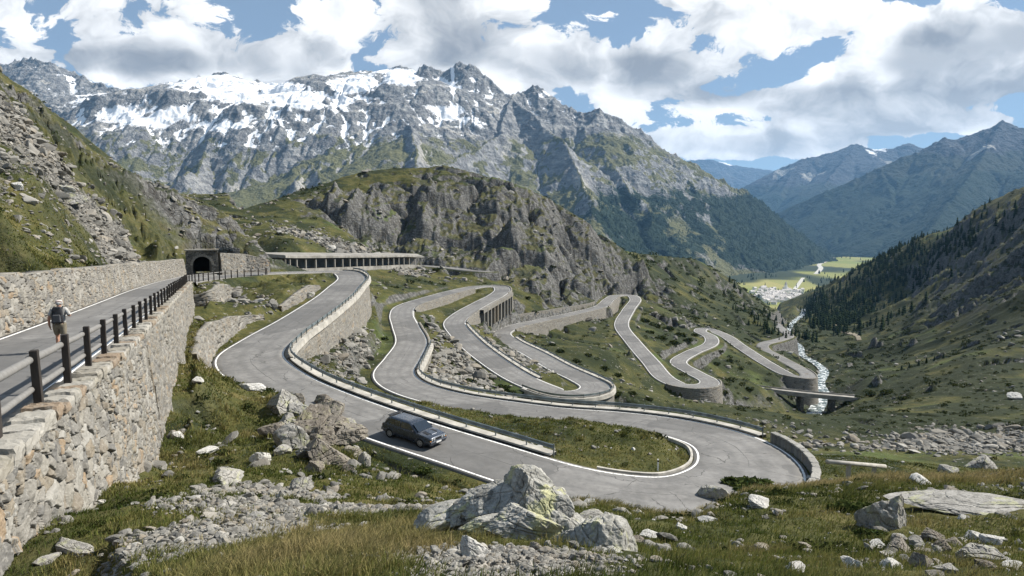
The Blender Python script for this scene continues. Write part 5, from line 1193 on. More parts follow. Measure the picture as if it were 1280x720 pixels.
M_SKIN = plain('sunburnt_skin', (.36, .20, .135), .6, 0, .3, .15, 6); M_SHIRT = plain('pale_grey_shirt', (.34, .33, .31), .9, 0, .15, .25, 8); M_SHORTS = plain('khaki_shorts', (.17, .15, .11), .9, 0, .15, .2, 8); M_CAP = plain('washed_cap', (.56, .47, .43), .9, 0, .15, .15, 8); M_PACK = plain('dark_pack_cloth', (.022, .023, .026), .8, 0, .2, .5, 14); M_SHOE = plain('dark_shoe', (.03, .027, .025), .7); M_HAIR = plain('grey_hair', (.45, .44, .42), .9, var=.2)
person = skin_body('person', VS, ES, RD, 0)
person.data.materials.append(M_SKIN)
pd_ = np.empty(len(person.data.vertices) * 3, np.float32); person.data.vertices.foreach_get('co', pd_); pd_ = pd_.reshape(-1, 3)
pn_ = np.empty(len(person.data.vertices) * 3, np.float32); person.data.vertices.foreach_get('normal', pn_); pn_ = pn_.reshape(-1, 3)
def cloth(name, mask, off, mat):
    Fq = [tuple(p.vertices) for p in person.data.polygons if mask[list(p.vertices)].all()]
    ids = sorted({i for f in Fq for i in f}); mp = {v: i for i, v in enumerate(ids)}
    me = bpy.data.meshes.new(name); V = pd_[ids] + pn_[ids] * off; me.from_pydata(V.tolist(), [], [tuple(mp[i] for i in f) for f in Fq]); me.materials.append(mat); me.polygons.foreach_set('use_smooth', np.ones(len(me.polygons), bool))
    o = link(name, me, person); so_ = o.modifiers.new('solid', 'SOLIDIFY'); so_.thickness = .008; so_.offset = -1; return o
x_, y_, z_ = pd_.T; arm = np.abs(x_) > .215
cloth('shirt', (z_ > .92) & (z_ < 1.485) & ((np.abs(x_) < .235) | (z_ > 1.21)), .014, M_SHIRT)
cloth('shorts', (z_ > .55) & (z_ < .99) & (np.abs(x_) < .225), .017, M_SHORTS)
cloth('cap', (z_ > 1.655), .016, M_CAP); cloth('hair', (z_ > 1.555) & (z_ < 1.66) & (y_ < .10), .012, M_HAIR)
for s in (-1, 1): cloth('shoe', (z_ < .135) & (x_ * s > 0), .012, M_SHOE)
m = MB(); m.prism([(.09 * math.cos(a), .16 + .09 * math.sin(a)) for a in np.linspace(0, math.pi, 9)], 'z', 1.665, 1.678); m.build('cap_brim', [M_CAP], person)
hp = W(77.5, 455, 23.2); hz_ = ground(hp[0], hp[1]) + .105
iu = int(np.argmin(np.hypot(ROADS['upper'].C[:, 0] - hp[0], ROADS['upper'].C[:, 1] - hp[1]))); hz_ = ROADS['upper'].C[iu, 2] + .03
person.location = (hp[0], hp[1], hz_); person.rotation_euler = (0, 0, math.atan2(UD[1], UD[0]) - math.pi / 2 - .05); person.scale = (1.06, 1.06, 1.02)
tag(person, 'walker in cap, pale shirt and shorts seen from behind on the upper road', 'person')
bpk = empty('backpack', (hp[0], hp[1], hz_), label="dark rucksack worn on the walker's back", cat='backpack'); bpk.rotation_euler = person.rotation_euler; bpk.scale = person.scale
m = MB(); m.box((0, -.19, 1.22), (.34, .18, .50), taper=(.82, .7)); m.build('main_bag', [M_PACK], bpk, .05, True, seg=3) if False else link('main_bag', m.mesh('main_bag', [M_PACK], .05, True, 3), bpk)
m = MB(); m.box((0, -.30, 1.14), (.25, .09, .26), taper=(.85, .8)); m.build('front_pocket', [plain('grey_pocket', (.05, .052, .056), .8)], bpk, .03)
m = MB(); m.box((0, -.17, 1.475), (.26, .17, .09), taper=(.8, .8)); m.build('lid', [M_PACK], bpk, .03)
for s in (-1, 1):
    m = MB(); m.tube([(s * .11, -.10, 1.42), (s * .115, .02, 1.50), (s * .115, .16, 1.44), (s * .12, .20, 1.28), (s * .14, .08, 1.08), (s * .13, -.10, 1.02)], .022, 8); m.build('shoulder_strap', [M_PACK], bpk, smooth=True)
log('car, walker')
# ================================================================== rocks
_ico = {}
def ico(k):
    if k not in _ico:
        bm = bmesh.new(); bmesh.ops.create_icosphere(bm, subdivisions=k, radius=1); _ico[k] = (np.array([v.co for v in bm.verts]), np.array([[v.index for v in f.verts] for f in bm.faces])); bm.free()
    return _ico[k]
def rock_shape(seed, k=4, cuts=16, rough=.075, deep=(.42, .9), flat=.75):
    r = np.random.default_rng(seed); V, Fs = ico(k); V = V.copy() * 1.0
    for _ in range(cuts):
        n = r.normal(size=3); n /= np.linalg.norm(n); d = r.uniform(*deep); s = V @ n; ex = np.maximum(s - d, 0); V = V - ex[:, None] * n * .93
    # broad dents, cracks and grain
    nn = V / np.linalg.norm(V, axis=1)[:, None]
    q = V * 2.2 + seed * 3.1
    V = V * (1 + .10 * fbm(q[:, 0] + q[:, 2] * .7, q[:, 1] - q[:, 2] * .6, 3, .5, seed))[:, None]
    q = V * 4.0; g = fbm(q[:, 0] + q[:, 2] * .55, q[:, 1] + q[:, 2] * .8, 5, .6, seed + 4); q = V * 1.7
    g = g * .8 - 1.1 * sstep(.07, .0, np.abs(pn(q[:, 0] * .5 + q[:, 2] * 1.3, q[:, 1] + q[:, 2] * .4, seed + 9))) - .8 * sstep(.05, .0, np.abs(pn(q[:, 0] * 1.9 - q[:, 2] * .5, q[:, 1] * 1.2 + 3, seed + 11)))
    V = V + nn * (rough * g)[:, None]
    V[:, 2] *= flat
    return V, Fs
def rock_mat(name, c1, c2, lich=(.30, .31, .13), la=.35, dark=.4, la_scale=3.0):
    t = NT(name); o = t.obj(); n1 = t.noise(1.2, 5, .62, o); n2 = t.noise(5, 6, .68, o); n3 = t.noise(26, 4, .65, o); rv = t.rnd()
    c = t.ramp(t.m('ADD', t.m('MULTIPLY', n2, .6), t.m('MULTIPLY', n3, .4)), [(.3, tuple(x * .38 for x in c1)), (.45, c1), (.62, c2)])
    c = t.mix(t.m('MULTIPLY', t.m('SUBTRACT', rv, .4), .5), c, (.34, .32, .28))
    c = t.mix(t.m('MULTIPLY', t.ss(.54, .62, t.noise(2.6, 5, .68, t.v('ADD', o, (1, 8, 3)))), la), c, t.mix(n3, lich, tuple(min(1, x * 1.6) for x in lich)))
    bl = t.ss(.60, .66, t.noise(la_scale * 3, 5, .7, t.v('ADD', o, (4, 2, 7))))
    c = t.mix(t.m('MULTIPLY', bl, dark), c, (.028, .027, .025))
    wv = t.ss(.63, .70, t.noise(la_scale * 2.4, 5, .7, t.v('ADD', o, (9, 5, 1)))); c = t.mix(t.m('MULTIPLY', wv, .7), c, (.48, .47, .44))
    return t.out(c, .92, t.bump(t.m('ADD', t.m('MULTIPLY', n2, .8), t.m('MULTIPLY', n3, .45)), .7, .035), .12)
M_ROCK = rock_mat('grey_gneiss', (.20, .192, .175), (.37, .355, .325))
M_ROCKB = rock_mat('brown_gneiss', (.125, .108, .088), (.25, .222, .185), la=.2)
M_LICHEN = rock_mat('lichen_rock', (.21, .205, .185), (.40, .39, .355), (.30, .295, .15), .7, .75, 2.6)
M_PALE = rock_mat('pale_quartz', (.38, .37, .345), (.60, .585, .55), la=.1, dark=.15)
_rmesh = {}
def rock_mesh(kind, v, k, mat, **kw):
    key = (kind, v, k)
    if key not in _rmesh:
        V, Fs = rock_shape(v * 13 + 5, k, **kw); _rmesh[key] = mesh_np(kind, V, Fs, [mat], smooth=True)
        me = _rmesh[key]; bm = bmesh.new(); bm.from_mesh(me)
        for e_ in bm.edges:
            if e_.calc_face_angle(0) > .55: e_.smooth = False
        bm.to_mesh(me); bm.free()
    return _rmesh[key]
ROCKY = []
def put_rock(name, px, py, wpx, label, v=0, k=4, mat=None, asp=(1, .8, .6), rz=0.0, sink=.3, tilt=(0, 0), group=None, cat='boulder', hide=None, **kw):
    p = on_ground(px, py); w = wpx / F * p[1] / 2 / .85
    me = rock_mesh(name + (mat or M_ROCK).name, v, k, mat or M_ROCK, **kw)
    o = link(name, me, loc=(p[0], p[1] + w * asp[1] * .3, p[2] + w * asp[2] * (.62 - sink * 1.2)), rot=(tilt[0], tilt[1], rz), sc=(w * asp[0], w * asp[1], w * asp[2] / .75))
    ROCKY.append((p[0], p[1] + w * asp[1] * .3, w * max(asp[:2]) * .75)); tag(o, label, cat, group); return o
# the big lichen-covered rock in the foreground: one crag of fractured blocks
def crag_mesh():
    VV = []; FF = []; n = 0; base = np.array(W(650, 690, 6.8))
    for px, py, D, sx, sy, sz, rx, ry, rz, sd_, k in ((662, 622, 7.5, .40, .42, .42, .1, .15, .3, 3, 7), (624, 632, 7.6, .50, .42, .36, -.05, -.35, .1, 8, 7), (590, 640, 7.7, .50, .40, .20, 0, -.42, -.2, 21, 7), (550, 648, 7.7, .40, .36, .12, 0, -.3, .1, 34, 6),
                                              (690, 640, 7.2, .34, .42, .33, .1, .55, -.2, 47, 7), (718, 676, 6.9, .40, .46, .34, .15, .5, .2, 55, 7), (752, 700, 6.4, .48, .50, .40, .1, .5, -.3, 61, 7), (650, 655, 6.9, .50, .30, .26, -.35, .1, .1, 72, 7), (612, 655, 7.0, .36, .26, .15, -.3, -.2, .4, 81, 6), (782, 722, 5.9, .36, .36, .26, .1, .3, .1, 95, 6)):
        V, Fs = rock_shape(sd_, k, cuts=20, rough=.075, deep=(.5, .92), flat=1.0)
        q = V * 9.0; V = V + V * (.022 * fbm(q[:, 0] + q[:, 2] * .6, q[:, 1] + q[:, 2] * .7, 4, .6, sd_))[:, None]
        R = np.array(Matrix.Rotation(rz, 3, 'Z') @ Matrix.Rotation(ry, 3, 'Y') @ Matrix.Rotation(rx, 3, 'X'))
        c = np.array(W(px, py, D)); VV.append((V * [sx, sy, sz]) @ R.T + c - base); FF.append(Fs + n); n += len(V)
        ROCKY.append((c[0], c[1], max(sx, sy) * .8))
    me = mesh_np('boulder', np.concatenate(VV), np.concatenate(FF), [M_LICHEN])
    return tag(link('boulder', me, loc=tuple(base)), 'big lichen covered crag in the middle foreground with a pale pointed top', 'boulder')
crag_mesh()
put_rock('boulder', 590, 697, 50, 'white quartz block leaning on the left foot of the big lichen crag', 12, 6, M_PALE, (1, .7, .85), .4, .3, (-.2, .2))
B_ = [ # px, py, width px, label, variant, material, aspect
    (283, 602, 54, 'flat topped pale boulder at the left end of the rubble patch', 1, M_ROCK, (1, .7, .55)), (373, 614, 46, 'angular boulder with a dark flank at the right end of the rubble patch', 3, M_ROCK, (1, .8, .62)),
    (312, 487, 36, 'flat pale slab lying in the grass above the first bend', 4, M_PALE, (1, .8, .35)), (352, 515, 54, 'square pale block at the top left of the road side outcrop', 5, M_ROCK, (1, .8, .75)),
    (388, 535, 62, 'brown block in the centre of the roadside outcrop', 6, M_ROCKB, (1, .8, .7)), (412, 522, 58, 'brown overhanging block at the top of the roadside outcrop', 7, M_ROCKB, (1, .8, .6)), (432, 552, 52, 'tan pointed block at the road end of the outcrop', 8, M_ROCKB, (1, .8, .7)),
    (366, 562, 52, 'rounded grey block in the lower middle of the outcrop', 9, M_ROCK, (1, .9, .8)), (402, 578, 58, 'ribbed brown block at the foot of the outcrop', 10, M_ROCKB, (1, .8, .8)), (344, 545, 40, 'dark cleft block on the left of the outcrop', 11, M_ROCKB, (1, .8, .8)), (326, 578, 36, 'pale broken block below the outcrop in long grass', 12, M_PALE, (1, .8, .7)),
    (455, 582, 30, 'slim leaning stone between the outcrop and the road', 13, M_ROCK, (.5, .6, 1.1)), (247, 478, 20, 'small light stone by the far end of the tall wall', 14, M_PALE, (1, .8, .5)), (207, 468, 24, 'stone stack leaning at the corner of the tall wall', 15, M_ROCK, (1, .8, .8)), (222, 548, 26, 'flat light stone low in the green slope by the tall wall', 16, M_PALE, (1, .7, .4)),
    (258, 568, 24, 'rounded light stone in the green slope above the rubble patch', 17, M_PALE, (1, .8, .6)), (352, 625, 20, 'wedge stone on the rubble patch', 18, M_ROCK, (1, .8, .7)), (320, 650, 34, 'low grey slab at the front of the rubble patch', 19, M_ROCK, (1, .8, .4)), (85, 690, 60, 'long pale ledge in the grass below the tall wall', 20, M_ROCK, (1.1, .6, .35)), (55, 705, 42, 'low grey ledge at the lower left corner', 21, M_ROCK, (1, .7, .35)),
    (1112, 662, 78, 'tall pointed grey boulder standing in the grass on the right', 22, M_ROCK, (.85, .7, 1.05)), (1126, 696, 56, 'brown block at the left of the lower right rock pile', 23, M_ROCKB, (1, .8, .6)), (1178, 690, 30, 'tan upright stone on top of the lower right rock pile', 24, M_ROCKB, (.8, .7, .8)), (1156, 708, 40, 'round tan stone in the middle of the lower right rock pile', 25, M_ROCKB, (1, .8, .6)),
    (1228, 706, 74, 'large slanting slab at the right of the lower right rock pile', 26, M_ROCK, (1, .8, .6)), (1185, 716, 36, 'dark slab at the front of the lower right rock pile', 27, M_ROCK, (1, .8, .4)), (1268, 712, 30, 'light stone at the lower right edge', 28, M_PALE, (1, .8, .6)), (1067, 710, 30, 'oval light stone in short grass left of the rock pile', 29, M_PALE, (1, .8, .55)), (994, 716, 32, 'blocky light stone at the bottom of the grass', 30, M_PALE, (1, .8, .6)),
    (1215, 640, 150, 'broad flat rock slab across the grass at the right edge', 31, M_ROCK, (1.1, .75, .10)), (1154, 606, 34, 'smooth pale boulder on the rim at the right', 32, M_PALE, (1, .7, .5)), (900, 627, 46, 'lichened boulder on the rim beside the big hairpin', 33, M_LICHEN, (1, .8, .7)), (950, 634, 48, 'low split slab right of the lichened rim boulder', 34, M_PALE, (1, .7, .3)),
    (812, 672, 34, 'light hummocky stone in the middle of the right meadow', 35, M_PALE, (1, .8, .5)), (851, 662, 22, 'small rounded pale stone in the right meadow', 36, M_PALE, (1, .8, .6)), (884, 651, 26, 'thin pale slab in the right meadow', 37, M_PALE, (1, .6, .3)), (801, 645, 18, 'squat pale stone near the road edge', 38, M_PALE, (1, .8, .6)), (742, 652, 42, 'low pale ledge right of the lichen crag', 39, M_ROCK, (1, .7, .4)), (795, 682, 26, 'tan stone below the hummocky stone', 40, M_ROCKB, (1, .8, .6)),
    (735, 632, 22, 'jagged light stone on the rim right of the lichen crag', 41, M_PALE, (1, .8, .7)), (668, 690, 24, 'brown wedge stone in front of the lichen crag', 42, M_ROCKB, (.9, .7, .8)), (690, 700, 20, 'flat brown stone in front of the lichen crag', 43, M_ROCKB, (1, .7, .5)), (640, 700, 18, 'grey chip in front of the lichen crag', 44, M_ROCK, (1, .8, .6)), (195, 490, 18, 'knobbly stone at the foot of the wall corner', 45, M_ROCK, (1, .8, .7)),
    (20, 236, 22, 'big pale block perched on the left slope', 46, M_PALE, (1, .8, .6)), (88, 252, 34, 'dark rounded boulder in the left scree', 47, M_ROCK, (1, .8, .6)), (80, 240, 28, 'mossy boulder above the dark one in the left scree', 48, M_LICHEN, (1, .8, .6)), 
    (1230, 585, 50, 'grey rock rib in the slope beyond the rim at the right', 54, M_ROCK, (1, .7, .5)), (1190, 592, 30, 'pale hump beyond the rim at the right', 55, M_ROCK, (1, .8, .5)), (1270, 500, 22, 'single pale boulder high on the right slope', 56, M_PALE, (1, .8, .5)), (383, 372, 22, 'grey slab in the grass hump inside the first bend', 57, M_ROCK, (1, .7, .6)),
]
for q in B_: put_rock('boulder', q[0], q[1], q[2], q[3], q[4], 6 if q[2] > 40 else 5, q[5], q[6], (q[4] * 1.7) % 6.28 if q[2] < 70 else 0.0, .36)
for k, (px, py, wp) in enumerate(((372, 520, 40), (398, 556, 44), (422, 580, 34), (358, 535, 36), (440, 570, 30), (402, 508, 30), (382, 572, 38), (415, 545, 46), (376, 545, 44), (350, 568, 26), (392, 590, 28), (432, 590, 24), (425, 535, 34), (366, 505, 26))):
    put_rock('boulder', px, py, wp, 'broken brown rock packed into the outcrop above the road', 80 + k, 5, M_ROCKB if k % 3 else M_ROCK, (1, .85, .75), k * 1.9, .34, (.3 * math.sin(k * 2.1), .3 * math.cos(k * 1.7)), 'rocks packed into the roadside outcrop')
for k in range(20):
    px, py = 1096 + (k * 61) % 170, 672 + (k * 23) % 44; put_rock('stone', px, py, 16 + (k * 7) % 15, 'grey or brown stone heaped in the lower right rock pile', 100 + k % 7, 5, (M_ROCK, M_ROCKB, M_PALE)[k % 3], (1, .8, .6), k * 2.3, .3, (.2 * math.sin(k), .2 * math.cos(k)), 'stones of the lower right rock pile', 'stone')
# small loose stones
SM = [rock_mesh('stone', v, 4, (M_PALE, M_ROCK, M_PALE, M_ROCKB)[v % 4]) for v in range(8)]
rs_ = np.random.default_rng(42); k = 0
reg = [(700, 1280, 640, 720, 95), (190, 440, 460, 640, 70), (520, 700, 680, 720, 14), (860, 1280, 598, 640, 25), (640, 850, 545, 590, 10)]
for x0, x1, y0, y1, cnt in reg:
    for _ in range(cnt):
        px, py = rs_.uniform(x0, x1), rs_.uniform(y0, y1); p = on_ground(px, py)
        if p[1] > 75 or samp(e, p[0], p[1]) < .4: continue
        w = np.clip(rs_.lognormal(1.75, .5), 3, 16) / F * p[1] / 2; v = int(rs_.integers(0, 8))
        o = link('stone', SM[v], loc=(p[0], p[1], p[2] + w * .15), rot=(0, 0, rs_.uniform(0, 6.28)), sc=(w, w * rs_.uniform(.6, .95), w * rs_.uniform(.5, .85)))
        tag(o, 'small loose stone lying in the turf of the near slope', 'stone', 'loose stones in the turf')
# ------------------------------------------------------------------ scree and rubble (uncountable)
LOW = [rock_shape(v * 7 + 3, 2, 9, .0, (.32, .78), .8) for v in range(14)]
def scatter_rocks(name, XYZ, size, mat, seed, kind='stuff', flat=1.0):
    r = np.random.default_rng(seed); n = len(XYZ); VV = np.empty((n, 42, 3), np.float32); vs = r.integers(0, 14, n); a = r.uniform(0, 6.28, n); b = r.normal(0, .35, n)
    Fb = LOW[0][1]; base = np.stack([v for v, _ in LOW])[vs] * np.stack([r.uniform(.7, 1.3, n), r.uniform(.6, 1, n), r.uniform(.45, .85, n) * flat], 1)[:, None]
    x = base[..., 0] * np.cos(b)[:, None] + base[..., 2] * np.sin(b)[:, None]; z = -base[..., 0] * np.sin(b)[:, None] + base[..., 2] * np.cos(b)[:, None]; y = base[..., 1]
    VV[..., 0] = x * np.cos(a)[:, None] - y * np.sin(a)[:, None]; VV[..., 1] = x * np.sin(a)[:, None] + y * np.cos(a)[:, None]; VV[..., 2] = z
    VV = VV * size[:, None, None] + XYZ[:, None].astype(np.float32)
    Fs = (Fb[None] + (np.arange(n) * 42)[:, None, None]).reshape(-1, 3)
    me = mesh_np(name, VV.reshape(-1, 3), Fs, [mat], dict(tone=np.repeat(r.random(n), 42)), smooth=False); return tag(link(name, me), kind=kind)
def scree_mat():
    t = NT('scree_stone'); tn = t.attr('tone'); n = t.noise(6, 4, .65); n2 = t.noise(40, 3, .6)
    c = t.ramp(tn, [(0, (.08, .077, .07)), (.35, (.17, .162, .146)), (.65, (.25, .238, .212)), (.88, (.21, .175, .13)), (1, (.42, .405, .37))]); c = t.mix(t.m('MULTIPLY', n, .7), c, (.15, .143, .125)); c = t.mix(t.m('MULTIPLY', t.ss(.5, .7, n2), .3), c, (.5, .48, .44))
    return t.out(c, .93, t.bump(n2, .4, .02), .12)
M_SCREE = scree_mat()
_ci = np.arange(NR)[:, None]; area = np.gradient(YS)[:, None] * np.gradient(TS)[None] * YS[:, None]
infr = (np.abs(PX - 640) < 860) & (PY < 780)
def pick(weight, n, seed):
    r = np.random.default_rng(seed); w = weight.ravel(); c = np.cumsum(w); k = np.searchsorted(c, r.random(n) * c[-1]); i, j = k // NC, k % NC
    i2 = np.clip(i, 0, NR - 2); j2 = np.clip(j, 0, NC - 2); fy, ft = r.random(n), r.random(n)
    y = YS[i2] + fy * (YS[i2 + 1] - YS[i2]); x = (TS[j2] + ft * (TS[j2 + 1] - TS[j2])) * y
    return x, y
def free(x, y, m=.25): return samp(e, x, y) > m
w_ = area * scr * infr * (Y > 25) * (Y < 330); x, y = pick(w_, 15000, 5); g_ = free(x, y, .8); x, y = x[g_], y[g_]
sz = np.clip(np.random.default_rng(6).lognormal(-1.15, .55, len(x)), .12, 1.5) * np.clip(y / 95, .55, 1.6)
scatter_rocks('scree', np.stack([x, y, ground(x, y) + sz * .1], 1), sz, M_SCREE, 7)
w_ = area * np.clip(grv - .15, 0, 1) * infr * (Y < 40) / Y; x, y = pick(w_, 16000, 8); g_ = free(x, y, .4); x, y = x[g_], y[g_]
sz = np.clip(np.random.default_rng(9).lognormal(-5.1, .6, len(x)), .002, .024) * np.clip(y, 4, 30) * .5
scatter_rocks('gravel', np.stack([x, y, ground(x, y) + sz * .2], 1), sz, M_SCREE, 10)
# stones strewn over slopes further off
w_ = area * infr * (Y > 30) * (Y < 420) * np.where((X / Y > .3) & (Y > 130), .25, 1.0) * np.clip(.06 + rock * .6 * (Y < 200) + .5 * sstep(.1, .5, n12 + n40), 0, 1) / Y * (e > 1); x, y = pick(w_, 4200, 12)
sz = np.clip(np.random.default_rng(13).lognormal(-6.0, .5, len(x)), .001, .009) * y
scatter_rocks('rubble', np.stack([x, y, ground(x, y) + sz * .15], 1), sz, M_SCREE, 14)
w_ = area * infr * (Y > 3) * (Y < 34) * (e > .6) * (.05 + sstep(.0, .35, fbm(X / 1.7, Y / 1.7, 4, .55, 271))) / Y ** 1.4; x, y = pick(w_, 3000, 15)
sz = np.clip(np.random.default_rng(16).lognormal(-5.35, .7, len(x)), .0012, .02) * y
scatter_rocks('rubble', np.stack([x, y, ground(x, y) + sz * .12], 1), sz, M_SCREE, 17)
w_ = area * infr * (f_st > .15) * (sd_ > sw_ * .38) * (Y < 900); x, y = pick(w_, 900, 18); sz = np.clip(np.random.default_rng(19).lognormal(-.7, .5, len(x)), .2, 1.6)
scatter_rocks('rubble', np.stack([x, y, np.maximum(ground(x, y), samp(sz_, x, y) - .4)], 1), sz, M_SCREE, 20)
log('rocks')
# ================================================================== grass
def grass_mat():
    t = NT('grass_blades'); c = t.attr('tint', True); b = t.n('ShaderNodeBsdfDiffuse', {'Color': c}); tr = t.n('ShaderNodeBsdfTranslucent', {'Color': t.mix(.5, c, (.10, .11, .02))})
    m = t.n('ShaderNodeMixShader', {0: .28, 1: b.outputs[0], 2: tr.outputs[0]}); t.t.links.new(m.outputs[0], t.n('ShaderNodeOutputMaterial').inputs[0]); return t.mat
M_GRASS = grass_mat()
def blades(x, y, hgt, wid, tint, lean, seed, base=None):
    r = np.random.default_rng(seed); n = len(x); z = ground(x, y) - .01; a = r.uniform(0, 6.28, n); wa = a + r.normal(0, .4, n) + 1.57
    wind = np.array([.8, -.25]); lx = np.cos(a) * lean + wind[0] * lean * .7; ly = np.sin(a) * lean + wind[1] * lean * .7
    V = np.empty((n, 5, 3), np.float32); wx, wy = np.cos(wa) * wid, np.sin(wa) * wid
    for k, (f, ww) in enumerate(((0, 1), (0, -1), (.55, .75), (.55, -.75), (1, 0))):
        V[:, k, 0] = x + wx * ww + lx * hgt * f ** 1.8; V[:, k, 1] = y + wy * ww + ly * hgt * f ** 1.8; V[:, k, 2] = z + hgt * f * (1 - .3 * lean * f)
    o = (np.arange(n) * 5)[:, None]
    return V.reshape(-1, 3), o + np.array([[0, 1, 3, 2]]), o + np.array([[2, 3, 4]]), np.repeat(tint, 5, 0)
def clear_of_rocks(x, y):
    m = np.ones(len(x), bool)
    for rx, ry, rr in ROCKY:
        m &= (x - rx) ** 2 + (y - ry) ** 2 > rr * rr
    return m
tone1 = fbm(X / 5, Y / 5, 4, .55, 201); tone2 = fbm(X / 1.3, Y / 1.3, 3, .55, 207)
strawy = .72 * gz(380, 692, 5.8, .7, .9) + .8 * gz(545, 695, 5.6, .3, .5) + .9 * gz(1050, 606, 20, 4, 1.6) + .7 * gz(1150, 612, 18, 3, 1.2) + .5 * gz(460, 660, 8.5, 1.2, 1) + .5 * gz(330, 465, 60, 8, 8)
def tints(x, y, seed):
    r = np.random.default_rng(seed); a = samp(tone1, x, y) + .5 * samp(tone2, x, y) + r.normal(0, .12, len(x)); s = np.clip(samp(strawy, x, y) * 1.1 + .25 * r.normal(size=len(x)) * .5, 0, 1)
    stops = np.array([-.6, -.25, 0, .25, .6]); a = a * 1.5; cs = np.array([(.026, .042, .011), (.052, .074, .018), (.092, .110, .028), (.140, .136, .045), (.20, .165, .075)])
    c = np.stack([np.interp(a, stops, cs[:, k]) for k in range(3)], 1); c = c * (1 - s[:, None]) + s[:, None] * np.array([.30, .235, .115]) * r.uniform(.7, 1.2, (len(x), 1)); return 1.22 * c * r.uniform(.75, 1.25, (len(x), 1))
turf = (1 - np.clip(grv * 1.3, 0, 1)) * (1 - np.clip(scr * 1.2, 0, 1)) * (1 - .9 * np.clip(rock, 0, 1)) * (e > .5) * infr
patch = np.clip(.35 + 1.1 * sstep(-.25, .25, fbm(X / 1.6, Y / 1.6, 3, .5, 221)), 0, 1.2)
VS_, Q4, T3, TN = [], [], [], []; off = 0
def addb(res):
    global off
    V, q, t3, tn = res; VS_.append(V); Q4.append(q + off); T3.append(t3 + off); TN.append(tn); off += len(V)
w_ = area * turf * patch * (Y > 2.2) * (Y < 80) * (4 / np.maximum(Y, 3)) ** 1.55; x, y = pick(w_, 340000, 21); g_ = clear_of_rocks(x, y) & free(x, y, .5); x, y = x[g_], y[g_]; r = np.random.default_rng(22)
hh = r.uniform(.035, .11, len(x)) * (1 + 1.1 * np.clip(samp(tone2, x, y), 0, 1)) * np.clip(1 + (y - 10) / 60, 1, 1.8); addb(blades(x, y, hh, np.maximum(.0035, .00062 * y) * r.uniform(.7, 1.3, len(x)), tints(x, y, 23), r.uniform(.15, .8, len(x)), 24))
# tussocks
w_ = area * turf * (Y > 3.5) * (Y < 70) * (.12 + 2.5 * np.clip(strawy, 0, 1) + .5 * sstep(.1, .4, tone2)) * (4 / np.maximum(Y, 3)) ** 1.5; tx, ty = pick(w_, 1100, 31); g_ = clear_of_rocks(tx, ty) & free(tx, ty, .8); tx, ty = tx[g_], ty[g_]; r = np.random.default_rng(32)
nb__ = 75; rad = r.uniform(.05, .16, len(tx)) * np.clip(ty / 9, .8, 3); x = np.repeat(tx, nb__) + r.normal(0, 1, len(tx) * nb__) * np.repeat(rad, nb__); y = np.repeat(ty, nb__) + r.normal(0, 1, len(tx) * nb__) * np.repeat(rad, nb__)
g_ = free(x, y, .4); x, y = x[g_], y[g_]
tn = tints(x, y, 33); tn = tn * .75 + .25 * np.array([.16, .13, .06])
addb(blades(x, y, r.uniform(.10, .27, len(x)) * np.clip(y / 16, .8, 1.7), np.maximum(.003, .00055 * y), tn, r.uniform(.3, .95, len(x)), 34))
me = mesh_np('grass', np.concatenate(VS_), [np.concatenate(Q4), np.concatenate(T3)], [M_GRASS], dict(tint=np.concatenate(TN)))
tag(link('grass', me), kind='stuff')
log('grass %d' % (off // 5))
# ================================================================== shrubs
def leaf_mat(name, c1, c2):
    t = NT(name); n = t.attr('tone'); c = t.mix(n, c1, c2); b = t.n('ShaderNodeBsdfDiffuse', {'Color': c}); tr = t.n('ShaderNodeBsdfTranslucent', {'Color': c}); m = t.n('ShaderNodeMixShader', {0: .2, 1: b.outputs[0], 2: tr.outputs[0]}); t.t.links.new(m.outputs[0], t.n('ShaderNodeOutputMaterial').inputs[0]); return t.mat
M_LEAF = leaf_mat('heath_leaves', (.012, .020, .008), (.055, .065, .022)); M_NEEDLE = leaf_mat('conifer_needles', (.008, .016, .009), (.032, .046, .020)); M_BARK = plain('bark', (.07, .055, .04), .9)
def clump(n, seed, sq=.62):
    r = np.random.default_rng(seed); d_ = r.normal(size=(n, 3)); d_ /= np.linalg.norm(d_, axis=1)[:, None]; d_[:, 2] = np.abs(d_[:, 2]); lob = 1 + .35 * np.sin(d_[:, 0] * 4 + seed) * np.cos(d_[:, 1] * 5 + seed)
    c = d_ * (r.uniform(.55, 1, n) ** .5 * lob)[:, None] * [1, 1, sq]; u = r.normal(size=(n, 3)); u /= np.linalg.norm(u, axis=1)[:, None]; v = np.cross(u, d_ + .6 * r.normal(size=(n, 3))); v /= np.linalg.norm(v, axis=1)[:, None]; s = r.uniform(.10, .22, n)[:, None]
    V = np.stack([c - u * s, c + v * s * .7, c + u * s, c - v * s * .7], 1); return V, np.repeat(r.random(n), 4)
CL = [clump(70, s) for s in range(8)]
def scatter_clumps(name, x, y, size, mat, seed, kind='stuff'):
    r = np.random.default_rng(seed); n = len(x); vs = r.integers(0, 8, n); a = r.uniform(0, 6.28, n); B = np.stack([c[0] for c in CL])[vs].reshape(n, -1, 3); ca, sa = np.cos(a)[:, None], np.sin(a)[:, None]
    V = np.stack([B[..., 0] * ca - B[..., 1] * sa, B[..., 0] * sa + B[..., 1] * ca, B[..., 2] * r.uniform(.7, 1.2, n)[:, None]], -1) * size[:, None, None] + np.stack([x, y, ground(x, y)], 1)[:, None]
    m = B.shape[1]; tn = np.clip(np.stack([c[1] for c in CL])[vs] * .6 + r.random(n)[:, None] * .4, 0, 1)
    me = mesh_np(name, V.reshape(-1, 3), np.arange(n * m).reshape(-1, 4), [mat], dict(tone=tn.ravel())); return tag(link(name, me), kind=kind)
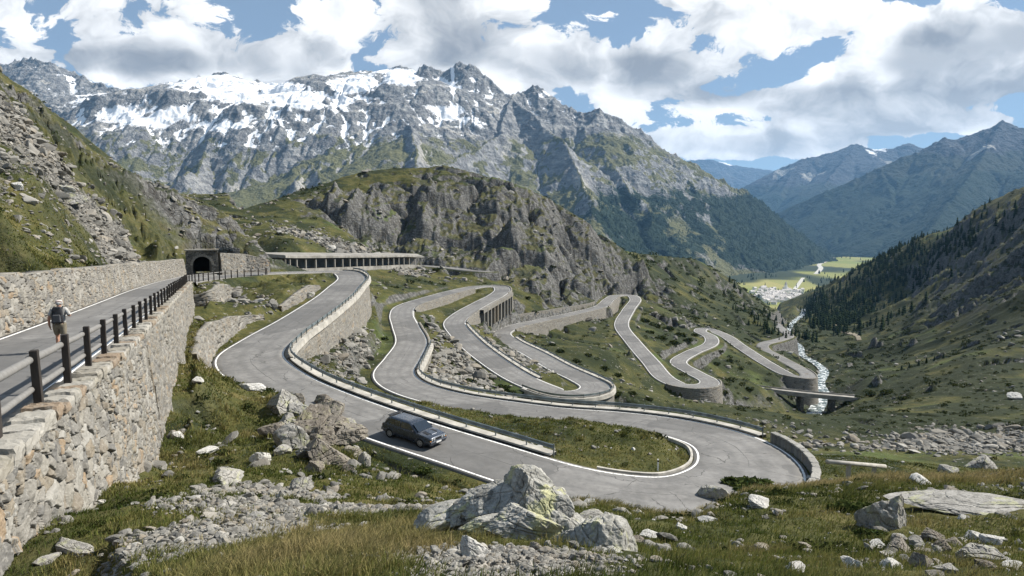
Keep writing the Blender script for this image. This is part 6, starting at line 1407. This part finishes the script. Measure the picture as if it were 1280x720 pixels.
w_ = area * np.clip(shrub * 1.0 + .03, 0, 1) * infr * (Y > 60) * (Y < 900) * (e > 2) * (1 - np.clip(scr + .7 * rock, 0, 1)) / Y ** 1.2; x, y = pick(w_ * sstep(-.2, .25, fbm(X / 16, Y / 16, 3, .5, 281) + .2), 5200, 51)
sz = np.random.default_rng(52).lognormal(-.35, .4, len(x)) * np.clip(y / 230, .55, 2.2)
scatter_clumps('undergrowth', x, y, sz, M_LEAF, 53)
w_ = area * turf * (Y > 8) * (Y < 60) * sstep(.02, .3, fbm(X / 3, Y / 3, 3, .5, 251)) / Y ** 1.3; x, y = pick(w_, 1300, 55); g_ = clear_of_rocks(x, y) & free(x, y, 1.5)
x, y = x[g_], y[g_]; scatter_clumps('heath', x, y, np.random.default_rng(56).uniform(.07, .2, len(x)) * np.clip(y / 16, .7, 2.4), M_LEAF, 57)
def one_clump(v, n=260):
    V, tn = clump(n, 300 + v); V = V * [1, 1, 1.0]; me = mesh_np('shrub', V.reshape(-1, 3), np.arange(n * 4).reshape(-1, 4), [M_LEAF], dict(tone=tn)); return me
SH = [one_clump(v) for v in range(5)]
shrubs = [(585, 478, 18), (572, 470, 12), (628, 488, 20), (600, 484, 14), (562, 455, 10), (548, 448, 9), (612, 476, 12), (640, 492, 12), (805, 402, 14), (818, 408, 16), (835, 412, 16), (850, 420, 16), (842, 430, 14), (826, 424, 14), (812, 416, 12), (860, 428, 12), (868, 420, 10), (700, 440, 12), (720, 452, 12), (735, 445, 10), (755, 462, 14), (772, 470, 12), (690, 432, 10), (668, 392, 9),
          (900, 440, 9), (912, 452, 10), (925, 462, 9), (895, 455, 10), (935, 488, 12), (960, 500, 12), (905, 492, 12), (790, 492, 12), (770, 495, 14), (810, 500, 12), (1090, 495, 14), (1110, 492, 18), (1060, 505, 12), (1130, 500, 14), (690, 345, 10), (660, 375, 8), (545, 340, 9), (420, 425, 16), (440, 420, 14), (415, 440, 16), (480, 425, 12), (495, 360, 8)]
for k, (px, py, wp) in enumerate(shrubs):
    p = on_ground(px, py)
    if samp(e, p[0], p[1]) < 1.0: continue
    w = wp / F * p[1] / 2; o = link('shrub', SH[k % 5], loc=tuple(p - (0, 0, .1 * w)), rot=(0, 0, k * 1.3), sc=(w, w, w * .9)); tag(o, 'low dark green shrub on the slopes between the hairpin roads', 'shrub', 'dark shrubs between the hairpins')
M_BUSH = leaf_mat('bush_leaves', (.026, .042, .014), (.10, .12, .038))
# meadow green bush by the rim at the right
for k, (px, py, wp, lb) in enumerate(((935, 612, 60, 'dark green bush on the rim beside the big hairpin'), (1065, 640, 50, 'dark green bush left of the pointed boulder'), (530, 590, 22, 'leafy tuft at the edge of the road below the car'), (1090, 672, 40, 'low bush in front of the pointed boulder'))):
    p = on_ground(px, py); w = wp / F * p[1] / 2; V, tn = clump(900, 400 + k, .5); me = mesh_np('bush', (V * .999).reshape(-1, 3), np.arange(3600).reshape(-1, 4), [M_BUSH], dict(tone=tn)); o = link('bush', me, loc=tuple(p), sc=(w, w * .7, w * .8)); tag(o, lb, 'bush')
# ================================================================== conifers
def conifer(seed, tiers=7, seg_=9):
    r = np.random.default_rng(seed); VV = []; FF = []; n = 0; tn = []
    for k in range(tiers):
        z0 = .10 + .80 * k / tiers; z1 = z0 + .26 * (1 - .4 * k / tiers); R = .20 * (1 - k / tiers) ** .8 + .02
        a = np.linspace(0, 2 * math.pi, seg_ * 2, endpoint=False) + r.uniform(0, 1); rr = R * np.where(np.arange(seg_ * 2) % 2, .55, 1.0) * r.uniform(.75, 1.2, seg_ * 2)
        V = np.concatenate([np.stack([rr * np.cos(a), rr * np.sin(a), np.full(seg_ * 2, z0) - .04 * (rr / R) + r.normal(0, .01, seg_ * 2)], 1), [[0, 0, min(z1, 1.0)]]]); m = seg_ * 2
        VV.append(V); FF += [(n + i, n + (i + 1) % m, n + m) for i in range(m)]; n += len(V); tn += [r.uniform(0, .7)] * m + [.9]
    return np.concatenate(VV), np.array(FF), np.array(tn)
CO = [conifer(s) for s in range(6)]; COL_ = [conifer(s + 20, 4, 5) for s in range(6)]
def forest_mesh(name, P, H, lib, seed):
    r = np.random.default_rng(seed); n = len(P); vs = r.integers(0, 6, n); a = r.uniform(0, 6.28, n); B = np.stack([c[0] for c in lib])[vs]; ca, sa = np.cos(a)[:, None], np.sin(a)[:, None]; k = B.shape[1]; w = r.uniform(.8, 1.25, n)[:, None]
    V = np.stack([(B[..., 0] * ca - B[..., 1] * sa) * w, (B[..., 0] * sa + B[..., 1] * ca) * w, B[..., 2]], -1) * H[:, None, None] + P[:, None]
    Fs = np.concatenate([lib[0][1][None] + (np.arange(n) * k)[:, None, None]]).reshape(-1, 3); tn = np.clip(np.stack([c[2] for c in lib])[vs] * .7 + r.random(n)[:, None] * .3, 0, 1)
    return tag(link(name, mesh_np(name, V.reshape(-1, 3), Fs, [M_NEEDLE], dict(tone=tn.ravel()))), kind='stuff')
wood_ = pixmask(PX, PY, [(1110, 350, 60, 26, -30, 1), (1180, 312, 50, 14, -25, .8), (1240, 280, 40, 10, -20, .5), (1060, 385, 40, 20, -25, 1.1), (1030, 385, 25, 14, 0, 1), (925, 378, 26, 12, 45, .35), (960, 410, 22, 8, 30, .45), (900, 355, 24, 8, 40, .25)]) * (Y > 380) * (Y < 2000)
w_ = area * wood_ * sstep(-.25, .15, fbm(X / 70, Y / 70, 4, .5, 261) + wood_ - .5) * infr; x, y = pick(w_ / Y, 5200, 61); P = np.stack([x, y, ground(x, y) - .3], 1); forest_mesh('forest', P, np.random.default_rng(62).uniform(4.5, 12, len(x)) * np.where(x / y < .43, .55, 1.0), COL_, 63)
# on the flank of the massif and round the meadows
fm = forest * np.ones(MX.shape) * sstep(-.1, .35, nm_ + .6 * nb + .3) * (np.abs(mpx - 640) < 700) if forest.shape == MX.shape else None
r = np.random.default_rng(71)
if fm is not None:
    c = np.cumsum(fm.ravel()); k = np.searchsorted(c, r.random(9000) * c[-1]); P = np.stack([MX.ravel()[k], MY.ravel()[k], MH.ravel()[k]], 1) + r.uniform(-4, 4, (9000, 3)) * [1, 1, 0]; forest_mesh('forest', P, r.uniform(12, 24, 9000), COL_, 72)
vw = pixmask(PX, PY, [(915, 352, 10, 3, 20, 1), (940, 348, 8, 3, 0, 1), (958, 346, 8, 2, 0, .8), (1020, 352, 14, 2, 0, .6), (1005, 382, 18, 5, 0, 1), (955, 384, 16, 3, 10, .8), (1035, 350, 16, 4, 0, 1), (1065, 320, 30, 2.5, 0, .8), (1050, 300, 30, 2, 0, .6), (975, 372, 34, 7, 0, .9)]) * (Y > 1900) * (Y < 9000)
x, y = pick(area * vw * sstep(.0, .2, fbm(X / 60, Y / 60, 3, .5, 77)) / Y ** 2, 260, 73); forest_mesh('woodland', np.stack([x, y, ground(x, y)], 1), r.uniform(10, 18, len(x)) * np.clip(y / 2800, 1, 2), COL_, 74)
# single trees one can pick out
cm_ = []
for v in range(4):
    V, Fs, tn = conifer(90 + v, 9, 10); cm_.append(mesh_np('crown', V, Fs, [M_NEEDLE], dict(tone=tn)))
m = MB(); m.tube([(0, 0, -.02), (0, 0, .3), (0, 0, .9)], [.022, .017, .004], 7); tm_ = m.mesh('trunk', [M_BARK])
for px, py, hp_, lab, grp in [(q[0], q[1], q[2], 'dark conifer standing out along the ridge of the right hand hillside', 'conifers on the right ridge') for q in ((1158, 292, 9), (1168, 288, 9), (1178, 285, 8), (1190, 279, 8), (1136, 303, 9), (1124, 310, 9), (1112, 318, 9), (1100, 326, 9), (1088, 334, 9), (1074, 343, 8), (1062, 351, 8), (1050, 358, 8), (1040, 366, 8), (1028, 375, 8), (1146, 298, 9), (1206, 275, 7))] + \
        [(q[0], q[1], q[2], 'dark conifer on the bushy flank below the rocky knoll', 'conifers below the knoll') for q in ((912, 353, 9), (918, 360, 9), (925, 368, 8), (955, 390, 8), (962, 396, 8), (970, 401, 8), (978, 406, 8), (948, 400, 7), (940, 394, 7), (930, 384, 7), (905, 368, 7), (985, 410, 8))]:
    p = on_ground(px, py, 300, 2200); h = hp_ / F * p[1] * 1.15; k = int(px) % 4
    o = empty('conifer_tree', (p[0], p[1], p[2] - .2), px * .7, lab, 'tree', grp); o.scale = (h, h, h); link('crown', cm_[k], o); link('trunk', tm_, o)
log('trees')
# ================================================================== village, stream, small things
M_WH = plain('limewash', (.80, .78, .74), .9, var=.08, scale=.2); M_RF = plain('slate_roof', (.40, .375, .35), .9, var=.3, scale=.3)
def house(v):
    r = np.random.default_rng(v); L, Wd, H = r.uniform(11, 17), r.uniform(9, 12), r.uniform(6, 9); m = MB(); m.box((0, 0, H / 2 - 1), (L, Wd, H + 2)); rh = Wd * .32
    m.prism([(-Wd / 2, H), (Wd / 2, H), (0, H + rh)], 'x', -L / 2, L / 2)
    m.prism([(-Wd / 2 - 1, H - .55), (0, H + rh + .25), (Wd / 2 + 1, H - .55), (Wd / 2 + 1, H - .1), (0, H + rh + .8), (-Wd / 2 - 1, H - .1)], 'x', -L / 2 - .9, L / 2 + .9, 1)
    for x in np.arange(-L / 2 + 2, L / 2 - 1, 3.2):
        for z in (1.6, 4.4): m.box((x, -Wd / 2 - .02, z), (1.1, .1, 1.4), mi=2)
    return m.mesh('village_house', [M_WH, M_RF, M_TRIM])
HS = [house(v) for v in range(6)]; r = np.random.default_rng(81); n_h = 0
for _ in range(1400):
    if n_h >= 150: break
    px, py = r.normal(972, 22), r.normal(373, 5.0)
    if not (934 < px < 1012 and 361 < py < 384): continue
    if abs(px - (1004 - (py - 345) * .75)) < 1.6: continue
    t = (360 - py) / F; z_ = -272.0; D = WH(px, py, 272)[1]; p = W(px, py, D); o = link('village_house', HS[int(r.integers(0, 6))], loc=(p[0], p[1], ground(p[0], p[1])), rot=(0, 0, r.normal(.3, .5)), sc=(1.2, 1.2, 1.15)); n_h += 1
    tag(o, 'small pale house with grey roof in the village on the valley floor', 'house', 'houses of the valley village')
p = W(982, 366, WH(982, 366, 272)[1]); ch = empty('church', (p[0], p[1], ground(p[0], p[1])), .4, 'white church with pointed tower in the middle of the valley village', 'church')
m = MB(); m.box((0, 0, 15), (7, 7, 32)); m.build('tower', [M_WH], ch); m = MB(); m.box((0, 0, 37), (8, 8, 14), taper=(.05, .05)); m.build('spire', [M_RF], ch)
m = MB(); m.box((14, 0, 5), (22, 11, 12)); m.build('nave', [M_WH], ch); m = MB(); m.prism([(-6.5, 10.8), (6.5, 10.8), (0, 17)], 'x', 3.6, 25.5); m.build('roof', [M_RF], ch)
def ribbon(name, pts, width, mat, lift=.3, step=4.0, kind='structure', wfun=None):
    P, _ = spline(np.array(pts, float), step, 3, 3); t = np.gradient(P[:, :2], axis=0); t /= np.linalg.norm(t, axis=1)[:, None]; Nn = np.stack([-t[:, 1], t[:, 0]], 1); wv = np.full(len(P), width) if wfun is None else wfun(P)
    V = []
    for k in np.linspace(-.5, .5, 5): q = P[:, :2] + Nn * (wv * k)[:, None]; V.append(np.c_[q, ground(q[:, 0], q[:, 1]) + lift])
    V = np.stack(V, 1); return tag(link(name, mesh_np(name, V.reshape(-1, 3), grid_faces(len(P), 5)[:, ::-1], [mat])), kind=kind)
M_PALE_RD = plain('pale_road', (.40, .385, .35), .9, var=.15, scale=.05)
vp = lambda px, py: W(px, py, WH(px, py, 273)[1])
ribbon('village_road', [vp(978, 380), vp(985, 372), vp(993, 362), vp(1000, 352), vp(1004, 346)], 16, M_PALE_RD, .6)
def water():
    t = NT('white_water'); P = t.pos(); n = t.noise(.45, 6, .7, t.v('ADD', P, t.v('SCALE', t.noise(.2, 3, .6, out='Color'), 3))); f = t.ss(.49, .62, n)
    c = t.mix(f, t.mix(n, (.05, .075, .07), (.16, .19, .18)), (.78, .80, .80)); return t.out(c, t.m('MULTIPLY_ADD', f, .5, .15), t.bump(n, .8, .6), .5)
M_WATER = water()
st_t = np.gradient(SR[:, :2], axis=0); st_t /= np.linalg.norm(st_t, axis=1)[:, None]; st_n = np.stack([-st_t[:, 1], st_t[:, 0]], 1); V = []
for k in np.linspace(-.62, .62, 9): q = SR[:, :2] + st_n * (SWID * k)[:, None]; V.append(np.c_[q, SR[:, 2] - .35 + .3 * fbm(q[:, 0] / 2.5, q[:, 1] / 2.5, 3, .5, 77)])
tag(link('stream', mesh_np('stream', np.stack(V, 1).reshape(-1, 3), grid_faces(len(SR), 9)[:, ::-1], [M_WATER])), kind='structure')
fv = lambda px, py: W(px, py, WH(px, py, 285)[1])
ribbon('river', [fv(1020, 344), fv(1026, 336), fv(1024, 331), fv(1034, 326), fv(1042, 321), fv(1040, 316)], 26, M_PALE_RD, 1.0, 10)
trk = [on_ground(*q, 250, 2500) for q in ((1018, 398), (1030, 404), (1048, 411), (1066, 418), (1074, 426))]
ribbon('track', trk, 3.2, plain('dirt_track', (.20, .17, .12), .95, var=.3, scale=.2), .5, 4)
# delineator on the island, the crash-barrier end stones, the pipe beyond the parapet
p = on_ground(822, 589); dl = empty('delineator_post', tuple(p), .4, 'small white marker post at the tip of the grass island', 'marker post'); m = MB(); m.prism([(-.06, -.04), (.06, -.04), (0, .06)], 'z', -.1, .82); m.build('post_body', [M_WHITE], dl, .01); m = MB(); m.prism([(-.062, -.042), (.062, -.042), (0, .062)], 'z', .62, .74); m.build('dark_band', [M_TRIM], dl)
put_rock('boulder', 664, 560, 10, 'white painted stone at the end of the long guard rail', 70, 3, M_PALE, (1, .9, .9)); put_rock('boulder', 675, 561, 9, 'second white painted stone beyond the end of the guard rail', 71, 3, M_PALE, (1, .9, .9))
a_ = np.array(W(1034, 577, 50)); b_ = np.array(W(1106, 583, 56)); pp = empty('water_pipe', tuple((a_ + b_) / 2), label='pale straight pipe running out from behind the stone parapet', cat='pipe'); c_ = (a_ + b_) / 2
m = MB(); m.tube([a_ - c_, b_ - c_], .17, 12); m.build('pipe_run', [M_CONC], pp, smooth=True)
for f in (.35, .8):
    q = a_ + (b_ - a_) * f; g = ground(q[0], q[1]); m = MB(); m.box((q[0] - c_[0], q[1] - c_[1], (g - .3 + q[2]) / 2 - c_[2]), (.25, .3, max(.3, q[2] - g + .3))); m.build('support', [M_CONC], pp)
log('village, water')
# ================================================================== camera, light, view
cam = bpy.data.cameras.new('camera'); co = bpy.data.objects.new('camera', cam); COL.objects.link(co)
cam.sensor_width = 36; cam.lens = F / 1280 * 36; cam.clip_start = .05; cam.clip_end = 120000
co.rotation_euler = (math.pi / 2 - PITCH, 0, 0); scene.camera = co
SUN_EL = math.radians(43); SUN_AZ = math.radians(70)     # azimuth clockwise from north (+Y)
sd = Vector((math.sin(SUN_AZ) * math.cos(SUN_EL), math.cos(SUN_AZ) * math.cos(SUN_EL), math.sin(SUN_EL)))
sl = bpy.data.lights.new('sun', 'SUN'); sl.energy = 5.0; sl.angle = math.radians(.6); sl.color = (1, .95, .87)
so = bpy.data.objects.new('sun', sl); COL.objects.link(so); so.rotation_euler = sd.to_track_quat('Z', 'Y').to_euler()
wd = bpy.data.worlds.new('World'); scene.world = wd; wd.use_nodes = True
t = NT(tree=wd.node_tree)
sky = t.n('ShaderNodeTexSky', sky_type='NISHITA'); sky.sun_disc = False; sky.sun_elevation = SUN_EL; sky.sun_rotation = SUN_AZ; sky.altitude = 1800; sky.air_density = 1.0; sky.dust_density = .15; sky.ozone_density = 1.2
# clouds: a broken fair-weather deck over the pass, heaps placed by bearing and height
d = t.v('NORMALIZE', t.n('ShaderNodeTexCoord').outputs['Generated'])
sp = t.n('ShaderNodeSeparateXYZ', {0: d})
yy = t.m('MAXIMUM', t.m('ABSOLUTE', sp.outputs[1]), .08)
az = t.m('DIVIDE', sp.outputs[0], yy); el = t.m('DIVIDE', sp.outputs[2], yy)
q0 = t.n('ShaderNodeCombineXYZ', {0: az, 1: t.m('MULTIPLY', el, 1.5), 2: 0.0}).outputs[0]
def n2d(vec, scale, detail, rough=.6, out='Fac'):
    nd = t.n('ShaderNodeTexNoise', noise_dimensions='2D', ins={'Vector': vec, 'Scale': scale, 'Detail': detail, 'Roughness': rough}); return nd.outputs[out]
def v2d(vec, scale):
    nd = t.n('ShaderNodeTexVoronoi', voronoi_dimensions='2D', ins={'Vector': vec, 'Scale': scale}); return nd.outputs['Distance']
wv = t.v('SCALE', t.v('SUBTRACT', n2d(q0, 6.0, 3, .6, 'Color'), (.5, .5, .5)), .10)
q = t.v('ADD', q0, wv)
def nz_(dx, dy, det):
    p = t.v('ADD', q, (dx, dy, 0)) if dx or dy else q
    n = t.m('MULTIPLY', n2d(p, 4.4, det, .66), 1.0)
    return t.m('ADD', n, t.m('MULTIPLY_ADD', v2d(p, 11.0), -.30, .13))
CLOUDS = [(130, 15, 110, 26, .55), (110, 84, 130, 13, .62), (330, 78, 180, 24, .70), (561, 45, 110, 50, .74), (720, 96, 90, 30, .80), (800, 94, 45, 10, .66), (681, 20, 50, 22, .36), (845, 10, 40, 8, .5), (1010, 30, 110, 20, .66), (1185, 72, 90, 40, 1.35), (980, 128, 100, 13, .82), (1070, 148, 50, 14, .70), (1200, 158, 110, 8, .66), (850, 180, 70, 10, .85), (970, 184, 60, 12, .85), (400, -260, 700, 120, .6)]
bl = None
for px, py, sx, sy, a in CLOUDS:
    ca = (px - 640) / F / math.cos(PITCH); ce = (275 - py) / F
    u = t.m('MULTIPLY_ADD', az, F / sx, -ca * F / sx); w = t.m('MULTIPLY_ADD', el, F / sy, -ce * F / sy)
    r2 = t.m('MULTIPLY_ADD', u, u, t.m('MULTIPLY', w, w))
    g = t.m('DIVIDE', a, t.m('MULTIPLY_ADD', t.m('MULTIPLY', r2, r2), .22, 1.0))
    bl = g if bl is None else t.m('MAXIMUM', bl, g) if px % 2 else t.m('ADD', bl, g)
na = nz_(0, 0, 10); nb_ = nz_(.022, .05, 5); nc_ = nz_(.05, .11, 2)
base = t.m('MULTIPLY_ADD', t.m('MINIMUM', bl, 1.3), .95, -.455)
den = t.m('ADD', t.m('MULTIPLY_ADD', na, 2.3, -1.15), base)
cov = t.m('MULTIPLY', t.ss(.0, .085, den), t.ss(.02, .05, el))
thick = t.m('MULTIPLY', t.m('MULTIPLY_ADD', t.ss(.13, .22, el), .5, .5), t.ss(.15, .80, t.m('ADD', t.m('MULTIPLY_ADD', nc_, 1.5, -.75), base)))
lit = t.m('MULTIPLY_ADD', t.m('SUBTRACT', na, nb_), 3.4, .60, clamp=True)
shade = t.m('MULTIPLY', t.m('SUBTRACT', 1.0, t.m('MULTIPLY', thick, .64)), t.m('MULTIPLY_ADD', lit, .55, .48))
ccol = t.mix(shade, (1.9, 2.2, 2.7), (18.5, 18.3, 17.9))
skyc = t.mix(t.m('MULTIPLY', cov, .97), t.mix(.35, sky.outputs[0], (7.2, 9.8, 13.0)), ccol)
wd.cycles.sampling_method = 'MANUAL'; wd.cycles.sample_map_resolution = 256
bg = t.n('ShaderNodeBackground', {'Color': skyc, 'Strength': .040})
t.t.links.new(bg.outputs[0], t.n('ShaderNodeOutputWorld').inputs[0])
scene.view_settings.view_transform = 'Standard'; scene.view_settings.look = 'None'; scene.view_settings.exposure = .86; scene.view_settings.gamma = 1
scene.render.engine = 'CYCLES'
cy = scene.cycles; cy.use_denoising = True; cy.max_bounces = 5; cy.diffuse_bounces = 2; cy.glossy_bounces = 2; cy.transmission_bounces = 4; cy.volume_bounces = 0; cy.transparent_max_bounces = 6
cy.volume_step_rate = 4; cy.volume_max_steps = 64; cy.use_adaptive_sampling = True; cy.adaptive_threshold = .02; cy.sample_clamp_indirect = 6
log('done')
